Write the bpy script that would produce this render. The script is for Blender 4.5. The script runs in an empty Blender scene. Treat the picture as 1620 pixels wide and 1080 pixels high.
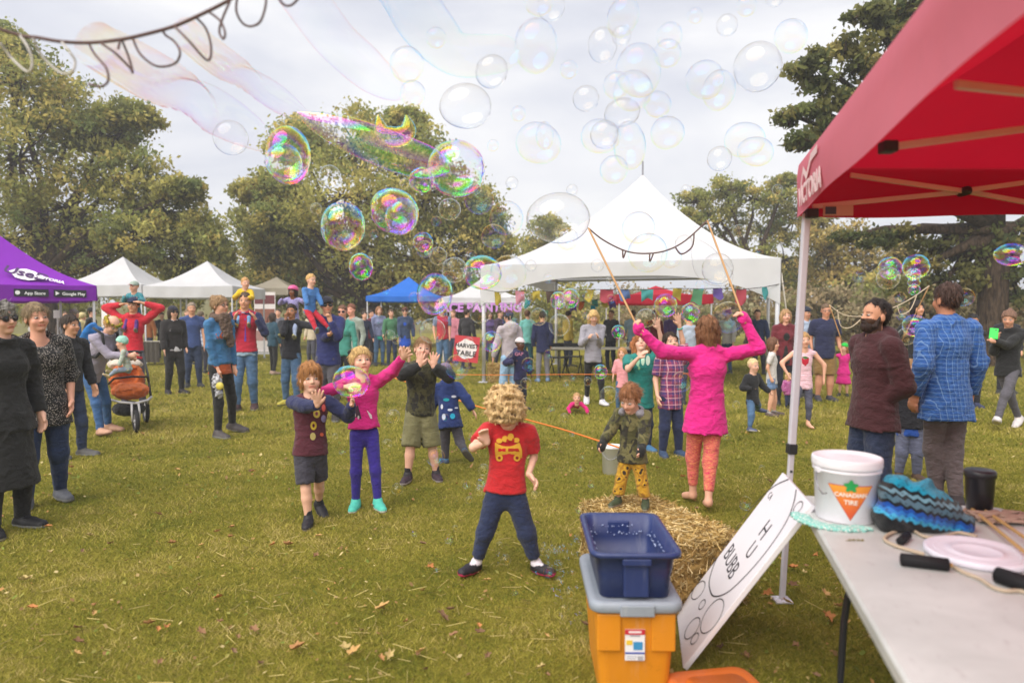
import bpy, math, random
import numpy as np
from mathutils import Vector, Matrix
RND = random.Random(7)
NR = np.random.default_rng(11)
SC = bpy.context.scene
COL = SC.collection
rad = math.radians

# ---------------------------------------------------------------- camera, sky, sun, exposure
F, CX, CY, CAMH, HORIZON = 1080.0, 810.0, 540.0, 1.53, 500.0
PITCH = math.atan((CY - HORIZON) / F)
cam = bpy.data.cameras.new('camera'); camo = bpy.data.objects.new('camera', cam); COL.objects.link(camo)
cam.sensor_width = 36.0; cam.lens = 36.0 * F / 1620.0
camo.location = (0, 0, CAMH); camo.rotation_euler = (math.pi / 2 - PITCH, 0, 0)
cam.clip_end = 3000; cam.clip_start = 0.05
cam.dof.use_dof = True; cam.dof.focus_distance = 6.3; cam.dof.aperture_fstop = 1.7
SC.camera = camo

SUN_EL, SUN_AZ = rad(48), rad(215)      # azimuth clockwise from +Y (north): behind the camera, to the left
world = bpy.data.worlds.new('World'); SC.world = world; world.use_nodes = True
wt = world.node_tree; wt.nodes.clear()
def wn(t): return wt.nodes.new(t)
wo = wn('ShaderNodeOutputWorld'); bg = wn('ShaderNodeBackground'); bg.inputs[1].default_value = 0.1
sky = wn('ShaderNodeTexSky'); sky.sky_type = 'NISHITA'; sky.sun_disc = False
sky.sun_elevation = SUN_EL; sky.sun_rotation = SUN_AZ; sky.air_density = 1.0; sky.dust_density = 2.0
tc = wn('ShaderNodeTexCoord'); mp = wn('ShaderNodeMapping'); mp.inputs['Scale'].default_value = (1.0, 1.0, 3.2)
n1 = wn('ShaderNodeTexNoise'); n1.inputs['Scale'].default_value = 1.5; n1.inputs['Detail'].default_value = 7; n1.inputs['Roughness'].default_value = .52
n1.inputs['Distortion'].default_value = .35
r1 = wn('ShaderNodeValToRGB')
r1.color_ramp.elements[0].position = .36; r1.color_ramp.elements[0].color = (4.1, 4.25, 4.95, 1)
r1.color_ramp.elements[1].position = .64; r1.color_ramp.elements[1].color = (7.0, 6.95, 7.0, 1)
e = r1.color_ramp.elements.new(.5); e.color = (5.4, 5.5, 6.0, 1)
mixc = wn('ShaderNodeMix'); mixc.data_type = 'RGBA'; mixc.inputs[0].default_value = .93
wt.links.new(tc.outputs['Generated'], mp.inputs[0]); wt.links.new(mp.outputs[0], n1.inputs[0]); wt.links.new(n1.outputs[0], r1.inputs[0])
wt.links.new(sky.outputs[0], mixc.inputs[6]); wt.links.new(r1.outputs[0], mixc.inputs[7])
wt.links.new(mixc.outputs[2], bg.inputs[0]); wt.links.new(bg.outputs[0], wo.inputs[0])

sun = bpy.data.lights.new('sun', 'SUN'); suno = bpy.data.objects.new('sun', sun); COL.objects.link(suno)
sun.energy = 3.0; sun.angle = rad(72); sun.color = (1.0, .94, .84)
sd = Vector((math.sin(SUN_AZ) * math.cos(SUN_EL), math.cos(SUN_AZ) * math.cos(SUN_EL), math.sin(SUN_EL)))
suno.rotation_euler = (-sd).to_track_quat('-Z', 'Y').to_euler(); suno.location = (0, 0, 30)
SC.view_settings.view_transform = 'Standard'; SC.view_settings.look = 'None'
SC.view_settings.exposure = 0.64; SC.view_settings.gamma = 1.0
SC.render.engine = 'CYCLES'
cy = SC.cycles
cy.use_denoising = True
cy.max_bounces = 8; cy.diffuse_bounces = 3; cy.glossy_bounces = 3; cy.transmission_bounces = 4; cy.transparent_max_bounces = 40
cy.sample_clamp_indirect = 6; cy.caustics_reflective = False; cy.caustics_refractive = False

# ---------------------------------------------------------------- pixel -> place helpers (a pixel gives a direction; depth from what it touches)
FW = Vector((0, math.cos(PITCH), -math.sin(PITCH))); UP = Vector((0, math.sin(PITCH), math.cos(PITCH)))
CAM = Vector((0, 0, CAMH))
def ray(px, py): return Vector(((px - CX) / F, 0, 0)) + FW + UP * ((CY - py) / F)
def G(px, py, z=0.0):
    d = ray(px, py); t = (z - CAMH) / d.z; return CAM + d * t
def AT(px, py, Y):
    d = ray(px, py); return CAM + d * (Y / d.y)
def proj(p):
    v = Vector(p) - CAM; f = v.dot(FW); return CX + F * v.x / f, CY - F * v.dot(UP) / f

# ---------------------------------------------------------------- object helpers
def lin(h):
    h = h.lstrip('#'); o = []
    for i in (0, 2, 4):
        c = int(h[i:i + 2], 16) / 255; o.append(c / 12.92 if c <= .04045 else ((c + .055) / 1.055) ** 2.4)
    return tuple(o)
def thing(name, label, cat, loc=(0, 0, 0), rz=0.0, group=None):
    o = bpy.data.objects.new(name, None); COL.objects.link(o); o.empty_display_size = .1
    o.location = loc; o.rotation_euler = (0, 0, rz); return tag(o, label, cat, group)
def tag(o, label=None, cat=None, group=None, kind=None):
    if label: o['label'] = label
    if cat: o['category'] = cat
    if group: o['group'] = group
    if kind: o['kind'] = kind
    return o
def meshobj(name, me, mat=None, parent=None):
    o = bpy.data.objects.new(name, me); COL.objects.link(o)
    if mat is not None and not me.materials: me.materials.append(mat)
    if parent is not None: o.parent = parent
    return o
def np_mesh(name, V, Q, smooth=True, col=None):
    """V (n,3) array, Q (m,3|4) int array"""
    me = bpy.data.meshes.new(name); V = np.asarray(V, np.float32); Q = np.asarray(Q, np.int32)
    n, m, k = len(V), len(Q), Q.shape[1]
    me.vertices.add(n); me.vertices.foreach_set('co', V.ravel())
    me.loops.add(m * k); me.loops.foreach_set('vertex_index', Q.ravel())
    me.polygons.add(m); me.polygons.foreach_set('loop_start', np.arange(0, m * k, k, dtype=np.int32))
    me.polygons.foreach_set('loop_total', np.full(m, k, np.int32))
    if smooth: me.polygons.foreach_set('use_smooth', np.ones(m, bool))
    me.update(calc_edges=True)
    if col is not None:
        a = me.color_attributes.new('Col', 'FLOAT_COLOR', 'POINT')
        c = np.ones((n, 4), np.float32); c[:, :3] = col; a.data.foreach_set('color', c.ravel())
    return me
class MB:
    """collects simple shapes into one mesh"""
    def __init__(s): s.v = []; s.f = []
    def add(s, v, f):
        b = len(s.v); s.v += [tuple(p) for p in v]; s.f += [tuple(i + b for i in q) for q in f]; return s
    def box(s, c, d, R=None):
        c = Vector(c); v = []
        for z in (-1, 1):
            for y in (-1, 1):
                for x in (-1, 1):
                    p = Vector((x * d[0] / 2, y * d[1] / 2, z * d[2] / 2)); v.append(c + (R @ p if R else p))
        return s.add(v, [(0, 2, 3, 1), (4, 5, 7, 6), (0, 1, 5, 4), (2, 6, 7, 3), (0, 4, 6, 2), (1, 3, 7, 5)])
    def tube(s, pts, r, n=8, cap=True, closed=False):
        pts = [Vector(p) for p in pts]; m = len(pts); rs = r if isinstance(r, (list, tuple)) else [r] * m
        v = []; up = None
        for i, p in enumerate(pts):
            t = (pts[min(i + 1, m - 1)] - pts[max(i - 1, 0)]) if not closed else (pts[(i + 1) % m] - pts[i - 1])
            t = t.normalized() if t.length > 1e-9 else Vector((0, 0, 1))
            if up is None: up = Vector((0, 0, 1)) if abs(t.z) < .9 else Vector((1, 0, 0))
            a = up - t * up.dot(t); a = a.normalized() if a.length > 1e-6 else t.orthogonal().normalized(); up = a; b = t.cross(a)
            for k in range(n):
                w = 2 * math.pi * k / n; v.append(p + (a * math.cos(w) + b * math.sin(w)) * rs[i])
        f = []
        for i in range(m if closed else m - 1):
            for k in range(n):
                f.append((i * n + k, i * n + (k + 1) % n, ((i + 1) % m) * n + (k + 1) % n, ((i + 1) % m) * n + k))
        if cap and not closed: f += [tuple(range(n - 1, -1, -1)), tuple(range((m - 1) * n, m * n))]
        return s.add(v, f)
    def lathe(s, prof, n=32, c=(0, 0, 0)):
        v = []; f = []; c = Vector(c)
        for (r, z) in prof:
            for k in range(n):
                w = 2 * math.pi * k / n; v.append(c + Vector((r * math.cos(w), r * math.sin(w), z)))
        for i in range(len(prof) - 1):
            for k in range(n): f.append((i * n + k, i * n + (k + 1) % n, (i + 1) * n + (k + 1) % n, (i + 1) * n + k))
        return s.add(v, f)
    def grid(s, fn, nu, nv):
        v = [fn(i / nu, j / nv) for j in range(nv + 1) for i in range(nu + 1)]; w = nu + 1
        return s.add(v, [(j * w + i, j * w + i + 1, (j + 1) * w + i + 1, (j + 1) * w + i) for j in range(nv) for i in range(nu)])
    def mesh(s, name, smooth=False):
        me = bpy.data.meshes.new(name); me.from_pydata(s.v, [], s.f); me.update()
        if smooth: me.polygons.foreach_set('use_smooth', np.ones(len(me.polygons), bool))
        return me
    def build(s, name, mat, parent=None, smooth=False, bevel=0, solid=0):
        o = meshobj(name, s.mesh(name, smooth), mat, parent)
        if solid: m = o.modifiers.new('s', 'SOLIDIFY'); m.thickness = solid; m.offset = 0
        if bevel: m = o.modifiers.new('b', 'BEVEL'); m.width = bevel; m.segments = 2; m.limit_method = 'ANGLE'
        return o
def text_mesh(name, txt, size, mat, parent=None, mtx=None, depth=.001, bold=0, align='CENTER', shear=0):
    cu = bpy.data.curves.new(name, 'FONT'); cu.body = txt; cu.size = size; cu.align_x = align; cu.align_y = 'CENTER'; cu.extrude = depth; cu.offset = bold; cu.shear = shear
    cu.resolution_u = 3
    to = bpy.data.objects.new('tmp', cu); COL.objects.link(to); dg = bpy.context.evaluated_depsgraph_get()
    me = bpy.data.meshes.new_from_object(to.evaluated_get(dg)); bpy.data.objects.remove(to); me.name = name
    me.materials.clear(); o = meshobj(name, me, mat, parent)
    if mtx is not None: o.matrix_local = mtx
    return o
def frame(o, x, y):
    """matrix with origin o, x axis along x, y axis near y"""
    x = Vector(x).normalized(); y = Vector(y); y = (y - x * y.dot(x)).normalized(); z = x.cross(y)
    M = Matrix((x, y, z)).transposed().to_4x4(); M.translation = Vector(o); return M

# ---------------------------------------------------------------- materials
_M = {}
class NT:
    def __init__(s, name):
        s.m = bpy.data.materials.new(name); s.m.use_nodes = True; s.t = s.m.node_tree
        s.p = s.t.nodes['Principled BSDF']; s.out = s.t.nodes['Material Output']
    def n(s, t, **k):
        x = s.t.nodes.new(t)
        for a, b in k.items():
            if a.startswith('i_'): x.inputs[a[2:].replace('_', ' ')].default_value = b
            else: setattr(x, a, b)
        return x
    def l(s, a, b): s.t.links.new(a, b)
    def noise(s, scale, detail=3, vec=None, rough=.5, dist=0):
        x = s.n('ShaderNodeTexNoise', i_Scale=scale, i_Detail=detail, i_Roughness=rough, i_Distortion=dist)
        if vec is not None: s.l(vec, x.inputs['Vector'])
        return x.outputs['Fac']
    def obj(s, scale=None):
        t = s.n('ShaderNodeTexCoord').outputs['Object']
        if scale:
            m = s.n('ShaderNodeMapping', i_Scale=scale); s.l(t, m.inputs[0]); t = m.outputs[0]
        return t
    def ramp(s, fac, stops, interp='LINEAR'):
        r = s.n('ShaderNodeValToRGB'); cr = r.color_ramp; cr.interpolation = interp
        while len(cr.elements) < len(stops): cr.elements.new(.5)
        for e, (p, c) in zip(cr.elements, stops): e.position = p; e.color = (*c, 1)
        s.l(fac, r.inputs[0]); return r.outputs[0]
    def mix(s, f, a, b, mode='MIX'):
        x = s.n('ShaderNodeMix', data_type='RGBA', blend_type=mode)
        for i, v in ((0, f), (6, a), (7, b)):
            if isinstance(v, (int, float)): x.inputs[i].default_value = v
            elif isinstance(v, tuple): x.inputs[i].default_value = (*v, 1)
            else: s.l(v, x.inputs[i])
        return x.outputs[2]
    def math(s, op, a, b=0.0, c=None):
        x = s.n('ShaderNodeMath', operation=op)
        for i, v in enumerate((a, b) if c is None else (a, b, c)):
            if isinstance(v, (int, float)): x.inputs[i].default_value = v
            else: s.l(v, x.inputs[i])
        return x.outputs[0]
    def bump(s, h, strength=.3, dist=.01):
        b = s.n('ShaderNodeBump', i_Strength=strength, i_Distance=dist); s.l(h, b.inputs['Height']); s.l(b.outputs[0], s.p.inputs['Normal'])
    def base(s, c):
        if isinstance(c, tuple): s.p.inputs['Base Color'].default_value = (*c, 1)
        else: s.l(c, s.p.inputs['Base Color'])
    def set(s, rough=.6, spec=.5, metal=0, sheen=0):
        s.p.inputs['Roughness'].default_value = rough; s.p.inputs['Specular IOR Level'].default_value = spec
        s.p.inputs['Metallic'].default_value = metal; s.p.inputs['Sheen Weight'].default_value = sheen
def sc3(c, k): return tuple(min(1, x * k) for x in c)
def paint(hexc, rough=.5, spec=.5, var=.12, metal=0, bump=0, bscale=60):
    key = ('paint', hexc, rough, spec, var, metal, bump)
    if key in _M: return _M[key]
    t = NT('paint'); c = lin(hexc); f = t.noise(7, 4, t.obj())
    t.base(t.mix(f, sc3(c, 1 - var), sc3(c, 1 + var))); t.set(rough, spec, metal)
    if bump: t.bump(t.noise(bscale, 3, t.obj()), bump, .004)
    _M[key] = t.m; return t.m
def cloth(spec):
    """spec: '#hex' plain | ('denim','#hex') | ('plaid',bg,c1,c2,scale) | ('camo',..3) | ('speck',bg,fg) | ('stripe',a,b,scale) | ('melange',a,b) | ('jacquard',bg,a,b)"""
    if isinstance(spec, str): spec = ('plain', spec)
    if spec in _M: return _M[spec]
    t = NT('fabric_' + spec[0]); k = spec[0]; cs = [lin(x) if isinstance(x, str) and x.startswith('#') else x for x in spec[1:]]
    cs = [tuple(max(v, .02) for v in x) if isinstance(x, tuple) else x for x in cs]
    o = t.obj(); t.set(.85, .2, 0, .12); t.p.inputs['Sheen Roughness'].default_value = .6
    big = t.noise(5, 5, o, .6)
    if k == 'plain': c = t.mix(big, sc3(cs[0], .8), sc3(cs[0], 1.18))
    elif k == 'denim':
        f = t.noise(9, 6, o, .65); f2 = t.noise(260, 1, t.obj((1, 1, .25)))
        c = t.ramp(f, [(.3, sc3(cs[0], .72)), (.55, cs[0]), (.75, tuple(x * 1.2 + .03 for x in cs[0]))])
        c = t.mix(t.math('MULTIPLY', f2, .35), c, sc3(cs[0], 1.7))
    elif k == 'plaid':
        sx = t.n('ShaderNodeSeparateXYZ'); t.l(o, sx.inputs[0]); S = cs[3]
        ax = t.math('ADD', sx.outputs[0], t.math('MULTIPLY', sx.outputs[1], .6))
        def bars(v, s, off, wd):
            return t.math('LESS_THAN', t.math('FRACT', t.math('ADD', t.math('MULTIPLY', v, s), off)), wd)
        c = t.mix(t.math('MULTIPLY', bars(ax, S, .1, .3), .55), cs[0], cs[1]); c = t.mix(t.math('MULTIPLY', bars(sx.outputs[2], S, .3, .3), .55), c, cs[1])
        c = t.mix(t.math('MULTIPLY', bars(ax, S, .7, .12), .75), c, cs[2]); c = t.mix(t.math('MULTIPLY', bars(sx.outputs[2], S, .9, .12), .75), c, cs[2])
    elif k == 'camo':
        f = t.noise(11, 2, o, .5, .6); f2 = t.noise(16, 2, t.obj((1.3, 1, .8)), .5, .8)
        c = t.ramp(f, [(0, cs[0]), (.44, cs[1]), (.56, cs[0])], 'CONSTANT'); c = t.mix(t.math('GREATER_THAN', f2, .56), c, cs[2])
    elif k == 'speck':
        v = t.n('ShaderNodeTexVoronoi', i_Scale=95.0); t.l(o, v.inputs['Vector']); c = t.mix(t.math('LESS_THAN', v.outputs['Distance'], .34), cs[0], cs[1])
    elif k == 'stripe':
        sx = t.n('ShaderNodeSeparateXYZ'); t.l(o, sx.inputs[0])
        c = t.mix(t.math('LESS_THAN', t.math('FRACT', t.math('MULTIPLY', sx.outputs[2], cs[2])), .5), cs[0], cs[1])
    elif k == 'melange':
        f = t.noise(30, 4, t.obj((1, 1, 4.5)), .6); c = t.ramp(f, [(.40, cs[0]), (.47, cs[1]), (.53, cs[0]), (.62, sc3(cs[1], 1.2))])
    elif k == 'jacquard':
        v = t.n('ShaderNodeTexVoronoi', i_Scale=26.0, feature='SMOOTH_F1'); t.l(o, v.inputs['Vector'])
        c = t.ramp(v.outputs['Distance'], [(0, cs[1]), (.22, cs[0]), (.36, cs[2]), (.46, cs[0])], 'CONSTANT')
    c = t.mix(.35, c, t.mix(big, (.55, .55, .55), (1, 1, 1)), 'MULTIPLY')
    t.base(c)
    a = t.noise(14, 4, t.obj((1, 1, 1.6)), .55, .4); b = t.noise(380, 1, o)
    t.bump(t.math('ADD', a, t.math('MULTIPLY', b, .05)), .7, .03)
    _M[spec] = t.m; return t.m
def attr_mat(name, rough=.6, spec=.4, sss=0, trans=0, bump=0, var=.0, up=0):
    if name in _M: return _M[name]
    t = NT(name); a = t.n('ShaderNodeAttribute', attribute_name='Col').outputs['Color']
    if var: a = t.mix(1.0, a, t.mix(t.noise(22, 4, t.obj()), (1 - var,) * 3, (1 + var,) * 3), 'MULTIPLY')
    t.base(a); t.set(rough, spec)
    if sss:
        t.p.inputs['Subsurface Weight'].default_value = sss; t.p.inputs['Subsurface Radius'].default_value = (.012, .005, .003); t.p.inputs['Subsurface Scale'].default_value = 1
    if bump: t.bump(t.noise(120, 3, t.obj()), bump, .002)
    if up:   # grass: blades shade like the turf they stand in
        nv = t.n('ShaderNodeVectorMath', operation='ADD'); ge = t.n('ShaderNodeNewGeometry'); t.l(ge.outputs['Normal'], nv.inputs[0]); nv.inputs[1].default_value = (0, 0, up); nn = t.n('ShaderNodeVectorMath', operation='NORMALIZE'); t.l(nv.outputs[0], nn.inputs[0]); t.l(nn.outputs[0], t.p.inputs['Normal'])
    if trans:
        tr = t.n('ShaderNodeBsdfTranslucent'); t.l(a, tr.inputs[0]); mx = t.n('ShaderNodeMixShader', i_Fac=trans)
        t.l(t.p.outputs[0], mx.inputs[1]); t.l(tr.outputs[0], mx.inputs[2]); t.l(mx.outputs[0], t.out.inputs[0])
    _M[name] = t.m; return t.m
SKIN = attr_mat('skin', .5, .35, 0.0, 0, .12, .10)
SHOE = attr_mat('shoe_leather', .6, .4, 0, 0, .2, .12)
def hairmat(hexc, light=1.6):
    key = ('hair', hexc)
    if key in _M: return _M[key]
    t = NT('hair'); c = lin(hexc); o = t.obj((90, 90, 9)); f = t.noise(1.0, 4, o, .6, 1.2)
    t.base(t.ramp(f, [(.3, sc3(c, .5)), (.5, c), (.72, sc3(c, light))])); t.set(.5, .4); t.bump(f, .9, .012)
    _M[key] = t.m; return t.m
def fabric2(hexc, trans=.35, rough=.8, fold=1.0):
    """tent cloth: lit from both sides"""
    key = ('tent', hexc, trans, fold)
    if key in _M: return _M[key]
    t = NT('tent_fabric'); c = lin(hexc); f = t.noise(2.2, 5, t.obj())
    col = t.mix(f, sc3(c, .86), sc3(c, 1.1)); t.base(col); t.set(rough, .3)
    h = t.noise(1.6, 4, t.obj((1, 1, .5)), .5, .6); t.bump(h, .5 * fold, .06)
    tr = t.n('ShaderNodeBsdfTranslucent'); t.l(col, tr.inputs[0]); mx = t.n('ShaderNodeMixShader', i_Fac=trans)
    t.l(t.p.outputs[0], mx.inputs[1]); t.l(tr.outputs[0], mx.inputs[2]); t.l(mx.outputs[0], t.out.inputs[0])
    _M[key] = t.m; return t.m
# ---------------------------------------------------------------- signed-distance bodies -> one continuous surface (surface nets)
def smin(a, b, k):
    h = np.clip(.5 + .5 * (b - a) / k, 0, 1); return b * (1 - h) + a * h - k * h * (1 - h)
class SDF:
    def __init__(s, vox=.01, k=.02): s.P = []; s.vox = vox; s.k = k; s.fine = []; s.post = []; s.M = None
    def _t(s, p):
        p = Vector(p); return np.array(s.M @ p if s.M is not None else p, np.float32)
    def _d(s, p):
        p = Vector(p); return np.array(s.M.to_3x3() @ p if s.M is not None else p, np.float32)
    def cone(s, a, b, ra, rb=None, k=None, sq=None, capa=False, capb=False, op='u'):
        s.P.append(('c', s._t(a), s._t(b), ra, ra if rb is None else rb, s.k if k is None else k, None if sq is None else (s._d(sq[0]), sq[1]), capa, capb, op)); return s
    def ell(s, c, r, k=None, R=None, op='u'):
        R3 = np.array(R, np.float32).T if R is not None else np.eye(3, dtype=np.float32)
        if s.M is not None: R3 = R3 @ np.array(s.M.to_3x3(), np.float32).T
        s.P.append(('e', s._t(c), np.array(r, np.float32), R3, s.k if k is None else k, op)); return s
    def plane(s, p, n, jit=None):            # keep the side the normal points away from
        s.post.append((s._t(p), s._d(n), jit)); return s
    def bounds(s):
        lo = np.full(3, 1e9); hi = -lo
        for q in s.P:
            if q[-1] != 'u': continue
            if q[0] == 'c':
                r = max(q[3], q[4]) * (1.0 if q[6] is None else max(1, q[6][1])); a = np.minimum(q[1], q[2]) - r; b = np.maximum(q[1], q[2]) + r
            else:
                r = q[2].max(); a = q[1] - r; b = q[1] + r
            lo = np.minimum(lo, a); hi = np.maximum(hi, b)
        m = s.vox * 2.5 + .012; return lo - m, hi + m
    def axes(s):
        lo, hi = s.bounds(); out = []
        for ax in range(3):
            x = lo[ax]; xs = [x]
            iv = [(c[ax] - r[ax], c[ax] + r[ax], v) for c, r, v in s.fine]
            while x < hi[ax]:
                st = s.vox
                for a, b, v in iv:
                    if a - .5 * st <= x <= b: st = min(st, v)
                x += st; xs.append(x)
            out.append(np.array(xs, np.float32))
        return out
    def field(s, disp=None):
        xs, ys, zs = s.axes(); D = np.full((len(xs), len(ys), len(zs)), .2, np.float32); mg = .07
        for q in s.P:
            if q[0] == 'c':
                r = max(q[3], q[4]) * (1.0 if q[6] is None else max(1, q[6][1])); a = np.minimum(q[1], q[2]) - r - mg; b = np.maximum(q[1], q[2]) + r + mg
            else:
                r = q[2].max(); a = q[1] - r - mg; b = q[1] + r + mg
            i0, i1 = np.searchsorted(xs, a[0]), np.searchsorted(xs, b[0]); j0, j1 = np.searchsorted(ys, a[1]), np.searchsorted(ys, b[1]); k0, k1 = np.searchsorted(zs, a[2]), np.searchsorted(zs, b[2])
            if i1 <= i0 or j1 <= j0 or k1 <= k0: continue
            X = xs[i0:i1, None, None]; Y = ys[None, j0:j1, None]; Z = zs[None, None, k0:k1]
            if q[0] == 'c':
                _, A, B, ra, rb, k, sq, ca, cb, op = q
                px, py, pz = X - A[0], Y - A[1], Z - A[2]; ba = B - A; L2 = float(ba @ ba) + 1e-12
                tt = (px * ba[0] + py * ba[1] + pz * ba[2]) / L2; t = np.clip(tt, 0, 1)
                dx, dy, dz = px - t * ba[0], py - t * ba[1], pz - t * ba[2]
                d2 = dx * dx + dy * dy + dz * dz
                if sq is not None:
                    n, fct = sq; dn = dx * n[0] + dy * n[1] + dz * n[2]; d2 = d2 + dn * dn * (1 / fct ** 2 - 1)
                d = np.sqrt(d2) - (ra + (rb - ra) * t)
                L = math.sqrt(L2)
                if ca: d = np.maximum(d, -tt * L)
                if cb: d = np.maximum(d, (tt - 1) * L)
            else:
                _, C, R, R3, k, op = q
                px, py, pz = X - C[0], Y - C[1], Z - C[2]
                l = [px * R3[i, 0] + py * R3[i, 1] + pz * R3[i, 2] for i in range(3)]
                k0_ = np.sqrt((l[0] / R[0]) ** 2 + (l[1] / R[1]) ** 2 + (l[2] / R[2]) ** 2)
                d = (k0_ - 1) * (float(R.min()) * .6 + float(R.mean()) * .4)
            sl = D[i0:i1, j0:j1, k0:k1]
            if op == 'u': D[i0:i1, j0:j1, k0:k1] = smin(sl, d, k)
            else: D[i0:i1, j0:j1, k0:k1] = -smin(-sl, d, k)
        X = xs[:, None, None]; Y = ys[None, :, None]; Z = zs[None, None, :]
        if disp is not None: D = D + disp(X, Y, Z)
        for p, n, jit in s.post:
            q = (X - p[0]) * n[0] + (Y - p[1]) * n[1] + (Z - p[2]) * n[2]; D = np.maximum(D, q if jit is None else q + jit(X, Y, Z))
        return D.astype(np.float32), xs, ys, zs
    def mesh(s, name, disp=None, colf=None, relax=0):
        D, xs, ys, zs = s.field(disp); V, Q = snets(D, xs, ys, zs)
        return np_mesh(name, V, Q, True, None if colf is None else colf(V))
def snets(D, xs, ys, zs):
    S = D < 0
    c = np.zeros(tuple(n - 1 for n in D.shape), np.uint8)
    for i in (0, 1):
        for j in (0, 1):
            for k in (0, 1): c += S[i:S.shape[0] - 1 + i, j:S.shape[1] - 1 + j, k:S.shape[2] - 1 + k]
    act = (c > 0) & (c < 8); I, J, K = np.nonzero(act); n = len(I)
    idx = np.full(act.shape, -1, np.int32); idx[I, J, K] = np.arange(n)
    P = np.zeros((n, 3), np.float32); W = np.zeros(n, np.float32)
    for ax in range(3):
        o1, o2 = [a for a in range(3) if a != ax]
        for u in (0, 1):
            for v in (0, 1):
                a = [I.copy(), J.copy(), K.copy()]; a[o1] = a[o1] + u; a[o2] = a[o2] + v
                b = [x.copy() for x in a]; b[ax] = b[ax] + 1
                da = D[a[0], a[1], a[2]]; db = D[b[0], b[1], b[2]]; cr = (da < 0) != (db < 0)
                t = np.where(cr, da / np.where(cr, da - db, 1), 0)
                ga = (xs, ys, zs); pt = [ga[q][a[q]] for q in range(3)]; pt[ax] = pt[ax] + t * (ga[ax][b[ax]] - ga[ax][a[ax]])
                for q in range(3): P[:, q] += np.where(cr, pt[q], 0)
                W += cr
    P /= np.maximum(W, 1)[:, None]
    Qs = []
    for ax in range(3):
        o1, o2 = (ax + 1) % 3, (ax + 2) % 3
        sl0 = [slice(None)] * 3; sl1 = [slice(None)] * 3; sl0[ax] = slice(0, -1); sl1[ax] = slice(1, None)
        s0 = S[tuple(sl0)]; s1 = S[tuple(sl1)]; e = np.array(np.nonzero(s0 != s1))
        ok = (e[o1] > 0) & (e[o2] > 0) & (e[o1] < D.shape[o1] - 1) & (e[o2] < D.shape[o2] - 1); e = e[:, ok]
        def cell(d1, d2):
            q = e.copy(); q[o1] -= d1; q[o2] -= d2; return idx[q[0], q[1], q[2]]
        q = np.stack([cell(1, 1), cell(0, 1), cell(0, 0), cell(1, 0)], 1); ins = s0[tuple(e)]
        q[~ins] = q[~ins][:, ::-1]; Qs.append(q)
    Q = np.concatenate(Qs) if Qs else np.zeros((0, 4), np.int32); Q = Q[(Q >= 0).all(1)]
    return P, Q
def waves(seed, lam=(.05, .16), n=7, amp=.004, stretch=(1, 1, 1.5)):
    r = np.random.default_rng(seed); ks = []
    for i in range(n):
        d = r.normal(size=3) * np.array(stretch); d /= np.linalg.norm(d); ks.append((d * 2 * np.pi / r.uniform(*lam), r.uniform(0, 6.28)))
    def f(X, Y, Z):
        o = 0
        for kv, ph in ks: o = o + np.sin(kv[0] * X + kv[1] * Y + kv[2] * Z + ph)
        return (o * (amp / math.sqrt(n / 2))).astype(np.float32)
    return f

def folds(seed, amp=.006, lam=(.10, .26), n=5):
    r = np.random.default_rng(seed); ks = []
    for i in range(n):
        d = r.normal(size=3) * np.array((1, 1, 1.0)); d /= np.linalg.norm(d); w = r.normal(size=3); w /= np.linalg.norm(w); ks.append((d * np.pi / r.uniform(*lam), w * 2 * np.pi / r.uniform(.12, .3), r.uniform(0, 6.28), r.uniform(0, 6.28)))
    def f(X, Y, Z):
        o = 0
        for k, w, a, b in ks: o = o + (1 - np.abs(np.sin(k[0] * X + k[1] * Y + k[2] * Z + a + .9 * np.sin(w[0] * X + w[1] * Y + w[2] * Z + b)))) ** 3 - .21
        return (-o * amp).astype(np.float32)
    return f
# ---------------------------------------------------------------- people
def ik(a, b, l1, l2, pole):
    a, b, pole = Vector(a), Vector(b), Vector(pole); d = b - a; L = d.length
    if L > (l1 + l2) * .995: b = a + d * ((l1 + l2) * .995 / L); d = b - a; L = d.length
    L = max(L, abs(l1 - l2) + 1e-4); x = (l1 * l1 - l2 * l2 + L * L) / (2 * L); h = math.sqrt(max(l1 * l1 - x * x, 0))
    u = d.normalized(); p = pole - u * pole.dot(u); p = p.normalized() if p.length > 1e-6 else u.orthogonal().normalized()
    return a + u * x + p * h, b
_eye = None
def eye_mesh(iris):
    key = ('eye', iris)
    if key in _M: return _M[key]
    t = NT('eye'); sx = t.n('ShaderNodeSeparateXYZ'); t.l(t.obj(), sx.inputs[0])
    r = t.math('SQRT', t.math('ADD', t.math('POWER', sx.outputs[0], 2.0), t.math('POWER', sx.outputs[2], 2.0)))
    t.base(t.ramp(r, [(0, (.005, .005, .005)), (.22, lin(iris)), (.55, (.42, .39, .37))], 'CONSTANT')); t.set(.15, .5)
    m = MB(); pr = [(math.sin(math.pi * i / 8), -math.cos(math.pi * i / 8)) for i in range(9)]
    m.lathe([(max(a, 1e-4), b) for a, b in pr], 12); me = m.mesh('eye', True); me.materials.append(t.m); _M[key] = me; return me
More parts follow.
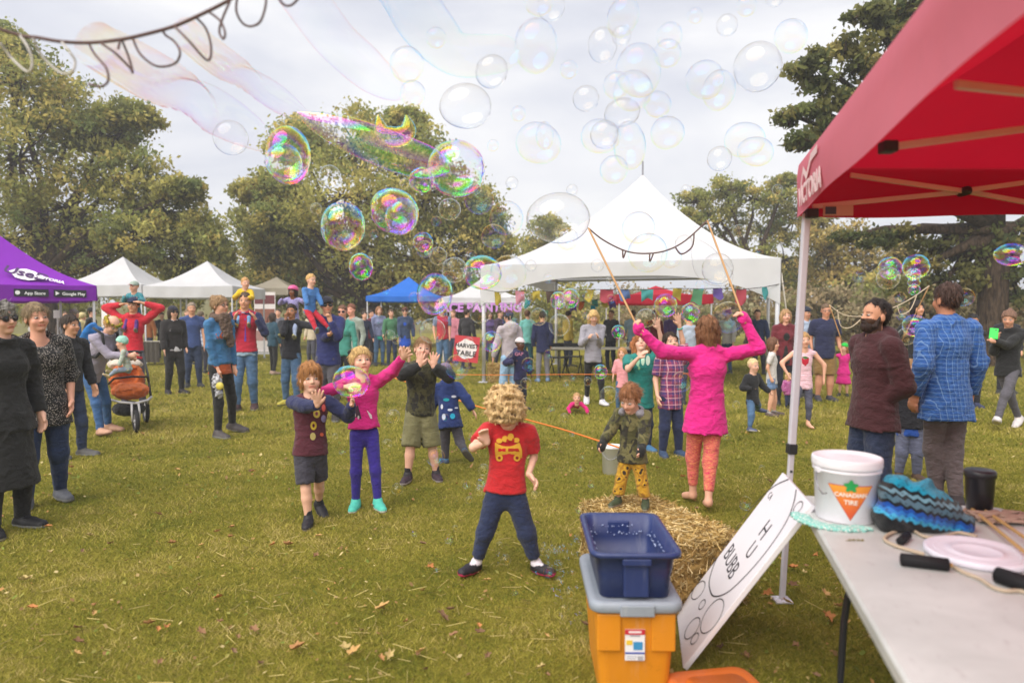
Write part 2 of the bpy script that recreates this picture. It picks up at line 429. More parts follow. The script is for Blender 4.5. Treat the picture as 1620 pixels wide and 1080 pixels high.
def hairmesh(hs, wh, MH, hh, seed, style, dist):
    D, xs, ys, zs = hs.field(wh); V, Q = snets(D, xs, ys, zs)
    if dist > 9 or len(Q) < 10: return np_mesh('hair', V, Q)
    r = np.random.default_rng(seed); n = 2000 if dist < 7 else 800
    A, B, C = V[Q[:, 0]], V[Q[:, 1]], V[Q[:, 2]]; N = np.cross(B - A, C - A); ar = np.linalg.norm(N, axis=1) + 1e-12; N /= ar[:, None]
    i = r.choice(len(Q), n, p=ar / ar.sum()); u = r.random((n, 2)); P = A[i] + (B[i] - A[i]) * u[:, :1] + (V[Q[i, 3]] - A[i]) * u[:, 1:]; N = N[i]
    R3 = np.array(MH.to_3x3()); dn = R3 @ np.array((0, .25, -1.0)); d = np.repeat(dn[None], n, 0) + r.normal(size=(n, 3)) * (.25 if style != 'curly' else 1.2)
    d -= N * (d * N).sum(1)[:, None] * .95; d /= np.linalg.norm(d, axis=1)[:, None] + 1e-9; d += N * (.12 + .22 * r.random((n, 1))) * (1 if style != 'curly' else 1.8)
    L = hh * (.10 + .16 * r.random((n, 1))) * (1 if style not in ('crop',) else .5) * (1 if style != 'curly' else .7); w = np.cross(d, N) ; w /= np.linalg.norm(w, axis=1)[:, None] + 1e-9; w *= .0013 * max(1, dist / 5)
    p0 = P - N * .002; p1 = p0 + d * L * .55 + N * L * .04; p2 = p0 + d * L - N * L * .12
    k = len(V); S = np.concatenate([p0 - w, p0 + w, p1 + w * .9, p1 - w * .9, p2 + w * .3, p2 - w * .3]); ix = np.arange(n)
    q1 = np.stack([ix, ix + n, ix + 2 * n, ix + 3 * n], 1) + k; q2 = np.stack([ix + 3 * n, ix + 2 * n, ix + 4 * n, ix + 5 * n], 1) + k
    return np_mesh('hair', np.concatenate([V, S]), np.concatenate([Q, q1, q2]))
PCOUNT = [0]
def person(label, foot, head=None, H=None, yaw=0, hr=.137, w=1.0, fem=0, vox=None, lean=0, side=0, twist=0, hpitch=0, hyaw=0, hroll=0,
           A=None, B=None, fa=None, fb=None, pa=None, pb=None, ka=None, kb=None, ha='relax', hb='relax', hna=None, hnb=None,
           skin='#d9a68c', top='#777777', topname='shirt', slv=1.0, sleevec=None, hem=.03, loose=.014, flare=0, hood=0, collar=0, neck=0, openf=None,
           bot='#333344', botname='trousers', leg=1.0, bl=.012, cuff=None, shoes='#333333', sole='#888888', socks=None, bare=False, dress=None,
           hair='short', hc='#5a3d2a', hlen=.5, beard=None, cap=None, capc='#222233', glasses=None, iris='#3b2a1c', pos=None, pel=None, hipoff=(0, 0),
           group='people watching the bubbles', sleeve_roll=0, extra=None, under=None, fout=.22):
    """foot/head: pixels of the feet (on the ground) and of the head top. A/B: hands of the local -x / +x arm,
    fa/fb feet. ('px',x,y,dy) gives a pixel at the person's depth + dy, tuples are in units of H in the person's own frame."""
    PCOUNT[0] += 1; seed = PCOUNT[0] * 17
    rp = random.Random(seed); hroll += rp.gauss(0, 3); hyaw += rp.gauss(0, 6); twist += rp.gauss(0, 4); side += rp.gauss(0, 1.2)
    if fa is None and fb is None and pos is None:
        q = rp.uniform(-1, 1); fa = (-.055 - .02 * rp.random(), -.035 * q, 0); fb = (.055 + .02 * rp.random(), .035 * q, 0)
    P0 = Vector(pos) if pos is not None else G(*foot)
    if H is None: H = AT(head[0] if isinstance(head, tuple) else foot[0], head[1] if isinstance(head, tuple) else head, P0.y).z - P0.z
    dist = P0.y
    if pos is None: P0.z -= .012
    if H > 1.45: loose *= .8
    if vox is None: vox = .0095 if dist < 5.5 else (.0125 if dist < 8.5 else (.017 if dist < 12 else .024))
    fine = dist < 8.5
    root = thing('person', label, 'person', P0, rad(yaw), group)
    MW = Matrix.Translation(P0) @ Matrix.Rotation(rad(yaw), 4, 'Z'); MI = MW.inverted()
    def loc(q):
        if q is None: return None
        if q[0] == 'px': return MI @ AT(q[1], q[2], P0.y + q[3])
        if q[0] == 'g': return MI @ G(q[1], q[2])
        if q[0] == 'w': return MI @ Vector(q[1])
        return Vector(q) * H
    hh = hr * H; kid = max(0, (hr - .132) / .08)
    nl = (.036 - .013 * min(kid, 1)) * H; shz = H - hh - nl; hz = H * (.505 - (hr - .132) * 1.2)
    sw = H * (.106 - .010 * fem - .003 * kid) * (.85 + .15 * w); hw = H * (.043 + .004 * fem)
    ua = H * .168 * (1 - .1 * kid); fl = H * .138 * (1 - .1 * kid); hl = H * (.098 + .004 * kid); ank = (.042 + .008 * min(kid, 1)) * H
    pz = hz if pel is None else pel
    Pv = Vector((hipoff[0] * H, hipoff[1] * H, pz))
    RT = Matrix.Rotation(rad(twist), 3, 'Z') @ Matrix.Rotation(rad(side), 3, 'Y') @ Matrix.Rotation(rad(lean), 3, 'X')
    L = shz - hz; X, Y, Z = RT @ Vector((1, 0, 0)), RT @ Vector((0, 1, 0)), RT @ Vector((0, 0, 1))
    waist = Pv + Z * L * .38; chest = Pv + Z * L * .72; S = Pv + Z * L
    shA, shB = S - X * sw - Z * .026 * H, S + X * sw - Z * .026 * H
    RH = RT.lerp(Matrix.Identity(3), .4) @ Matrix.Rotation(rad(hyaw), 3, 'Z') @ Matrix.Rotation(rad(hroll), 3, 'Y') @ Matrix.Rotation(rad(hpitch), 3, 'X')
    nk = S + Z * nl * .6 - Y * .006 * H; HC = nk + RH @ Vector((0, -.04 * hh, nl * .4 + hh * .5))
    MH = Matrix.Translation(HC) @ RH.to_4x4()
    # arms
    def arm(q, sh, sx, pole, n):
        t = loc(q)
        if t is None: t = sh + Vector((sx * rp.uniform(.015, .05) * H, -rp.uniform(.0, .08) * H, -(ua + fl) * rp.uniform(.93, .985)))
        pole = Vector(pole) if pole is not None else Vector((sx * .35, .8, -.45))
        el, wr = ik(sh, t, ua, fl, pole); return el, wr
    elA, wrA = arm(A, shA, -1, pa, hna); elB, wrB = arm(B, shB, 1, pb, hnb)
    # legs
    hipA, hipB = Pv - X * hw - Z * .0 * H, Pv + X * hw
    th = hz * .50; sn = hz - th - ank
    def lg(q, hip, sx, pole):
        t = loc(q)
        if t is None: t = Vector((sx * (hw + .01 * H), 0, 0))
        if q is not None and q[0] in ('g',): t = Vector((t.x, t.y, 0))
        t = t + Vector((0, 0, ank)); pole = Vector(pole) if pole is not None else Vector((sx * .12, -1, 0))
        return ik(hip, t, th, sn, pole)
    kA, aA = lg(fa, hipA, -1, ka); kB, aB = lg(fb, hipB, 1, kb)
    R = lambda f: f * H * w
    # ---------------- skin
    b = SDF(vox * 1.9, .018 * H); b.k = .012 * H
    b.fine.append((np.array(HC), np.array((hh * .5, hh * .55, hh * .55)), vox * (.56 if fine else .7)))
    dep = (Y, .66)
    b.cone(Pv, waist, R(.058), R(.055), sq=dep); b.cone(waist, chest, R(.055), R(.066), sq=dep); b.cone(shA, shB, .028 * H, sq=None)
    b.cone(nk - Z * nl, HC - RH @ Vector((0, -.02 * hh, .25 * hh)), .25 * hh * (1.05 - .12 * fem) * (.9 + .1 * w), .22 * hh)
    for sh, el, wr in ((shA, elA, wrA), (shB, elB, wrB)):
        b.cone(sh, el, R(.026), R(.021)); b.cone(el, wr, R(.0215), .0145 * H)
    for hp, kn, an in ((hipA, kA, aA), (hipB, kB, aB)):
        q_ = .74 if (bot and leg > .6) else 1.0; q1 = .82 if bot else 1.0
        b.cone(hp, kn, R(.045) * q1, R(.030) * q_); mid = kn.lerp(an, .3); b.cone(kn, mid, R(.029) * q_, R(.0315) * q_); b.cone(mid, an, R(.0315) * q_, .0195 * H * (q_ * .5 + .5))
    # head
    b.M = MH; h = hh
    b.ell((0, .05 * h, .11 * h), (.335 * h, .405 * h, .385 * h), k=.03 * h); b.ell((0, -.10 * h, -.17 * h), (.262 * h, .27 * h, .315 * h), k=.1 * h)
    b.ell((0, -.265 * h, -.40 * h), (.10 * h, .085 * h, .075 * h), k=.08 * h)
    for sx in (-1, 1):
        b.ell((sx * .15 * h, -.25 * h, -.14 * h), (.11 * h, .09 * h, .10 * h), k=.09 * h)
        b.ell((sx * .34 * h, .04 * h, -.06 * h), (.035 * h, .085 * h, .125 * h), k=.02 * h)
        b.ell((sx * .135 * h, -.405 * h, .005 * h), (.085 * h, .07 * h, .052 * h), k=.05 * h, op='s')
    b.cone((0, -.335 * h, .03 * h), (0, -.425 * h, -.115 * h), .03 * h, .047 * h, k=.035 * h)
    for sx in (-1, 1): b.ell((sx * .045 * h, -.38 * h, -.13 * h), (.035 * h, .04 * h, .03 * h), k=.02 * h)
    b.cone((-.085 * h, -.335 * h, -.262 * h), (.085 * h, -.335 * h, -.262 * h), .03 * h, k=.02 * h)
    b.cone((-.07 * h, -.375 * h, -.268 * h), (.07 * h, -.375 * h, -.268 * h), .008 * h, k=.012 * h, op='s')
    b.M = None
    # hands
    def hand(wr, el, mode, n, sx):
        d = (wr - el).normalized()
        if isinstance(mode, tuple): d = (Vector(mode[1])).normalized(); mode = mode[0]
        nn = Vector(n) if n is not None else Vector((-sx, -.2, 0)); nn = nn - d * nn.dot(d); nn = nn.normalized() if nn.length > 1e-4 else d.orthogonal().normalized()
        c = d.cross(nn)           # across the palm
        thumb = c if c.dot(Vector((0, -1, .3))) > 0 else -c
        if mode == 'open': thumb = c if c.dot(Vector((-sx, 0, .2))) > 0 else -c
        r = hl * .088; pm = wr + d * hl * .26; kn = wr + d * hl * .5
        b.cone(wr, pm, .0145 * H, .02 * H, sq=(nn, .6), k=.008 * H); b.cone(wr + d * hl * .12, kn - d * hl * .03, hl * .21, hl * .235, sq=(nn, .42), k=.01 * H)
        if dist > 8.0:
            e = kn + (d * .8 + nn * .3) * hl * .35; b.cone(kn, e, hl * .2, hl * .15, sq=(nn, .45), k=.006 * H); b.cone(pm, pm + (thumb * .8 + d * .6) * hl * .35, r * 1.3, r, k=.004 * H); return
        cz = wr + d * hl * .5; b.fine.append((np.array(cz), np.array((hl * .62,) * 3), max(.0055, vox * .55) if mode == 'open' else .008))
        curl = {'open': .05, 'relax': .45, 'grip': 1.35, 'fist': 1.5, 'half': .8}[mode]; spread = {'open': .26}.get(mode, .05)
        for i, ln in enumerate((.42, .5, .47, .37)):
            o = (i - 1.5); ba = kn + thumb * (-o) * hl * .118
            dd = (d - thumb * o * spread).normalized(); s1 = dd * math.cos(curl * .5) + nn * math.sin(curl * .5); m1 = ba + s1 * hl * ln * .48
            s2 = dd * math.cos(curl * 1.35) + nn * math.sin(curl * 1.35); m2 = m1 + s2 * hl * ln * .52
            b.cone(ba, m1, r, r * .9, k=.002); b.cone(m1, m2, r * .9, r * .7, k=.002)
        tb = wr + d * hl * .16 + thumb * hl * .16; td = (thumb * (.75 if mode == 'open' else .5) + d * .75 + nn * (.15 if mode == 'open' else .45)).normalized(); tm = tb + td * hl * .24
        b.cone(tb, tm, r * 1.35, r * 1.05, k=.005); b.cone(tm, tm + (td * .75 + d * .35).normalized() * hl * .2, r * 1.05, r * .75, k=.002)
    hand(wrA, elA, ha, hna, -1); hand(wrB, elB, hb, hnb, 1)
    for an, kn, q in ((aA, kA, fa), (aB, kB, fb)):
        fd = Vector(((-1 if an is aA else 1) * fout, -1, 0)).normalized(); b.cone(an, an - Vector((0, 0, ank * .3)), .016 * H, .012 * H) if not bare else b.cone(an, an + fd * .09 * H - Vector((0, 0, ank * .55)), .022 * H, .017 * H)
    sk = np.array(lin(skin)); lip = sk * np.array((.95, .62, .62)); MHi = np.array(MH.inverted()); brow = np.array(lin(hc)) * .7
    def skc(V):
        l = (np.c_[V, np.ones(len(V))] @ MHi.T)[:, :3] / hh; c = np.repeat(sk[None], len(V), 0)
        ch = np.exp(-(((np.abs(l[:, 0]) - .17) / .1) ** 2 + ((l[:, 2] + .13) / .1) ** 2)) * (l[:, 1] < -.1) * .5
        c = c * (1 - ch[:, None] * np.array((0.02, .22, .2)))
        li = (np.abs(l[:, 0]) < .115) & (np.abs(l[:, 2] + .268) < .04 + .0 * l[:, 0]) & (l[:, 1] < -.3); c[li] = lip
        mo = (np.abs(l[:, 0]) < .085) & (np.abs(l[:, 2] + .266) < .012) & (l[:, 1] < -.3); c[mo] = lip * .45
        br = (np.abs(np.abs(l[:, 0]) - .145) < .085) & (np.abs(l[:, 2] - .085 + .25 * (np.abs(l[:, 0]) - .145) ** 2) < .022) & (l[:, 1] < -.2); c[br] = c[br] * .35 + brow * .65
        es = (((np.abs(l[:, 0]) - .135) / .1) ** 2 + (l[:, 2] / .05) ** 2 < 1) & (l[:, 1] < -.2); c[es] *= .72
        if beard:
            bd = (l[:, 1] < .12) & (l[:, 2] < -.12 - .25 * np.clip(l[:, 1] + .2, -.1, .5)) & (np.abs(l[:, 0]) < .4) & (l[:, 2] > -.6) & ~li; c[bd] = np.array(lin(beard)) * .8 + sk * .1
        return c
    body = meshobj('body', b.mesh('body', colf=skc), SKIN, root)
    if dist < 13:
        for sx in (-1, 1):
            e = meshobj('eye', eye_mesh(iris), None, root); e.matrix_local = MH @ Matrix.Translation((sx * .135 * hh, -.305 * hh, .005 * hh)) @ Matrix.Diagonal((.062 * hh, .066 * hh, .036 * hh, 1))
    wv = waves(seed, amp=.0034 * (H / 1.6) ** .5, n=10, lam=(.06, .2), stretch=(1, 1, 1.1)); wv2 = waves(seed + 1, amp=.0026 * (H / 1.6) ** .5, lam=(.05, .2), n=10, stretch=(1, 1, 1.2))
    if dist < 9:
        fo, w0, w1 = folds(seed + 8, .0075 * (H / 1.6) ** .6), wv, wv2; fo2 = folds(seed + 9, .0055 * (H / 1.6) ** .6, (.08, .2))
        tb = .3 if bl < .006 else 1.0; wv = lambda X, Y, Z: np.minimum(.45 * w0(X, Y, Z) + fo(X, Y, Z), .0012); wv2 = lambda X, Y, Z: np.minimum((.5 * w1(X, Y, Z) + fo2(X, Y, Z)) * tb, .0008)
    # ---------------- top
    tops = []
    def mk_top(name, mat, slv, hem, lo, sleevec=None, hood=0, collar=0, neck=0, dress=None, flare=0):
        t = SDF(vox * 1.12, .022 * H); hemp = Pv - Z * hem * H
        t.cone(hemp, waist, R(.087 + flare) + lo, R(.067) + lo, sq=(Y, .72), capa=True); t.cone(waist, chest, R(.066) + lo, R(.079) + lo, sq=(Y, .70))
        t.cone(chest, S - Z * .03 * H, R(.079) + lo, .058 * H + lo, sq=(Y, .66))
        for sx in (-1, 1): t.cone(S + Z * nl * .2 + X * sx * .02 * H, S + X * sx * sw * .92 - Z * .028 * H, .025 * H + lo * .4, .030 * H + lo * .5)
        if fem:
            for sx in (-1, 1): t.ell(chest - Y * R(.042) + X * sx * R(.035) - Z * .015 * H, (.04 * H * w, .032 * H * w, .042 * H * w), k=.03 * H)
        SL = t if not sleevec else SDF(vox, .02 * H); Lt = ua + fl
        for sh, el, wr in ((shA, elA, wrA), (shB, elB, wrB)):
            if slv <= .02: continue
            l1 = min(1, slv * Lt / ua); e1 = sh.lerp(el, l1); SL.cone(sh, e1, R(.028) + lo * .8, R(.0255) + lo * .85, capb=slv * Lt < ua, k=.011 * H)
            if slv * Lt > ua:
                l2 = min(1.04, (slv * Lt - ua) / fl); e2 = el + (wr - el) * l2; SL.cone(el, e2, R(.0262) + lo * .9, .0165 * H + lo * .75, capb=True, k=.008 * H)
        if hood:
            t.ell(S + Y * .045 * H + Z * .012 * H, (.075 * H, .045 * H, .05 * H), k=.02 * H); t.ell(S + Y * .06 * H - Z * .045 * H, (.055 * H, .03 * H, .055 * H), k=.03 * H)
        if collar: t.cone(S - Z * .005 * H, S + Z * (nl * .75) - Y * .012 * H, .27 * hh + .012, .27 * hh + .012, capb=True, k=.01)
        t.ell(S + Z * nl * .2 - Y * .004 * H, (.052 * H, .046 * H, .024 * H), k=.02 * H)
        if dress:
            t.cone(Pv, Pv - Vector((0, 0, dress * H)), R(.08) + lo, R(.08 + flare) + .02 + lo, sq=(Y, .8), capb=True)
        if neck: t.ell(S + Z * .03 * H - Y * (.035 + neck * .4) * H, (.05 * H + neck * H * .5, .06 * H, (.035 + neck) * H), k=.01, op='s')
        else: t.ell(S + Z * nl * .9 - Y * .012 * H, (.245 * hh + .004, .26 * hh + .004, .035 * H), k=.008, op='s')
        if openf and name == topname: t.cone(S - Y * (.078 * H * w + lo) + Z * .03 * H, Pv - Y * (.07 * H * w + lo) - Z * .2 * H, openf * H * .4, openf * H, sq=(X, 1.0), k=.006, op='s')
        o = meshobj(name, t.mesh(name, wv), cloth(mat), root); tops.append(o)
        if sleevec: meshobj('sleeves', SL.mesh('sleeves', wv), cloth(sleevec), root)
    if under: mk_top(under[0], under[1], under[2], under[3], max(.004, loose - .009), neck=under[4] if len(under) > 4 else 0)
    if top: mk_top(topname, top, slv, hem, loose, sleevec, hood, collar, neck, dress, flare)
    # ---------------- legs
    if bot:
        t = SDF(vox * 1.3, .018 * H)
        t.cone(Pv + Z * .085 * H, Pv - Z * .01 * H, R(.062) + bl * .6, R(.072) + bl * .8, sq=(Y, .68), capa=False)
        if leg > 0:
            for hp, kn, an in ((hipA, kA, aA), (hipB, kB, aB)):
                tot = th + sn; Lg = leg * tot; e1 = hp.lerp(kn, min(1, Lg / th)); cf = cuff if cuff is not None else .024 * H + bl * .5
                if Lg <= th: t.cone(hp, e1, R(.045) + bl * .7, R(.039) + bl * 1.0, capb=True, k=.004 * H)
                else:
                    t.cone(hp, kn, R(.045) + bl * .9, R(.0325) + bl * .8, k=.005 * H); e2 = kn + (an - kn) * min(1.02, (Lg - th) / sn); t.cone(kn, e2, R(.0325) + bl * .8, cf, capb=True)
        else:
            t.cone(Pv, Pv - Vector((0, 0, -leg * H)), R(.078) + bl, R(.1) + bl, sq=(Y, .8), capb=True)
        meshobj(botname, t.mesh(botname, wv2), cloth(bot), root)
    # ---------------- feet
    if not bare:
        for an, kn, sx in ((aA, kA, -1), (aB, kB, 1)):
            fdir = (Vector((sx * fout, -1, 0))).normalized(); shin = (kn - an).normalized(); gz = an.z - ank
            fd = fdir - shin * fdir.dot(shin); fd = fd.normalized() if abs(shin.z) < .9 or gz > .02 else fdir
            dn = -shin if (abs(shin.z) < .9 or gz > .02) else Vector((0, 0, -1))
            heel = an + dn * ank * .55 - fd * .018 * H; toe = an + dn * ank * .62 + fd * .108 * H; sv = fd.cross(dn)
            s = SDF(min(vox, .010) if fine else vox, .012 * H)
            s.cone(heel, an + dn * ank * .6 + fd * .05 * H, .029 * H, .032 * H, sq=(dn, .95)); s.cone(an + dn * ank * .6 + fd * .05 * H, toe, .0315 * H, .027 * H, sq=(dn, .85)); s.cone(an + dn * ank * .1, heel.lerp(toe, .3) + dn * .0, .0275 * H, .029 * H)
            s.cone(an - dn * .022 * H, an + dn * ank * .3, .0265 * H, .028 * H, capa=True)
            s.plane(an + dn * ank, dn)
            so, up_, o0, dnn = np.array(lin(sole)), np.array(lin(shoes)), np.array(an), np.array(dn)
            def shc(V, so=so, up_=up_, o0=o0, dnn=dnn):
                q = (V - o0) @ dnn; c = np.where((q > ank - .016 * H)[:, None], so, up_)
                if socks:
                    c = np.where((q < -.002 * H)[:, None], np.array(lin(socks)), c)
                return c
            meshobj('shoe', s.mesh('shoe', colf=shc), SHOE, root)
            if socks:
                k_ = SDF(vox, .01); k_.cone(an + dn * .01, an - dn * .05 * H, .0225 * H, .0245 * H, capb=True); meshobj('sock', k_.mesh('sock'), cloth(socks), root)
    # ---------------- hair
    hv = vox * (.7 if fine else .8); hs = SDF(hv, .05 * hh); hs.M = MH; dispf = None; hn = 'hair'
    wh = waves(seed + 3, lam=(.014 * hh / .2, .07 * hh / .2), n=12, amp=.0038 * hh / .2, stretch=(1, 1, .14)); jt = waves(seed + 5, lam=(.025 * hh / .2, .09 * hh / .2), n=8, amp=.026 * hh, stretch=(1, 1, .4))
    if hair:
        if hair in ('short', 'crop', 'mop', 'recede'):
            g = {'recede': .012, 'short': .02, 'crop': .01, 'mop': .06}[hair]; hs.ell((0, .065 * h, .15 * h), ((.338 + g) * h, (.41 + g) * h, (.385 + g * 1.6) * h))
            if hair == 'mop':
                hs.ell((0, .10 * h, -.08 * h), (.39 * h, .36 * h, .36 * h)); hs.ell((0, -.22 * h, .33 * h), (.25 * h, .2 * h, .12 * h))
                hs.ell((0, -.5 * h, -.19 * h), (.29 * h, .38 * h, .42 * h), op='s', k=.05 * h); dl = (0, -.02 * h, -.36 * h); hs.plane(dl, (0, 0, -1), jt)
            else: hs.plane((0, 0, (.13 if hair == 'recede' else -.07) * h), Vector((0, -1.25 if hair == 'recede' else -.92, -1)).normalized(), jt)
        elif hair in ('curly', 'afro'):
            r = random.Random(seed); g = hlen
            hs.k = .03 * h
            hs.ell((0, .06 * h, .16 * h), (.36 * h, .42 * h, .38 * h))
            for i in range(330 if (fine and hlen > .5) else (150 if fine else 60)):
                u = r.uniform(-.55 if g < 1 else -.75, 1); a = r.uniform(0, 6.283); q = Vector((math.sqrt(max(0, 1 - u * u)) * math.cos(a), math.sqrt(max(0, 1 - u * u)) * math.sin(a), u))
                if q.y < -.35 and q.z < .25 * (1 if g < .6 else .2) - (.35 if g > 1 else 0): continue
                p = Vector((q.x * (.36 + .1 * g) * h, .05 * h + q.y * (.42 + .1 * g) * h, .10 * h + q.z * (.40 + .13 * g) * h)); rr = r.uniform(.045, .085) * h * (.75 + .35 * g); p = p * 1.0 + q * (r.uniform(-.05, .03) * h)
                hs.ell(p, (rr, rr, rr * r.uniform(.8, 1.5)), k=.022 * h)
            wh = waves(seed + 3, lam=(.012, .05), n=12, amp=.006)
        elif hair in ('bob', 'long', 'pony', 'bun'):
            hs.ell((0, .06 * h, .12 * h), (.385 * h, .45 * h, .41 * h))
            if hair in ('bob', 'long'):
                hs.ell((0, .10 * h, -.12 * h), (.43 * h, .36 * h, .48 * h)); ln = hlen
                for sx in (-1, 1): hs.cone((sx * .33 * h, .0, .0), (sx * (.36 if ln < 1 else .30) * h, (.04 if ln < 1 else -.05) * h, -ln * h), .13 * h, .10 * h, k=.1 * h)
                hs.cone((0, .25 * h, 0), (0, .26 * h, -ln * h), .26 * h, .2 * h, sq=((0, 1, 0), .6), k=.12 * h)
                hs.ell((0, -.52 * h, -.20 * h), (.265 * h, .42 * h, .47 * h), op='s', k=.04 * h)
            else:
                hs.plane((0, 0, -.1 * h), Vector((0, -.92, -1)).normalized())
                if hair == 'pony': hs.cone((0, .42 * h, .15 * h), (0, .58 * h, -.1 * h), .12 * h, .13 * h); hs.cone((0, .58 * h, -.1 * h), (0, .5 * h, -.7 * h), .13 * h, .05 * h)
                else: hs.ell((0, .38 * h, .38 * h), (.17 * h, .17 * h, .16 * h))
        elif hair == 'bald': hs.ell((0, .1 * h, -.02 * h), (.355 * h, .40 * h, .33 * h)); hs.plane((0, .02 * h, -.05 * h), Vector((0, -1, -.55)).normalized()); hs.ell((0, -.1 * h, .36 * h), (.3 * h, .42 * h, .28 * h), op='s', k=.03 * h)
        if cap and hair not in ('bob', 'long', 'pony', 'mop'): hs.plane((0, 0, .2 * h), (0, 0, 1))
        elif cap: hs.plane((0, 0, .3 * h), (0, 0, 1))
        meshobj('hair', hairmesh(hs, wh, MH, hh, seed, hair, dist), hairmat(hc), root)
    if beard:
        bs = SDF(hv, .04 * h); bs.M = MH; bs.ell((0, -.2 * h, -.36 * h), (.25 * h, .2 * h, .2 * h)); 
        for sx in (-1, 1): bs.cone((sx * .3 * h, -.02 * h, -.08 * h), (sx * .22 * h, -.15 * h, -.34 * h), .06 * h, .1 * h)
        bs.cone((-.1 * h, -.355 * h, -.215 * h), (.1 * h, -.355 * h, -.215 * h), .035 * h); bs.ell((0, -.40 * h, -.275 * h), (.1 * h, .1 * h, .03 * h), op='s', k=.02 * h); bs.ell((0, -.42 * h, -.1 * h), (.13 * h, .2 * h, .1 * h), op='s', k=.02 * h)
        meshobj('beard', bs.mesh('beard', wh), hairmat(beard), root)
    if cap:
        cs = SDF(hv, .03 * h); cs.M = MH
        if cap == 'cap':
            cs.ell((0, .055 * h, .16 * h), (.395 * h, .455 * h, .40 * h)); cs.plane((0, 0, .13 * h), (0, .1, -1)); me = cs.mesh('cap'); co = meshobj('cap', me, cloth(capc), root)
            br = SDF(hv, .01); br.M = MH; br.ell((0, -.46 * h, .155 * h), (.27 * h, .31 * h, .035 * h), R=Matrix.Rotation(rad(-12), 3, 'X')); meshobj('cap_brim', br.mesh('cap_brim'), cloth(capc if extra is None or 'brim' not in extra else extra['brim']), root)
        elif cap == 'beanie':
            cs.ell((0, .06 * h, .17 * h), (.40 * h, .46 * h, .42 * h)); cs.plane((0, 0, -.02 * h), Vector((0, -.55, -1)).normalized()); meshobj('beanie', cs.mesh('beanie', wh), cloth(capc), root)
        elif cap == 'helmet':
            cs.ell((0, .05 * h, .2 * h), (.46 * h, .56 * h, .42 * h)); cs.plane((0, 0, .1 * h), Vector((0, -.25, -1)).normalized()); meshobj('helmet', cs.mesh('helmet'), paint(capc, .3), root)
            st = MB()
            for sx in (-1, 1): st.tube([MH @ Vector((sx * .40 * h, .02 * h, .12 * h)), MH @ Vector((sx * .33 * h, -.1 * h, -.25 * h)), MH @ Vector((0, -.25 * h, -.5 * h))], .022 * h, 6)
            st.build('chin_strap', cloth('#202020'), root)
        elif cap == 'hat':
            cs.ell((0, .05 * h, .22 * h), (.39 * h, .44 * h, .38 * h)); cs.plane((0, 0, .16 * h), (0, 0, -1)); meshobj('hat', cs.mesh('hat'), cloth(capc), root)
            br = SDF(hv, .01); br.M = MH; br.ell((0, .03 * h, .18 * h), (.62 * h, .68 * h, .05 * h)); meshobj('hat_brim', br.mesh('hat_brim'), cloth(capc), root)
        elif cap == 'crown':
            cr = SDF(hv, .01); cr.M = MH; r = random.Random(seed)
            for i in range(70):
                a = r.uniform(0, 6.283); rr = r.uniform(.05, .095) * h; cr.ell((math.cos(a) * .39 * h, .05 * h + math.sin(a) * .45 * h, (.22 + r.uniform(-.07, .09)) * h), (rr, rr * .8, rr), k=.006)
            V = cr.mesh('flower_crown', wh, colf=lambda V: np.array([lin(c) for c in ('#8a8a2a', '#b59a3a', '#5f6a25', '#c7a23c', '#77812e')])[(np.floor(np.abs(np.sin(V[:, 0] * 91) + np.sin(V[:, 2] * 77 + V[:, 1] * 60)) * 2.4).astype(int)) % 5])
            meshobj('flower_crown', V, attr_mat('flowers', .8, .2), root)
    if glasses:
        gm = MB(); gr = MB(); n = 14
        for sx in (-1, 1):
            ring = [MH @ Vector((sx * .15 * h + math.cos(a) * .115 * h, -(.40 - .05 * abs(math.cos(a)) ) * h, .005 * h + math.sin(a) * .085 * h)) for a in (2 * math.pi * i / n for i in range(n))]
            gm.add([MH @ Vector((sx * .15 * h, -.415 * h, .005 * h))] + ring, [(0, i + 1, (i + 1) % n + 1) for i in range(n)])
            gr.tube(ring, .012 * h, 5, closed=True); gr.tube([MH @ Vector((sx * .26 * h, -.36 * h, .02 * h)), MH @ Vector((sx * .36 * h, -.1 * h, .03 * h)), MH @ Vector((sx * .36 * h, .1 * h, 0))], .014 * h, 5)
        gr.tube([MH @ Vector((-.04 * h, -.405 * h, .02 * h)), MH @ Vector((.04 * h, -.405 * h, .02 * h))], .014 * h, 5)
        go = gr.build('glasses', paint('#1b1614', .3), root, True)
        if glasses == 'sun': gm.build('lens', paint('#15121a', .08, .8), go, True)
    return dict(tops=tops, root=root, M=MW, MH=MW @ MH, hh=hh, H=H, S=MW @ S, chest=MW @ chest, waist=MW @ waist, P=MW @ Pv, wrA=MW @ wrA, wrB=MW @ wrB, elA=MW @ elA, elB=MW @ elB, X=MW.to_3x3() @ X, Y=MW.to_3x3() @ Y, Z=MW.to_3x3() @ Z, shA=MW @ shA, shB=MW @ shB, R=RT, local=dict(S=S, P=Pv, chest=chest, X=X, Y=Y, Z=Z))
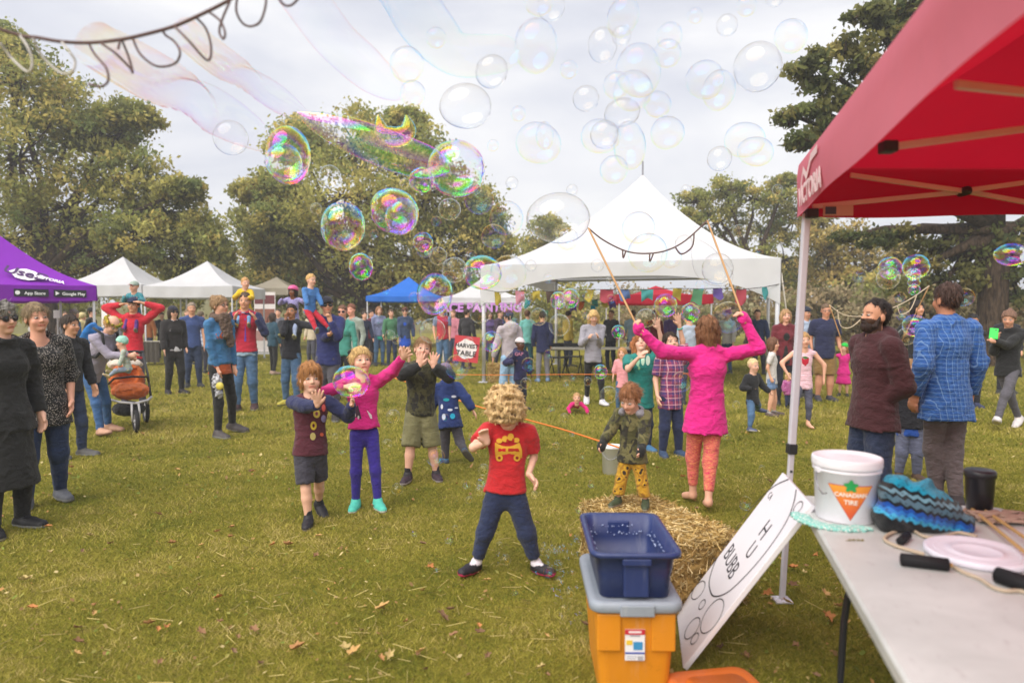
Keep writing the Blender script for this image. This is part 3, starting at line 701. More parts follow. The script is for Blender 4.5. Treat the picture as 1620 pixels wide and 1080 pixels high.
# ---------------------------------------------------------------- the setting
def ground_mat():
    t = NT('lawn'); o = t.obj(); a = t.noise(.30, 6, o, .62, .5); b = t.noise(1.7, 6, o, .65, .4); d = t.noise(34, 5, o, .72); e = t.noise(6, 4, o, .6)
    c = t.ramp(a, [(.30, lin('#6b6c26')), (.48, lin('#8d8636')), (.60, lin('#9c9040')), (.74, lin('#a89860'))])
    c = t.mix(t.math('MULTIPLY', t.ramp(b, [(.52, (0, 0, 0)), (.64, (1, 1, 1))]), .6), c, lin('#5d6424'))
    c = t.mix(t.math('MULTIPLY', t.ramp(e, [(.60, (0, 0, 0)), (.70, (1, 1, 1))]), .5), c, lin('#8f7a4c'))
    c = t.mix(.55, c, t.ramp(d, [(.35, (.4, .4, .36)), (.65, (1.25, 1.25, 1.2))]), 'MULTIPLY')
    t.base(c); t.set(.95, .1); t.bump(t.math('ADD', d, t.math('MULTIPLY', b, 2)), .8, .05); return t.m
gm_ = MB(); gm_.grid(lambda u, v: (-150 + 300 * u, -20 + 220 * v, 0), 8, 8); lawn = gm_.build('grass_ground', ground_mat()); tag(lawn, kind='structure')

GC = np.array([lin(c) for c in ('#626a26', '#727628', '#82802e', '#918b38', '#9f9640', '#aa9f4a', '#b8a75a', '#c4b070')])
def blades(n, y0, y1, h, wd, seed, power=1.0):
    r = np.random.default_rng(seed); u = r.random(n); Y = y0 * (y1 / y0) ** (u ** power); X = (r.random(n) * 2 - 1) * (.80 * Y + .3)
    pn = .5 + .22 * np.sin(X * 1.7 + 3 * np.sin(Y * .9)) * np.sin(Y * 2.1 + 2 * np.sin(X * 1.1)) + .16 * np.sin(X * 5.3 + 2 * np.sin(Y * 4.1)) * np.sin(Y * 6.1 + 1.5 * np.sin(X * 3.7)) + .14 * np.sin(X * 13 + 2 * np.sin(Y * 9)) * np.sin(Y * 15 + X * 4); pn = np.clip(pn, 0, 1)
    a = r.random(n) * 6.283; ln = h * (.55 + .9 * r.random(n)) * (.65 + .6 * pn); sc = (Y / 4) ** .75; w = wd * sc * (.6 + .8 * r.random(n)); ln = ln * (.75 + .25 * sc)
    la = r.random(n) * 6.283; lm = ln * (.5 + 1.1 * r.random(n)); V = np.zeros((n, 3, 3), np.float32)
    V[:, 0] = np.c_[X - np.cos(a) * w, Y - np.sin(a) * w, np.zeros(n)]; V[:, 1] = np.c_[X + np.cos(a) * w, Y + np.sin(a) * w, np.zeros(n)]
    V[:, 2] = np.c_[X + np.cos(la) * lm, Y + np.sin(la) * lm, ln]
    ci = np.clip((pn * 8 + r.normal(size=n) * 1.6 - .5).astype(int), 0, 7); c = GC[ci] * (.7 + .55 * r.random((n, 1)))
    return V.reshape(-1, 3), np.repeat(c, 3, 0)
v1, c1 = blades(340000, 2.2, 8.5, .019, .0021, 5, .85); v2, c2 = blades(120000, 8.0, 26, .036, .003, 6, .9)
V = np.concatenate([v1, v2]); C = np.concatenate([c1, c2]); me = np_mesh('grass_blades', V, np.arange(len(V)).reshape(-1, 3), False, C)
gb = meshobj('grass_blades', me, attr_mat('grass_blade', .8, .1, 0, .25, 0, 0, 1.6)); tag(gb, 'short yellow-green grass covering the festival field', 'grass', kind='stuff')
# straw scattered in the grass
r = np.random.default_rng(8); n = 2000; Y = 2.6 * (9 / 2.6) ** r.random(n); X = (r.random(n) * 2 - 1) * .78 * Y
pm = np.exp(-((X + 1.2) ** 2 / 3 + (Y - 3.2) ** 2 / 1.2)) + .6 * np.exp(-((X - .7) ** 2 / .5 + (Y - 3.9) ** 2 / .5)) + .18; k = r.random(n) < pm; X, Y = X[k], Y[k]; n = len(X)
a = r.random(n) * 6.283; L = .025 + .10 * r.random(n)**1.5; z = .01 + .018 * r.random(n); dz = (r.random(n) - .5) * .03; w = .0008
V = np.zeros((n, 4, 3), np.float32); dx, dy = np.cos(a) * L / 2, np.sin(a) * L / 2; nx, ny = -np.sin(a) * w, np.cos(a) * w
for i, (s, q) in enumerate(((-1, -1), (1, -1), (1, 1), (-1, 1))): V[:, i] = np.c_[X + s * dx + q * nx, Y + s * dy + q * ny, z + s * dz + q * .0012]
me = np_mesh('loose_straw', V.reshape(-1, 3), np.arange(4 * n).reshape(-1, 4), False, np.repeat(np.array(lin('#b3a268'))[None] * (.7 + .5 * r.random((n, 1))), 4, 0))
tag(meshobj('loose_straw', me, attr_mat('straw', .8, .2)), 'dry straw stalks strewn over the lawn', 'straw', kind='stuff')

# tiny leaf litter and clover in the turf
r = np.random.default_rng(18); n = 9000; Y = 2.4 * (14 / 2.4) ** r.random(n); X = (r.random(n) * 2 - 1) * .78 * Y; pn = np.sin(X * 1.3 + 2 * np.sin(Y * .8)) * np.sin(Y * 1.6 + X) ; k = r.random(n) < .35 + .35 * pn; X, Y = X[k], Y[k]; n = len(X)
a = r.random(n) * 6.283; L = (.005 + .012 * r.random(n) ** 2) * (Y / 4) ** .5; W = L * (.4 + .5 * r.random(n)); z = .012 + .016 * r.random(n); tl = r.normal(size=(n, 2)) * .4; V = np.zeros((n, 4, 3), np.float32); ca, sa = np.cos(a), np.sin(a)
for i, (p, q) in enumerate(((-1, 0), (0, -1), (1, 0), (0, 1))): V[:, i] = np.c_[X + p * L * ca - q * W * sa, Y + p * L * sa + q * W * ca, z + p * L * tl[:, 0] + q * W * tl[:, 1] + .004]
lc = np.array([lin(c) for c in ('#b59c68', '#a07c50', '#8a6e48', '#c9b682', '#6f7a34', '#7d8a3c', '#94904a', '#b88a54')])[r.integers(0, 8, n)] * (.8 + .4 * r.random((n, 1)))
tag(meshobj('leaf_litter', np_mesh('leaf_litter', V.reshape(-1, 3), np.arange(4 * n).reshape(-1, 4), False, np.repeat(lc, 4, 0)), attr_mat('litter', .8, .2, 0, .2, 0, 0, .8)), 'tiny leaf scraps and clover among the grass', 'leaf litter', kind='stuff')
# ---- trees
LEAF = attr_mat('leaf', .65, .2, 0, .5, 0, 0, .5)
BARK = NT('bark'); BARK.base(BARK.ramp(BARK.noise(6, 5, BARK.obj((3, 3, .6))), [(.35, lin('#2d241c')), (.65, lin('#5d4d3e'))])); BARK.set(.9, .2); BARK.bump(BARK.noise(8, 4, BARK.obj((4, 4, .7))), .8, .08); BARK = BARK.m
def leafcloud(pts, size, cols, seed, droop=.2):
    r = np.random.default_rng(seed); n = len(pts); d = r.normal(size=(n, 3)); d /= np.linalg.norm(d, axis=1)[:, None]; d[:, 2] -= droop; e = np.cross(d, r.normal(size=(n, 3))); e /= np.linalg.norm(e, axis=1)[:, None] + 1e-9
    s = (size * (.6 + .8 * r.random(n)))[:, None]; V = np.zeros((n, 4, 3), np.float32)
    V[:, 0] = pts - d * s * .6; V[:, 1] = pts + e * s * .34 + d * s * .05; V[:, 2] = pts + d * s * .6; V[:, 3] = pts - e * s * .34 + d * s * .05
    return V.reshape(-1, 3), np.repeat(cols, 4, 0)
def tree(name, label, Y, base_px, lobes, cols, leaf=.15, per=55, clumps=42, trunk_r=.35, gap=.0, seed=1, cat='tree', group='trees around the field', shell=.35, csz=(.16, .3), branch_up=1.0, base_h=None, twig=True):
    r = random.Random(seed); nr = np.random.default_rng(seed); B = AT(base_px, 500, Y); B.z = 0; root = thing(name, label, cat, B, 0, group)
    cc = np.array([lin(c) for c in cols]); P = []; K = []; lim = MB(); cent = []
    for lo in lobes:
        px, py, rx, ry = lo[:4]; dy = lo[4] if len(lo) > 4 else r.uniform(-.5, .5) * rx * Y / F * 1.5
        c = AT(px, py, Y + dy); k = (Y + dy) / F; R = (rx * k, .8 * (rx + ry) / 2 * k + .4, ry * k); cent.append((c, R))
        for i in range(int(clumps * (lo[5] if len(lo) > 5 else 1))):
            q = nr.normal(size=3); q /= np.linalg.norm(q); q *= (shell + (1 - shell) * r.random() ** .6); p = np.array(c) + q * np.array(R)
            if p[2] < .15: continue
            cs = r.uniform(*csz) * min(R[0], R[2]) + leaf * .8; m = int(per * r.uniform(.5, 1.3)); z = nr.normal(size=(m, 3)) * cs * np.array((.62, .62, .4)); P.append(p + z)
            ci = cc[min(len(cc) - 1, max(0, int(r.gauss(len(cc) / 2, len(cc) / 3.2))))]; ci = (ci * .94 + ci.mean() * .06) * np.array((.95, 1.0, .95)); K.append(ci[None] * (.72 + .72 * nr.random((m, 1))) * np.array((1 + .1 * r.uniform(-1, 1), 1, 1)))
            if twig and r.random() < .4:
                mid = Vector(p).lerp(c, .45) + Vector((r.uniform(-.2, .2), r.uniform(-.2, .2), r.uniform(-.3, .1))); lim.tube([Vector(p) - B, mid - B, c - B], [.012 * leaf / .15, .03, .05], 4)
    P = np.concatenate(P); K = np.concatenate(K); V, C = leafcloud(P - np.array(B), leaf, K, seed)
    meshobj('crown', np_mesh('crown', V, np.arange(len(V)).reshape(-1, 4), False, C), LEAF, root)
    if trunk_r:
        low = min(c.z - R[2] for c, R in cent); topz = max(1.2, low + .4) if base_h is None else base_h; ax = Vector((r.uniform(-.2, .2), 0, topz))
        lim.tube([(0, 0, -.1), (0, 0, .25), ax * .5, ax], [trunk_r * 1.5, trunk_r * 1.1, trunk_r * .95, trunk_r * .85], 12)
        for c, R in cent:
            d = c - B; m1 = ax.lerp(d, .4) + Vector((r.uniform(-.5, .5), r.uniform(-.5, .5), .25 * R[2] * branch_up)); lim.tube([ax, m1, ax.lerp(d, .75) + Vector((0, 0, .2)), d], [trunk_r * .55, trunk_r * .35, trunk_r * .22, trunk_r * .1], 7)
        lim.build('trunk', BARK, root, True)
    return root
OL = ('#848140', '#95914a', '#a59c50', '#b3a656', '#80844a', '#c4b262', '#9a9850')
OL2 = ('#8c8944', '#a09a4e', '#b0a556', '#beae5c', '#8d904e', '#ccb968', '#a49f56')
DK = ('#565a34', '#646838', '#72723c', '#827c44', '#5e663a', '#94884c')
tree('broadleaf_tree', 'huge olive-gold tree at far left behind the purple tent', 27, 75, [(30, 130, 75, 70), (110, 190, 75, 62), (30, 250, 100, 85), (165, 215, 62, 42), (205, 185, 46, 22), (195, 280, 70, 48), (110, 330, 95, 62), (265, 335, 58, 40), (20, 380, 80, 70), (220, 375, 70, 40), (325, 375, 34, 34), (300, 410, 60, 36), (150, 410, 80, 42), (5, 70, 42, 32), (290, 300, 34, 16), (345, 415, 22, 30)], OL, .145, 86, 54, .4, seed=3, csz=(.18, .33))
tree('broadleaf_tree', 'big rounded golden-green tree in the centre behind the blue tent', 33, 585, [(470, 225, 46, 36), (560, 225, 70, 52), (650, 235, 60, 48), (545, 310, 110, 65), (680, 310, 88, 68), (435, 300, 48, 28), (425, 350, 58, 38), (750, 330, 42, 46), (480, 390, 85, 52), (600, 395, 95, 60), (705, 395, 70, 54), (395, 305, 26, 14), (780, 380, 30, 40), (455, 440, 70, 40), (560, 450, 90, 45), (680, 455, 90, 45), (430, 395, 50, 30), (640, 190, 30, 16)], OL2, .165, 92, 62, .42, seed=5, csz=(.22, .36))
tree('broadleaf_tree', 'small distant tree peeking over the left slope of the marquee roof', 46, 872, [(868, 355, 34, 20), (850, 385, 34, 26), (890, 385, 40, 26), (840, 420, 40, 40), (900, 420, 45, 40)], OL, .2, 45, 34, .3, seed=7)
tree('broadleaf_tree', 'wide airy tree right of the marquee peak', 38, 1190, [(1100, 320, 36, 20), (1145, 300, 34, 18), (1190, 315, 46, 28), (1235, 310, 34, 26), (1085, 350, 30, 18), (1140, 350, 44, 24), (1205, 365, 50, 28), (1255, 350, 34, 40), (1170, 400, 60, 26), (1240, 410, 55, 40), (1245, 285, 20, 8)], OL, .15, 62, 30, .35, seed=9, gap=.3)
tree('broadleaf_tree', 'pale thin tree seen under the red canopy edge', 36, 1330, [(1300, 375, 44, 26), (1350, 385, 50, 34), (1310, 420, 48, 32), (1385, 420, 50, 34), (1345, 450, 70, 28), (1420, 400, 40, 30), (1290, 350, 30, 20)], ('#8d7c3c', '#a38d48', '#b49c58', '#75692f', '#c4ad6c'), .18, 42, 32, .3, seed=11)
OAK = [(1405, 60, 34, 20), (1450, 30, 34, 24), (1345, 75, 26, 18), (1290, 95, 20, 14), (1360, 110, 28, 14), (1300, 130, 26, 16), (1265, 110, 16, 10), (1250, 180, 24, 14), (1290, 170, 22, 14), (1330, 160, 26, 16), (1270, 225, 24, 14), (1305, 205, 20, 12), (1420, 110, 34, 18), (1380, 150, 26, 14), (1395, 30, 26, 14), (1475, 80, 40, 28), (1440, 5, 40, 14), (1520, 40, 40, 40), (1370, 20, 24, 8),
       (1420, 370, 44, 16), (1480, 385, 40, 18), (1530, 370, 50, 22), (1590, 385, 40, 26), (1450, 415, 34, 14), (1500, 440, 36, 16), (1600, 430, 34, 20), (1545, 425, 30, 16), (1480, 470, 40, 14), (1430, 450, 34, 14), (1610, 470, 26, 16), (1390, 380, 24, 12), (1340, 375, 22, 9), (1620, 360, 40, 20), (1505, 402, 40, 16), (1560, 392, 40, 16), (1530, 455, 30, 14)]
tree('oak_tree', 'dark-leaved old oak reaching over the red canopy at right', 21, 1567, [o + (0.0,) if o[1] > 300 else o + (-4.0,) for o in OAK], DK, .14, 40, 13, .42, seed=13, shell=.15, csz=(.2, .42), base_h=4.2)
# shrubs and brush along the back of the field
BR = ('#857454', '#988260', '#a8926c', '#7a7248', '#b39f7c', '#86824e')
k = 0
for px, py, rx, ry, Y, cs, lb in [(60, 470, 110, 40, 34, OL, 'olive hedge behind the purple tent'), (250, 455, 90, 40, 36, OL, 'olive hedge behind the two white tents'), (390, 460, 60, 36, 38, OL2, 'golden bush left of the centre tree'), (560, 490, 110, 42, 35, OL, 'dense bush behind the blue tent'), (740, 480, 80, 42, 36, OL, 'bush behind the face painting tent'), (880, 495, 90, 48, 36, OL2, 'yellowish bush seen through the marquee'), (1020, 495, 100, 46, 40, BR, 'brownish brush behind the small red canopy'), (1180, 490, 100, 42, 34, BR, 'brown brush behind the marquee right leg'), (1290, 490, 80, 44, 28, BR, 'tall dry brush behind the navy shirt man'), (1390, 505, 80, 40, 27, BR, 'dry brush behind the bearded man'), (1500, 500, 80, 46, 26, BR, 'dry brush at the foot of the oak'), (1610, 500, 80, 50, 25, BR, 'dry brush at the far right edge'), (1240, 440, 60, 30, 40, OL, 'green thicket right of the marquee'), (1400, 460, 90, 26, 34, OL, 'green thicket below the red canopy')]:
    tree('bush', lb, Y, px, [(px - rx * .45, py, rx * .5, ry), (px + rx * .05, py - 6, rx * .5, ry * 1.1), (px + rx * .5, py + 2, rx * .5, ry), (px, py + 20, rx * .8, ry * .5)], cs, .17, 50, 30, 0, seed=40 + k, cat='bush', group='shrubs behind the field', twig=False); k += 1
hz_ = MB(); hz_.grid(lambda u, v: (-149 + 298 * u, 60 + 60 * v, 3.4 * math.sin(math.pi * min(1, v * 1.2) * .5) * (1 + .3 * math.sin(u * 37) + .2 * math.sin(u * 91 + 2))), 120, 6); hl_ = hz_.build('distant_hedge_bank', paint('#6b6534', .95, .1, .3, 0, .8, 3), None, True); tag(hl_, kind='structure')

# ---------------------------------------------------------------- tents
WHITE_T, BLUE_T, RED_T, PURP_T, GREY_T = fabric2('#d2d2d6', .22), fabric2('#2a6fd0', .2), fabric2('#c0283f', .3), fabric2('#8a2bb8', .2), fabric2('#c9bfae', .25)
ALU = paint('#c9c9cf', .4, .5, .06); DARKM = paint('#2a2a2e', .45)
def canopy(label, C, rot, w, eave, peak, val, mat, d=None, sag=.16, legs=(0, 1, 2, 3), legm=None, group='market tents', valp=0.0, valfn=None, peakw=.0, zb=0):
    d = d or w; root = thing('canopy_tent', label, 'tent', (C[0], C[1], zb), rot, group); cn = [(-w / 2, -d / 2), (w / 2, -d / 2), (w / 2, d / 2), (-w / 2, d / 2)]
    for i in range(4):
        a, b = Vector((*cn[i], eave)), Vector((*cn[(i + 1) % 4], eave)); pk = Vector((0, 0, peak))
        def roof(u, v):
            e = a.lerp(b, u); t = v; p = e.lerp(pk, t); p.z -= sag * math.sin(math.pi * t) * (1 - .35 * t) + .05 * math.sin(math.pi * u) * (1 - t) * sag * 3; return p
        m = MB(); m.grid(roof, 12, 12); m.build('roof_panel', mat, root, True)
        nrm = Vector(((a + b) / 2).to_2d()).normalized().to_3d() * .012
        def vl(u, v):
            p = a.lerp(b, u); p.z -= .05 * math.sin(math.pi * u) * sag * 3; z = val if valfn is None else valfn(u); p = p + nrm * (1 + 1.5 * v * math.sin(u * 23 + i)); p.z -= v * z + valp * math.sin(u * 19 + i) * v; return p
        m = MB(); m.grid(vl, 24, 4); m.build('valance', mat, root, True)
    for i in legs:
        x, y = cn[i]; x -= math.copysign(.04, x); y -= math.copysign(.04, y); m = MB(); m.box((x, y, eave / 2 - .02 - zb / 2), (.045, .045, eave - .06 + zb)); m.box((x, y, .01), (.09, .09, .02)); m.box((x, y, eave * .55), (.06, .06, .08)); m.build('leg', legm or ALU, root, bevel=.006)
    return root
# purple tent, its near-right corner from the picture
Cp = AT(152, 475, 14.6); e1, e2 = Vector((-.72, -.69, 0)), Vector((-.69, .72, 0)); Wp = 3.4
ctr = Vector((Cp.x, Cp.y, 0)) + (e1 + e2) * Wp / 2; rotp = math.atan2(-e1.y, -e1.x)
purp = canopy('purple canopy tent with white logo at the far left', ctr, rotp, Wp, 2.18, 3.5, .32, PURP_T, sag=.2, group=None)
# roof lettering on the panel that faces the camera
IM = purp.matrix_basis.inverted() if False else (Matrix.Translation((ctr.x, ctr.y, 0)) @ Matrix.Rotation(rotp, 4, 'Z')).inverted()
def onroof(px, py, off=.03):
    """where the pixel's ray meets the facing roof panel, tent space"""
    a = Vector((-Wp / 2, -Wp / 2, 2.18)); b = Vector((Wp / 2, -Wp / 2, 2.18)); pk = Vector((0, 0, 3.5)); n = (b - a).cross(pk - a).normalized()
    o = IM @ CAM; d = IM.to_3x3() @ ray(px, py); t = (a - o).dot(n) / d.dot(n); return o + d * t - n * (.0) + n * off, n
pts = [onroof(x, y, -.02)[0] for x, y in [(14, 427), (24, 424), (42, 424), (55, 428), (64, 433), (72, 437), (80, 440), (70, 440), (58, 441), (46, 442), (34, 440), (24, 437)]]
nrm_ = onroof(40, 432)[1]
m = MB(); m.add([p + nrm_ * -.0 for p in pts], [tuple(range(len(pts)))]); m.build('logo', paint('#f2eef6', .7), purp)
o_, n_ = onroof(44, 433, -.005); xa = onroof(60, 437)[0] - onroof(30, 430)[0]; ya = onroof(44, 425)[0] - onroof(44, 440)[0]
text_mesh('lettering', 'UseD', .34, paint('#4a2a60', .7), purp, frame(o_ - xa.normalized() * .02, xa, ya), .003, .006)
o_, n_ = onroof(80, 441, .0); text_mesh('lettering', 'VICTORIA', .12, paint('#f2eef6', .7), purp, frame(onroof(78, 442.5, .01)[0], xa, ya), .003, .004)
# app badges on the valance
for t, x in (('App Store', .55), ('Google Play', 1.22)):
    m = MB(); m.box((x, -Wp / 2 - .035, 2.0), (.58, .006, .15)); bd = m.build('badge', paint('#20202a', .6), purp)
    text_mesh('lettering', t, .085, paint('#f0f0f4', .7), purp, frame((x + .06, -Wp / 2 - .041, 1.99), (1, 0, 0), (0, 0, 1)), .002, .002)
    m = MB()
    if t[0] == 'A': m.tube([(x - .23, -Wp / 2 - .040, 2.0), (x - .23, -Wp / 2 - .044, 2.0)], .042, 14)
    else: m.add([(x - .26, -Wp / 2 - .042, 2.045), (x - .26, -Wp / 2 - .042, 1.955), (x - .19, -Wp / 2 - .042, 2.0)], [(0, 1, 2)])
    m.build('badge_mark', paint('#f0f0f4', .7), purp)
def px_tent(label, pxl, pxr, Y, eave_py, peak_px, mat, val=.28, rot=0, **k):
    a, b = AT(pxl, eave_py, Y), AT(pxr, eave_py, Y); w = b.x - a.x; C = ((a.x + b.x) / 2, Y + w / 2); pk = AT(peak_px[0], peak_px[1], Y + w / 2); return canopy(label, C, rot, w, a.z, pk.z, val, mat, **k)
px_tent('white canopy tent next to the purple tent', 92, 224, 22.4, 450, (160, 406), WHITE_T, .36)
px_tent('white canopy tent right of the man in red jacket', 226, 368, 22, 452, (282, 413), WHITE_T, .36)
px_tent('beige canopy tent behind the child in yellow', 372, 470, 30, 455, (410, 438), GREY_T, .3)
px_tent('blue canopy tent top far behind the beige tent', 408, 470, 38, 458, (432, 438), BLUE_T, .25)
px_tent('small grey canopy tent far behind the white tents', 335, 385, 42, 458, (352, 443), GREY_T, .3)
px_tent('blue canopy tent in front of the centre tree', 579, 697, 26.5, 468, (648, 438), BLUE_T, .2)
fp = px_tent('white canopy tent with pink face painting banner', 699, 826, 23, 470, (757, 438), WHITE_T, .22)
red2 = px_tent('red canopy tent standing behind the marquee', 978, 1128, 23.4, 465, (1050, 452), RED_T, .32)
# face painting banner (hangs from that tent)
ban = thing('banner', 'pink lettered banner under the white face painting tent', 'banner', AT(700, 478, 22.9)); a, b = AT(702, 487, 22.9), AT(826, 487, 22.9)
text_mesh('lettering', 'FACE PAINTING', .40, paint('#c98bd8', .6), ban, frame((a + b) / 2 - ban.location + Vector((-.15, 0, 0)), (1, 0, 0), (0, 0, 1)), .012, .016)
m = MB(); m.tube([a + Vector((-.1, .03, .2)) - ban.location, b + Vector((.1, .03, .2)) - ban.location], .012, 5); m.build('string', paint('#d8d0d8'), ban)
# ---- the big peaked marquee
MY = 15.7; ez = AT(760, 420, MY).z; best = None
for ia in range(25, 45):
    for it in range(-40, 41):
        ha, th_ = ia * .1, rad(it); c_, s_ = math.cos(th_), math.sin(th_); cy_ = MY + ha * (c_ + s_); cx_ = (1015 - CX) / F * cy_
        er = abs((cx_ - ha * (c_ - s_)) / (cy_ - ha * (c_ + s_)) * F + CX - 760) + abs((cx_ + ha * (c_ + s_)) / (cy_ - ha * (c_ - s_)) * F + CX - 1232)
        if best is None or er < best[0]: best = (er, ha, th_, cx_, cy_)
_, ha, MTH, cx_, cy_ = best; MWd = 2 * ha; MC = Vector((cx_, cy_, 0)); print('marquee', best)
pk = AT(1015, 276, MC.y)
marq = thing('marquee', 'large white peaked marquee with coloured flags under its roof', 'marquee', MC, MTH); cn = [(-MWd / 2, -MWd / 2), (MWd / 2, -MWd / 2), (MWd / 2, MWd / 2), (-MWd / 2, MWd / 2)]
MT = fabric2('#d0d0d4', .16, .7, .6)
for i in range(4):
    A_, B_ = Vector((*cn[i], ez)), Vector((*cn[(i + 1) % 4], ez)); pkv = Vector((0, 0, pk.z))
    def roof(u, v):
        e = A_.lerp(B_, u); p = e.lerp(pkv, v); zz = ez + (pk.z - ez) * (v ** 1.75 * .78 + .22 * v); p.z = zz - .10 * math.sin(math.pi * u) * (1 - v) * v * 3; return p
    m = MB(); m.grid(roof, 20, 20); m.build('roof_panel', MT, marq, True)
    nrm = ((A_ + B_) / 2); nrm.z = 0; nrm = nrm.normalized() * .02
    def vl(u, v):
        p = A_.lerp(B_, u) + nrm; dp = .30 + .62 * abs(2 * u - 1) ** 3.2 if i == 0 else (.08 if i == 2 else .3 + .35 * abs(2 * u - 1) ** 3); p.z -= v * dp; p += nrm * .6 * math.sin(u * 31) * v; return p
    m = MB(); m.grid(vl, 40, 6); m.build('valance', MT, marq, True)
for i in range(4):
    x, y = cn[i]; m = MB(); m.tube([(x * .985, y * .985, 0), (x * .985, y * .985, ez)], .045, 10); m.box((x * .985, y * .985, .01), (.22, .22, .02)); m.build('leg', ALU, marq, True)
for i in range(4):
    A_, B_ = Vector((*cn[i], ez - .03)) * 1, Vector((*cn[(i + 1) % 4], ez - .03)); m = MB(); m.tube([A_ * .985 + Vector((0, 0, .02)), B_ * .985 + Vector((0, 0, .02))], .035, 8); m.build('eave_bar', ALU, marq, True)
m = MB(); m.tube([(0, 0, pk.z - .5), (0, 0, AT(1011, 255, MC.y).z)], .022, 8); m.build('finial', paint('#8d8d95'), marq)
for x0, x1, y1 in ((1236, 1258, 600), (1180, 1196, 588)):
    p = AT(x0, 432, MY) if x0 > 1200 else AT(1172, 470, MY + 1.5); q = G(x1, y1); m = MB(); iv = Matrix.Rotation(-MTH, 3, 'Z'); m.tube([iv @ (p - MC), iv @ (p.lerp(q, .5) - MC), iv @ (q - MC)], .018, 6); m.build('guy_strap', paint('#d8cfc4'), marq, True)
FC = {'y': '#c9b44c', 'p': '#d08a9a', 'r': '#b04a58', 'b': '#5f78ac', 't': '#4fa3a5', 'g': '#5a8f6c', 'u': '#6b57a0', 'd': '#6d5a54', 'w': '#ded9d2', 'o': '#d9733c', 'c': '#39a9d8'}
def bunting(label, Y, flags, size, sagc, front=False):
    yy = (lambda x: (Y + math.tan(MTH) * 0 + (x - 760) / 472 * MWd * math.sin(MTH)) if front else Y); p0 = AT(flags[0][0], flags[0][1], yy(flags[0][0])); root = thing('bunting', label, 'bunting', p0, 0, 'flag strings under the marquee')
    pts = [AT(f[0], f[1] - 1, yy(f[0])) - p0 for f in flags]; m = MB(); m.tube([pts[0] + Vector((-.5, 0, .1))] + pts + [pts[-1] + Vector((.5, 0, .1))], .008, 5); m.build('cord', paint('#3a3634'), root)
    for i, (x, y, c) in enumerate(flags):
        rr = random.Random(i * 7 + len(flags)); w = size * rr.uniform(.75, 1.2); h = size * rr.uniform(.75, 1.3); c0 = pts[i]; tl = rr.uniform(-.6, .6); yw = rr.uniform(-.9, .9)
        m = MB(); m.grid(lambda u, v: c0 + Vector((((u - .5) * w + tl * v * h * .5) * math.cos(yw), (u - .5) * w * math.sin(yw) + .05 * math.sin(3 * u + 4 * v + i) * v, -v * h - .04 * math.sin(5 * u + i) * v)), 6, 6)
        m.build('flag', fabric2(FC[c], .35), root, True)
bunting('string of bright square flags along the marquee front', MY - .1, [(787, 463, 'y'), (822, 461, 'p'), (848, 461, 'y'), (870, 462, 'd'), (896, 461, 'p'), (934, 459, 'y'), (960, 459, 'r'), (986, 459, 'b'), (1024, 459, 't'), (1072, 457, 'y'), (1105, 458, 'g'), (1135, 457, 'u'), (1173, 459, 'r'), (1210, 455, 't')], .24, .1, True)
bunting('string of flags hanging deeper inside the marquee', MY + 4.5, [(835, 476, 't'), (862, 492, 'g'), (905, 478, 'u'), (930, 466, 'w'), (941, 475, 't'), (955, 474, 'y'), (921, 478, 'o'), (938, 484, 'c'), (968, 478, 'u')], .22, .1)
# ---- red canopy beside the camera
RT_C = AT(1263, 345, 3.62); RT_E = 2.31; RB = RT_C.z
tent = thing('canopy_tent', 'red canopy tent in the right foreground sheltering the table', 'tent', (RT_C.x, RT_C.y, 0))
c0 = Vector((0, 0, 0)); c1 = Vector((3.3, .05, 0)); near = (AT(1511, 128, 1.54) - RT_C); near.z = 0; near = near.normalized() * 3.3; c3 = near; c2 = c1 + near; peakz = 3.35; pk_ = (c1 + c3) / 2
REDF = fabric2('#b8142c', .5, .75, .8); REDV = fabric2('#e27d92', .25, .7, .8)  # one red cloth in two tones: pink valance has skylight painted in
for i, (A_, B_) in enumerate(((c0, c1), (c1, c2), (c2, c3), (c3, c0))):
    A_ = Vector((A_.x, A_.y, RT_E)); B_ = Vector((B_.x, B_.y, RT_E)); pkv = Vector((pk_.x, pk_.y, peakz))
    m = MB(); m.grid(lambda u, v: A_.lerp(B_, u).lerp(pkv, v) - Vector((0, 0, .12 * math.sin(math.pi * v))), 12, 12); m.build('roof_panel', REDF, tent, True)
    nr_ = (A_ + B_) / 2 - pkv; nr_.z = 0; nr_ = nr_.normalized() * .012
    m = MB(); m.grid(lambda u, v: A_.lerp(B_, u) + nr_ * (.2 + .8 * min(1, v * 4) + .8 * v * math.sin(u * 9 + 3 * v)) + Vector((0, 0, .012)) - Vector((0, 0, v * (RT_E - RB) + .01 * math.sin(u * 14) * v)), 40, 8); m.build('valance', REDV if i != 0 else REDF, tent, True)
BARM = paint('#dcb4b4', .5)
def bar(p, q, name='truss_bar', r=.011):
    m = MB(); d = (q - p); x = d.normalized(); M = frame((p + q) / 2, x, Vector((0, 0, 1)) if abs(x.z) < .9 else Vector((0, 1, 0))).to_3x3(); m.box((p + q) / 2, (d.length, r * 2.2, r * 1.4), M); return m.build(name, BARM, tent, bevel=.003)
o = Vector((RT_C.x, RT_C.y, 0))
def fw(px, py, Y): return AT(px, py, Y) - o
bar(fw(1285, 327, 3.57), fw(1528, 303, 3.57)); bar(fw(1345, 277, 3.54), fw(1528, 303, 3.54)); bar(fw(1524, 302, 3.57), fw(1760, 345, 3.57)); bar(fw(1524, 302, 3.54), fw(1760, 270, 3.54))
bar(fw(1412, 232, 2.35), fw(1800, 180, 2.6)); bar(fw(1512, 134, 1.9), fw(1800, 166, 2.2));
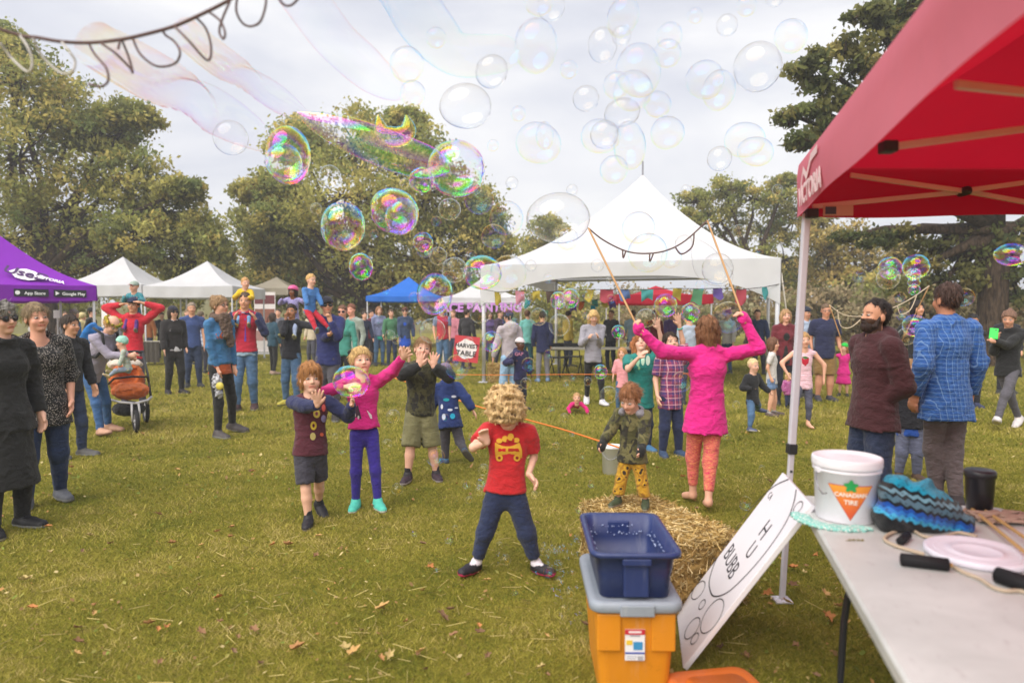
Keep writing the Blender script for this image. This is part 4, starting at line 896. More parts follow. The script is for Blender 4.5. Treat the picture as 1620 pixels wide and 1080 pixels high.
for px, py, Y in ((1525, 303, 3.55),):
    m = MB(); p = fw(px, py, Y); m.tube([p + Vector((0, -.03, 0)), p + Vector((0, .03, 0))], .024, 14); m.build('pivot_bolt', DARKM, tent, True)
for px, py, Y, s in ((1405, 233, 2.36, .05), (1283, 338, 3.57, .06)):
    m = MB(); m.box(fw(px, py, Y), (s, s, s * .8)); m.build('bracket', DARKM, tent, bevel=.006)
# warning label stitched inside the far valance
m = MB(); p = fw(1326, 333, 3.56); m.box(p, (.155, .004, .055)); m.build('care_label', paint('#cfa79c', .7), tent); m = MB(); m.box(p + Vector((-.04, -.004, 0)), (.055, .004, .038)); m.build('label_print', paint('#4a4f6a', .7), tent)
foot = G(1237, 950) - o; lt = Vector((.03, -.03, RB + .02))
lg = MB(); d = (lt - foot); M = frame((0, 0, 0), d, (0, 1, 0)).to_3x3(); mid = foot.lerp(lt, .40)
lg.box((mid + lt) / 2, ((lt - mid).length, .036, .036), M); LEGW = paint('#cfccd6', .4, .5, .05); lo_ = lg.build('leg', LEGW, tent, bevel=.006)
lg = MB(); lg.box((mid + foot) / 2, ((mid - foot).length, .027, .027), M); lg.box(foot + Vector((0, 0, .006)), (.09, .09, .012)); lg.build('leg_extension', LEGW, lo_, bevel=.004)
lg = MB(); lg.box(mid, (.055, .048, .048), M); lg.build('leg_clamp', DARKM, lo_, bevel=.006)
lg = MB(); lg.box(mid + d.normalized() * -.12 + Vector((0, -.0145, 0)), (.012, .003, .012), M); lg.build('peg_hole', DARKM, lo_)
for c in (c1, c3, c2):
    lg = MB(); lg.box(Vector((c.x, c.y, RB / 2)), (.036, .036, RB)); lg.build('leg', LEGW, tent, bevel=.006)
# white print on the left valance: a rounded mark and VICTORIA
vx = near.normalized(); vA = Vector((0, 0, RT_E)); nrmL = Vector((-vx.y, vx.x, 0)); nrmL = -nrmL if nrmL.x > 0 else nrmL
PR = paint('#e9c9cd', .8)
text_mesh('lettering', 'VICTORIA', .13, PR, tent, frame(vx * .43 + Vector((0, 0, RB + .075)) + nrmL * .021, vx, (0, 0, 1)), .001, .004)
m = MB(); mk = [(.20, .13), (.26, .20), (.36, .15), (.46, .215), (.62, .22)]; m.add([vx * a + Vector((0, 0, RB + b_ + q)) + nrmL * .021 for a, b_ in mk for q in (-.018, .018)], [(2 * k, 2 * k + 1, 2 * k + 3, 2 * k + 2) for k in range(len(mk) - 1)]); m.build('logo', PR, tent, True)

# ---------------------------------------------------------------- thin haze volume, added to fade the distance and lift the blacks
hb_ = MB(); hb_.box((0, 90, 8.6), (306, 226, 19.4)); hz = NT('haze'); hz.t.nodes.remove(hz.p); pv = hz.n('ShaderNodeVolumePrincipled', i_Density=.0028, i_Anisotropy=.15); pv.inputs['Color'].default_value = (.93, .94, .97, 1); hz.l(pv.outputs[0], hz.out.inputs['Volume'])
hzo = hb_.build('haze', hz.m); tag(hzo, kind='stuff')
# ---------------------------------------------------------------- things in the foreground
def rrect(w, d, r, z, n=5):
    pts = []
    for cx, cy, a0 in ((w / 2 - r, d / 2 - r, 0), (-w / 2 + r, d / 2 - r, 90), (-w / 2 + r, -d / 2 + r, 180), (w / 2 - r, -d / 2 + r, 270)):
        for i in range(n + 1):
            a = rad(a0 + 90 * i / n); pts.append((cx + r * math.cos(a), cy + r * math.sin(a), z))
    return pts
def loft(mb, loops, cap0=True, cap1=False):
    n = len(loops[0]); v = [p for l in loops for p in l]; f = []
    for i in range(len(loops) - 1):
        for k in range(n): f.append((i * n + k, i * n + (k + 1) % n, (i + 1) * n + (k + 1) % n, (i + 1) * n + k))
    if cap0: f.append(tuple(range(n - 1, -1, -1)))
    if cap1: f.append(tuple(range((len(loops) - 1) * n, len(loops) * n)))
    return mb.add(v, f)
def plastic(h, rough=.42):
    key = ('plastic', h, rough)
    if key in _M: return _M[key]
    t = NT('plastic'); c = lin(h); o = t.obj(); a = t.noise(5, 5, o, .6); b = t.noise(14, 5, t.obj((1, 1, .12)), .75, .3); d = t.noise(55, 3, t.obj((.4, 1, 1)), .7)
    col = t.mix(a, sc3(c, .88), sc3(c, 1.08)); col = t.mix(t.math('MULTIPLY', t.ramp(b, [(.58, (0, 0, 0)), (.72, (1, 1, 1))]), .3), col, tuple(x * .6 + .25 for x in c))
    col = t.mix(t.math('MULTIPLY', t.ramp(d, [(.62, (0, 0, 0)), (.7, (1, 1, 1))]), .28), col, sc3(c, .55)); t.base(col); t.set(rough, .5)
    t.l(t.ramp(b, [(.3, (rough * .8,) * 3), (.7, (min(1, rough * 1.5),) * 3)]), t.p.inputs['Roughness']); t.bump(t.noise(25, 3, o), .2, .004); _M[key] = t.m; return t.m
BX = AT(1010, 965, 2.63)
bin_o = thing('storage_bin', 'orange plastic storage bin with grey lid rim under the blue bin', 'bin', (BX.x, 2.63 + .28, 0), rad(-1))
W0, D0 = .328, .53
m = MB(); loft(m, [rrect(W0 * .84, D0 * .88, .04, 0), rrect(W0 * .92, D0 * .94, .04, .2), rrect(W0 * .93, D0 * .945, .04, .205), rrect(W0 * .99, D0 * .99, .04, .37)], True, True); m.build('body', plastic('#d98a1e'), bin_o, False, .002)
for sx in (-1, 1):
    m = MB(); m.box((sx * .107, -D0 / 2 - .0 + .012, .285), (.095, .03, .15)); m.build('corner_panel', plastic('#d98a1e'), bin_o, bevel=.006)
m = MB(); loft(m, [rrect(W0 + .03, D0 + .03, .05, .368), rrect(W0 + .04, D0 + .04, .05, .374), rrect(W0 + .04, D0 + .04, .05, .40), rrect(W0 + .02, D0 + .02, .045, .412), rrect(W0 - .02, D0 - .02, .04, .408)], True, True); lid = m.build('lid', plastic('#8f97a3'), bin_o, True)
m = MB(); m.box((0, -D0 / 2 - .022, .382), (.135, .016, .046)); m.build('lid_latch', plastic('#8f97a3'), lid, bevel=.005)
lab = MB(); ly = -D0 / 2 * .955 - .004; lab.box((-.005, ly - .004, .235), (.078, .002, .125)); lo_ = lab.build('product_label', paint('#e8e6ea', .5), bin_o)
for c, z, h, w, x in (('#c8283c', .287, .02, .078, 0), ('#4a5aa8', .203, .007, .076, 0), ('#3b8cc0', .232, .032, .036, .012), ('#e3c040', .245, .018, .024, -.022), ('#9a9aa6', .272, .004, .04, 0), ('#a8a8b0', .182, .018, .02, .022), ('#c2c2ca', .19, .004, .04, -.012), ('#c2c2ca', .182, .003, .036, -.014), ('#f0dfe2', .288, .008, .05, .0)):
    q = MB(); q.box((-.005 + x, ly - .0065 - (.0012 if c in ('#f0dfe2',) else 0), z), (w, .002, h)); q.build('label_print', paint(c, .6), lo_)
bin_b = thing('storage_bin', 'open navy blue plastic bin with soapy water residue on the orange bin', 'bin', (BX.x, 2.63 + .285, .4135), rad(-1)); W1, D1, H1 = .315, .52, .19
m = MB(); loft(m, [rrect(W1 * .88, D1 * .92, .04, 0), rrect(W1 * .93, D1 * .95, .04, .09), rrect(W1 * .945, D1 * .96, .04, .095), rrect(W1, D1, .04, H1 - .02), rrect(W1 + .045, D1 + .045, .055, H1 - .022), rrect(W1 + .052, D1 + .052, .058, H1 - .01), rrect(W1 + .045, D1 + .045, .055, H1), rrect(W1 - .004, D1 - .004, .038, H1 - .004), rrect(W1 * .92, D1 * .94, .035, .09), rrect(W1 * .86, D1 * .9, .035, .012)], True, True); m.build('body', plastic('#293768', .35), bin_b, True)
for sy in (-1, 1):
    m = MB(); m.box((0, sy * (D1 / 2 - .004), .085), (.10, .02, .15)); m.build('handle_panel', plastic('#293768', .35), bin_b, bevel=.006); m = MB(); m.box((0, sy * (D1 / 2 + .016), H1 - .035), (.115, .018, .03)); m.build('handle', plastic('#293768', .35), bin_b, bevel=.006)
r_ = random.Random(3); v = []
fm = SDF(.003, .002)
for i in range(160):
    a = r_.uniform(0, 6.28); fm.ell((max(-W1 / 2 + .02, min(W1 / 2 - .02, math.cos(a) * .2)), max(-D1 / 2 + .02, min(D1 / 2 - .02, math.sin(a) * .3)), r_.choice((.1, .105, .11, .14)) + r_.uniform(-.004, .004)), (r_.uniform(.002, .0045),) * 3)
meshobj('soap_suds', fm.mesh('soap_suds'), paint('#9aa6c8', .3), bin_b)['kind'] = 'stuff'
ld = thing('bin_lid', 'orange bin lid lying on the grass at the bottom edge', 'lid', G(1150, 1122)); ld.rotation_euler = (rad(4), rad(3), rad(15))
m = MB(); loft(m, [rrect(.36, .36, .05, .01), rrect(.38, .38, .055, .02), rrect(.38, .38, .055, .05), rrect(.35, .35, .05, .062), rrect(.30, .30, .04, .058)], True, True); m.build('panel', plastic('#d0681c'), ld, True); m = MB(); loft(m, [rrect(.26, .26, .04, .056), rrect(.25, .25, .04, .066)], False, True); m.build('raised_centre', plastic('#d0681c'), ld, True)
# leaning bubble board
T1, B1 = AT(1283, 797, 2.72), G(1080, 1060); T2 = AT(1238, 745, 3.28); V1 = (T2 - T1); B1.z = .012; B2 = B1 + V1; B2.z = .012; T2 = T1 + (B2 - B1)
board = thing('sign_board', 'white board with drawn bubbles leaning against the table', 'sign', B1); un = (T1 - B1).cross(B2 - B1).normalized(); un = un if un.dot(CAM - B1) > 0 else -un
m = MB(); th = .022; q = [B1 - B1, T1 - B1, T2 - B1, B2 - B1]; m.add([p - un * th for p in q] + q, [(0, 1, 2, 3), (7, 6, 5, 4), (0, 4, 5, 1), (1, 5, 6, 2), (2, 6, 7, 3), (3, 7, 4, 0)]); m.build('panel', paint('#e6e2e8', .6, .4, .05), board, bevel=.003)
INK = paint('#26222a', .8)
def onboard(cx, cy, off=.0015):
    x, y = 1060 + cx / 3.375, 740 + cy / 3.375; d = ray(x, y); t = (B1 - CAM).dot(un) / d.dot(un); return CAM + d * t + un * off - B1
def stroke(pts, wd, name='drawn_line', closed=False):
    m = MB(); P = [onboard(*p) for p in pts]; n = len(P); v = []; f = []
    for i, p in enumerate(P):
        t = (P[(i + 1) % n] - P[i - 1]) if closed else (P[min(i + 1, n - 1)] - P[max(i - 1, 0)]); s = t.normalized().cross(un) * wd / 2; v += [p - s, p + s]
    for i in range(n if closed else n - 1): j = (i + 1) % n; f.append((2 * i, 2 * i + 1, 2 * j + 1, 2 * j))
    m.add(v, f).build(name, INK, board)
def smooth(pts, k=4):
    o = []; n = len(pts)
    for i in range(n - 1):
        p0, p1, p2, p3 = pts[max(i - 1, 0)], pts[i], pts[i + 1], pts[min(i + 2, n - 1)]
        for j in range(k):
            t = j / k; o.append(tuple(.5 * (2 * b + (c - a) * t + (2 * a - 5 * b + 4 * c - d) * t * t + (-a + 3 * b - 3 * c + d) * t ** 3) for a, b, c, d in zip(p0, p1, p2, p3)))
    return o + [tuple(pts[-1])]
stroke(smooth([(635, 60), (560, 95), (480, 165), (400, 262), (320, 375), (250, 485), (215, 580), (212, 640), (235, 684), (300, 668), (380, 600), (480, 490), (570, 370), (630, 270), (662, 185), (675, 115)]), .0075)
for cx, cy, rx, ry, an in ((685, 210, 17, 36, 35), (152, 652, 24, 56, 33), (172, 728, 12, 29, 30), (226, 790, 40, 104, 30), (120, 855, 26, 66, 32), (133, 910, 14, 34, 30), (228, 500, 8, 24, 32)):
    stroke([(cx + rx * math.cos(t) * math.cos(rad(an)) - ry * math.sin(t) * math.sin(rad(an)) * -1, cy + rx * math.cos(t) * math.sin(rad(an)) * 1 - ry * math.sin(t) * math.cos(rad(an))) for t in (2 * math.pi * i / 26 for i in range(26))], .005, 'drawn_bubble', True)
xd = onboard(345, 590) - onboard(305, 420); yd = onboard(505, 335) - onboard(430, 445)
for tx, px_, py_, s in (('BUBB', 325, 500, .125), ('U', 432, 442, .12), ('H', 505, 335, .13), ('CA', 535, 150, .05)):
    text_mesh('lettering', tx, s, INK, board, frame(onboard(px_, py_, .001), xd, yd), .0006, -.001)
# folding table
TC = G(1262, 782, .74); TNr = G(1437, 1083, .74); tdir = (TNr - TC).normalized(); tw = Vector((-tdir.y, tdir.x, 0)); tw = tw if tw.x > 0 else -tw; TL, TW = 1.86, .80
table = thing('folding_table', 'white plastic folding table in the right foreground', 'table', (TC.x, TC.y, 0)); TZ = .74
Mtab = Matrix((tw, -tdir, Vector((0, 0, 1)))).transposed()
m = MB(); loops = []
for ins, z in ((.012, TZ - .045), (0, TZ - .04), (0, TZ - .008), (.008, TZ)): loops.append([tuple(Mtab @ Vector((p[0] + TW / 2, p[1] - TL / 2, p[2]))) for p in rrect(TW - 2 * ins, TL - 2 * ins, .045, z)])
loft(m, loops, True, True)
tm = NT('table_plastic'); o_ = tm.obj(); a_ = tm.noise(3, 5, o_, .65, .3); b_ = tm.noise(38, 4, tm.obj((1, .35, 1)), .7)
c_ = tm.ramp(a_, [(.35, lin('#b9bab8')), (.6, lin('#c9cac8')), (.8, lin('#d2d2cf'))]); c_ = tm.mix(tm.math('MULTIPLY', tm.math('GREATER_THAN', b_, .64), .25), c_, lin('#8f7f84')); tm.base(c_); tm.set(.42, .5); tm.bump(tm.noise(220, 2, o_), .25, .002); m.build('tabletop', tm.m, table)
LEGM = paint('#2f3036', .35, .6)
for v0 in (.22, TL - .3):
    def tp(a, b, z): return tuple(Mtab @ Vector((a, -b, z)))
    m = MB(); m.tube([tp(.16, v0 + .38, TZ - .06), tp(.155, v0 + .2, TZ - .16), tp(.15, v0 + .08, TZ - .32), tp(.145, v0 + .04, .3), tp(.14, v0 + .02, .06), tp(.14, v0 + .02, .014), tp(.2, v0 + .02, .014), tp(TW - .2, v0 + .02, .014), tp(TW - .14, v0 + .02, .014), tp(TW - .14, v0 + .02, .06), tp(TW - .145, v0 + .04, .3), tp(TW - .15, v0 + .08, TZ - .32), tp(TW - .155, v0 + .2, TZ - .16), tp(TW - .16, v0 + .38, TZ - .06)], .0135, 9); lgo = m.build('leg_frame', LEGM, table, True)
    m = MB(); m.tube([tp(.148, v0 + .06, .42), tp(TW - .148, v0 + .06, .42)], .011, 8); m.build('cross_brace', LEGM, lgo, True)
def TP(px, py, dz=0): return G(px, py, TZ + dz)
# pail with hardware-store triangle
BK = TP(1338, 818); pail = thing('pail', 'white lidded plastic pail with orange triangle logo on the table', 'bucket', BK)
PW = plastic('#eeebf2', .38); R0 = .116
m = MB(); m.lathe([(.001, .002), (R0 * .93, .002), (R0 * .95, .006), (R0 * 1.02, .19), (R0 * 1.07, .192), (R0 * 1.07, .2), (R0 * 1.025, .203), (R0 * 1.03, .222)], 40); m.build('body', PW, pail, True, 0)
m = MB(); m.lathe([(R0 * 1.03, .205), (R0 * 1.09, .207), (R0 * 1.10, .214), (R0 * 1.10, .236), (R0 * 1.08, .243), (R0 * 1.03, .245), (R0 * 1.0, .238), (R0 * .6, .237), (.03, .239), (.001, .239)], 40); m.build('lid', PW, pail, True)
m = MB(); m.tube([(-R0 * 1.05 + .0, -.01, .195), (-R0 * 1.22, -.05, .17), (-R0 * 1.28, -.085, .14), (-R0 * 1.2, -.10, .12), (-R0 * 1.02, -.09, .12)], .0025, 6); m.build('wire_handle', paint('#9d9da5', .3, .5, .05, 1), pail, True)
m = MB(); m.box((-R0 * 1.04, -.02, .195), (.016, .028, .02)); m.build('handle_lug', PW, pail, bevel=.003)
def onpail(a, z, off=.0015): rr = R0 * (.95 + .07 * z / .19) + off; return Vector((rr * math.sin(a), -rr * math.cos(a), z))
a0 = math.atan2(BK.x, BK.y) * -1 + .14
def tri(name, c, pts, off, par):
    m = MB(); n = 8
    def P(u, v):
        l = [pts[0][i] + (pts[2][i] - pts[0][i]) * v for i in (0, 1)]; rgt = [pts[1][i] + (pts[2][i] - pts[1][i]) * v for i in (0, 1)]; return onpail(a0 + (l[0] + (rgt[0] - l[0]) * u) / R0, l[1] + (rgt[1] - l[1]) * u, off)
    m.grid(P, n, n); return m.build(name, c, par, True)
tg = NT('logo_orange'); sx_ = tg.n('ShaderNodeSeparateXYZ'); tg.l(tg.obj(), sx_.inputs[0]); tg.base(tg.ramp(tg.math('MULTIPLY', sx_.outputs[2], 5.0), [(.2, lin('#d4552a')), (.5, lin('#e07a2c')), (.8, lin('#eba53a'))])); tg.set(.5)
lg1 = tri('logo_border', paint('#c9583a', .5), [(-.083, .152), (.083, .152), (0, .018)], .001, pail); lg2 = tri('logo', tg.m, [(-.078, .149), (.078, .149), (0, .026)], .002, pail)
m = MB(); lf = []
for i in range(22):
    a = 2 * math.pi * i / 22; rr = .021 * (1 + .28 * math.cos(5 * (a - math.pi / 2))) * (1.0); lf.append(onpail(a0 + rr * math.cos(a) / R0 + .0, .150 + rr * math.sin(a) * .95, .0035))
m.add([onpail(a0, .15, .0035)] + lf, [(0, i + 1, (i + 1) % 22 + 1) for i in range(22)]); m.build('leaf_mark', paint('#1f9a4c', .5), pail)
def wraptext(txt, size, z, c, par):
    o = text_mesh('lettering', txt, size, c, par, None, .0004, .0006)
    for v in o.data.vertices: p = onpail(a0 + v.co.x / R0, z + v.co.y, .004 + v.co.z); v.co = p
wraptext('CANADIAN', .0215, .116, paint('#f3e6d8', .6), pail); wraptext('TIRE', .024, .088, paint('#f3e6d8', .6), pail)
# crocheted mat under the pail
mt = thing('crocheted_mat', 'mint green crocheted cloth under the white pail', 'cloth', TP(1318, 826)); m = MB(); r_ = random.Random(5)
cs_ = SDF(.006, .004)
for i in range(60):
    a = rad(150 + 150 * i / 60); rr = .135 + .014 * math.sin(i * 1.3); cs_.ell((math.cos(a) * rr + .02, math.sin(a) * rr + .03, .006), (.013, .013, .0075)); 
    cs_.ell((math.cos(a) * (rr - .022) + .02, math.sin(a) * (rr - .022) + .03, .005), (.014, .014, .006))
meshobj('cloth', cs_.mesh('cloth', waves(3, (.008, .02), 8, .0015)), cloth(('speck', '#8fcfc4', '#e6efe8')), mt)
# knitted hat heap
HK = TP(1455, 838); kn = thing('knitted_hat', 'black and turquoise patterned knitted hat heaped on the table', 'hat', HK); s = SDF(.006, .02)
for c, r3 in (((-.06, .03, .08), (.085, .08, .095)), ((.0, .02, .08), (.095, .085, .10)), ((.07, .02, .065), (.085, .075, .08)), ((-.11, .0, .04), (.055, .06, .055)), ((.14, .0, .03), (.06, .05, .045)), ((.05, .05, .12), (.05, .045, .05)), ((-.05, .05, .15), (.05, .045, .04))): s.ell(c, r3)
s.plane((0, 0, .001), (0, 0, -1)); me = s.mesh('knit', waves(9, (.06, .16), 8, .007))
kt = NT('knit_pattern'); o_ = kt.obj(); sx_ = kt.n('ShaderNodeSeparateXYZ'); kt.l(o_, sx_.inputs[0])
zig = kt.math('PINGPONG', kt.math('MULTIPLY', sx_.outputs[0], 32.0), .5); h_ = kt.math('ADD', kt.math('ADD', sx_.outputs[2], kt.math('MULTIPLY', sx_.outputs[0], .25)), kt.math('MULTIPLY', zig, .022))
c_ = kt.ramp(kt.math('MULTIPLY', h_, 6.0), [(0, lin('#15181c')), (.20, lin('#3fb0dc')), (.29, lin('#2a7ed0')), (.38, lin('#1c50a4')), (.47, lin('#14161b')), (.54, lin('#4f6f80')), (.66, lin('#14161b')), (.72, lin('#6f97a8')), (.80, lin('#15181c')), (.88, lin('#1f96b8'))], 'CONSTANT')
v_ = kt.n('ShaderNodeTexVoronoi', i_Scale=60.0); kt.l(o_, v_.inputs['Vector']); c_ = kt.mix(kt.math('MULTIPLY', kt.math('LESS_THAN', v_.outputs['Distance'], .3), .5), c_, lin('#1b1f26')); kt.base(c_); kt.set(.9, .15, 0, .2); kt.bump(kt.n('ShaderNodeTexVoronoi', i_Scale=150.0).outputs['Distance'], .6, .004); meshobj('knit', me, kt.m, kn)
# travel mug
MG = TP(1549, 812); mug = thing('travel_mug', 'black travel mug standing at the back of the table', 'mug', MG); m = MB(); m.lathe([(.001, 0), (.042, 0), (.045, .004), (.05, .10), (.052, .15), (.052, .155)], 28); m.build('body', paint('#1b1a1e', .3), mug, True); m = MB(); m.lathe([(.0525, .150), (.056, .152), (.056, .172), (.05, .178), (.02, .178), (.001, .178)], 28); m.build('lid', paint('#26252a', .4), mug, True)
# round white lid
PL = TP(1545, 880); pl = thing('bucket_cover', 'round white plastic pail lid lying on the table', 'lid', PL); m = MB(); m.lathe([(.148, .002), (.152, .006), (.152, .02), (.146, .024), (.138, .02), (.10, .017), (.075, .018), (.072, .022), (.066, .018), (.001, .017)], 44); m.build('disc', plastic('#e4e0ec', .38), pl, True)
m = MB(); m.lathe([(.118, .0185), (.121, .021), (.124, .0185)], 44); m.build('rim_ring', plastic('#e4e0ec', .38), pl, True)
# wand grips, ropes and sticks
GRIP = paint('#19181b', .7, .3, .15, 0, .4, 90)
def grip(lb, p, q, r): 
    a, b = TP(*p, r), TP(*q, r); t = thing('wand_grip', lb, 'handle', a, 0, 'foam wand grips on the table'); d = b - a; m = MB(); m.tube([(0, 0, 0), d * .02, d * .5, d * .98, d], [r * .7, r, r * 1.02, r, r * .7], 16); m.build('foam', GRIP, t, True); m = MB(); m.tube([d * .9, d * 1.06], r * .35, 8); m.build('stick_end', paint('#b98f58'), t, True)
grip('black foam wand grip left of the round white lid', (1424, 884), (1502, 893), .020); grip('black foam wand grip at the right edge before the lid', (1576, 908), (1650, 932), .024); grip('small black wand grip lying behind the rope loop', (1424, 856), (1436, 846), .014)
def rope(name, lb, cat, pts, r, mat, n=7, world=False, group=None):
    P = smooth([tuple(p) for p in pts], 5); o = Vector(P[0]); t = thing(name, lb, cat, o, 0, group); m = MB(); m.tube([Vector(p) - o for p in P], r, n); m.build('strand', mat, t, True); return t
ROPE = paint('#bfae97', .9, .1, .2, 0, .8, 200)
rope('wand_rope', 'cream cotton rope curling in front of the knitted hat', 'rope', [TP(x, y, .008) for x, y in ((1462, 876), (1440, 870), (1415, 862), (1399, 852), (1412, 842), (1438, 836), (1462, 848), (1490, 850), (1515, 842), (1545, 848))], .006, ROPE)
rope('wand_rope', 'cream cotton rope trailing from the grip beside the lid', 'rope', [TP(x, y, .007) for x, y in ((1503, 893), (1525, 905), (1550, 915), (1570, 928), (1590, 934), (1612, 934), (1640, 940))], .006, ROPE)
for i, (a, b) in enumerate((((1532, 800), (1660, 905)), ((1548, 800), (1680, 890)))):
    p, q = TP(*a, .02), TP(*b, .05); t = thing('bamboo_stick', ('nearer' if i == 0 else 'farther') + ' bamboo stick lying across the round white lid', 'stick', p, 0, 'bamboo wand sticks'); m = MB(); d = q - p; m.tube([d * k / 6 for k in range(7)], [.007, .0063, .0068, .0062, .0067, .0062, .0065], 9); m.build('cane', paint('#c29a5c', .5, .4, .15), t, True)
nt = thing('rope_net', 'knotted beige rope net heaped at the right end of table', 'rope', TP(1585, 826)); s = MB(); r_ = random.Random(12)
for i in range(14):
    P = [Vector((r_.uniform(-.12, .16), r_.uniform(-.06, .07), r_.uniform(.006, .035))) for _ in range(5)]; s.tube([Vector(p) for p in smooth([tuple(p) for p in P], 5)], .0055, 6)
s.build('cords', paint('#a88f80', .9, .1, .2), nt, True)
sp = thing('leaf_sprig', 'tiny dry leaf sprig on the table before the pail', 'leaf', TP(1352, 856)); m = MB(); m.tube([(-.03, 0, .003), (0, .004, .006), (.03, -.003, .003)], .0012, 5)
for x in (-.022, -.008, .008, .022): m.add([(x, 0, .003), (x + .006, .008, .007), (x + .016, .010, .004), (x + .010, .0, .003)], [(0, 1, 2, 3)])
m.build('stem', paint('#7d7440', .8), sp)
# straw bales
STRAW = attr_mat('straw', .8, .2)
def bale(lb, c, ax, L, W, Hh, n, seed, sl=.11):
    t = thing('straw_bale', lb, 'straw bale', c, math.atan2(ax.y, ax.x), 'straw bales'); s = SDF(.016, .01); s.cone((-L / 2 + .05, 0, Hh / 2), (L / 2 - .05, 0, Hh / 2), Hh / 2, sq=((0, 1, 0), W / Hh)); r = .06
    s.P = []
    for y in np.linspace(-W / 2 + r, W / 2 - r, 6):
        for z in np.linspace(r, Hh - r, 5): s.cone((-L / 2 + r, y, z), (L / 2 - r, y, z), r, k=.05)
    me = s.mesh('bale_core', waves(seed, (.03, .12), 10, .010), colf=lambda V: np.array(lin('#a88a52'))[None] * (.55 + .5 * np.random.default_rng(seed).random((len(V), 1)))); meshobj('bale_core', me, STRAW, t)
    for x in (-L * .2, L * .2):
        m = MB(); m.tube([(x, -W / 2 - .004, .02), (x, -W / 2 - .004, Hh), (x + .01, 0, Hh + .004), (x, W / 2 + .004, Hh), (x, W / 2 + .004, .02)], .003, 5); m.build('twine', paint('#b56a2a'), t)
    r = np.random.default_rng(seed); f = r.random(n); a = np.zeros((n, 3)); u = r.random((n, 2)) - .5
    areas = np.array([L * W, L * Hh, L * Hh, W * Hh, W * Hh]); fc = r.choice(5, n, p=areas / areas.sum()); nm = np.array([(0, 0, 1), (0, -1, 0), (0, 1, 0), (-1, 0, 0), (1, 0, 0)], float)[fc]
    a[:, 0] = np.where(fc < 3, u[:, 0] * L, np.where(fc == 3, -L / 2, L / 2)); a[:, 1] = np.where(fc == 0, u[:, 1] * W, np.where(fc == 1, -W / 2, np.where(fc == 2, W / 2, u[:, 0] * W))); a[:, 2] = np.where(fc == 0, Hh, (u[:, 1] + .5) * Hh)
    d = r.normal(size=(n, 3)) + np.array((.6, 0, 0)) * np.sign(r.normal(size=(n, 1))); d -= nm * (d * nm).sum(1)[:, None] * .75; d /= np.linalg.norm(d, axis=1)[:, None]; ln = sl * (.4 + r.random(n))[:, None]; e = np.cross(d, r.normal(size=(n, 3))); e /= np.linalg.norm(e, axis=1)[:, None]; e *= .0021
    p = a + nm * r.uniform(-.01, .016, (n, 1)); V = np.stack([p - d * ln / 2 - e, p - d * ln / 2 + e, p + d * ln / 2 + e, p + d * ln / 2 - e], 1).reshape(-1, 3); V[:, 2] = np.maximum(V[:, 2], .004)
    c = np.array([lin(x) for x in ('#c2a365', '#d8bc80', '#a8884c', '#e2cc98', '#8f7440')])[r.integers(0, 5, n)] * (.75 + .4 * r.random((n, 1))); o = meshobj('straw', np_mesh('straw', V, np.arange(4 * n).reshape(-1, 4), False, np.repeat(c, 4, 0)), STRAW, t); o['kind'] = 'stuff'; return t
p0, p1 = G(978, 790, .36), G(1112, 855, .36); bc = (p0 + p1) / 2; BALE_Z = .37
bale('loose straw bale with the toddler standing on top', (bc.x, bc.y, 0), (p1 - p0), .92, .48, .36, 16000, 21, .075)
g = G(800, 606); bale('straw bale beside the marquee leg with the red sign', (g.x, g.y + .3, 0), Vector((1, .1, 0)), .8, .42, .42, 3000, 22, .13)
# small white pail in the grass
g = G(968, 748); wp = thing('pail', 'small open white pail on the grass behind the toddler', 'bucket', g); m = MB(); m.lathe([(.001, 0), (.09, 0), (.1, .25), (.108, .25), (.108, .27), (.1, .272), (.094, .26), (.084, .05), (.001, .04)], 28); m.build('body', plastic('#f0f0f3'), wp, True); m = MB(); m.tube([(.106 * math.cos(a), .106 * math.sin(a), .24 - .09 * math.sin(a + .3) ** 2) for a in (math.pi + math.pi * i / 12 for i in range(13))], .003, 5); m.build('wire_handle', paint('#a0a0a8', .3), wp, True)
# orange barrier rope
rb = [AT(984, 709, 6.35), AT(900, 682, 7.3), AT(850, 668, 7.9), AT(750, 641, 9.2), AT(680, 617, 10.3), AT(602, 590, 11.4)]
brp = rope('barrier_rope', 'orange rope stretched across the grass behind the children', 'rope', [tuple(p) for p in rb], .009, paint('#e07a2c', .7), 6)
rope('barrier_rope', 'orange rope strung straight across under the marquee front', 'rope', [tuple(AT(x, y, 11.4)) for x, y in ((602, 590), (700, 592), (800, 593), (900, 592), (1000, 592), (1120, 590))], .006, paint('#e07a2c', .7), 6)
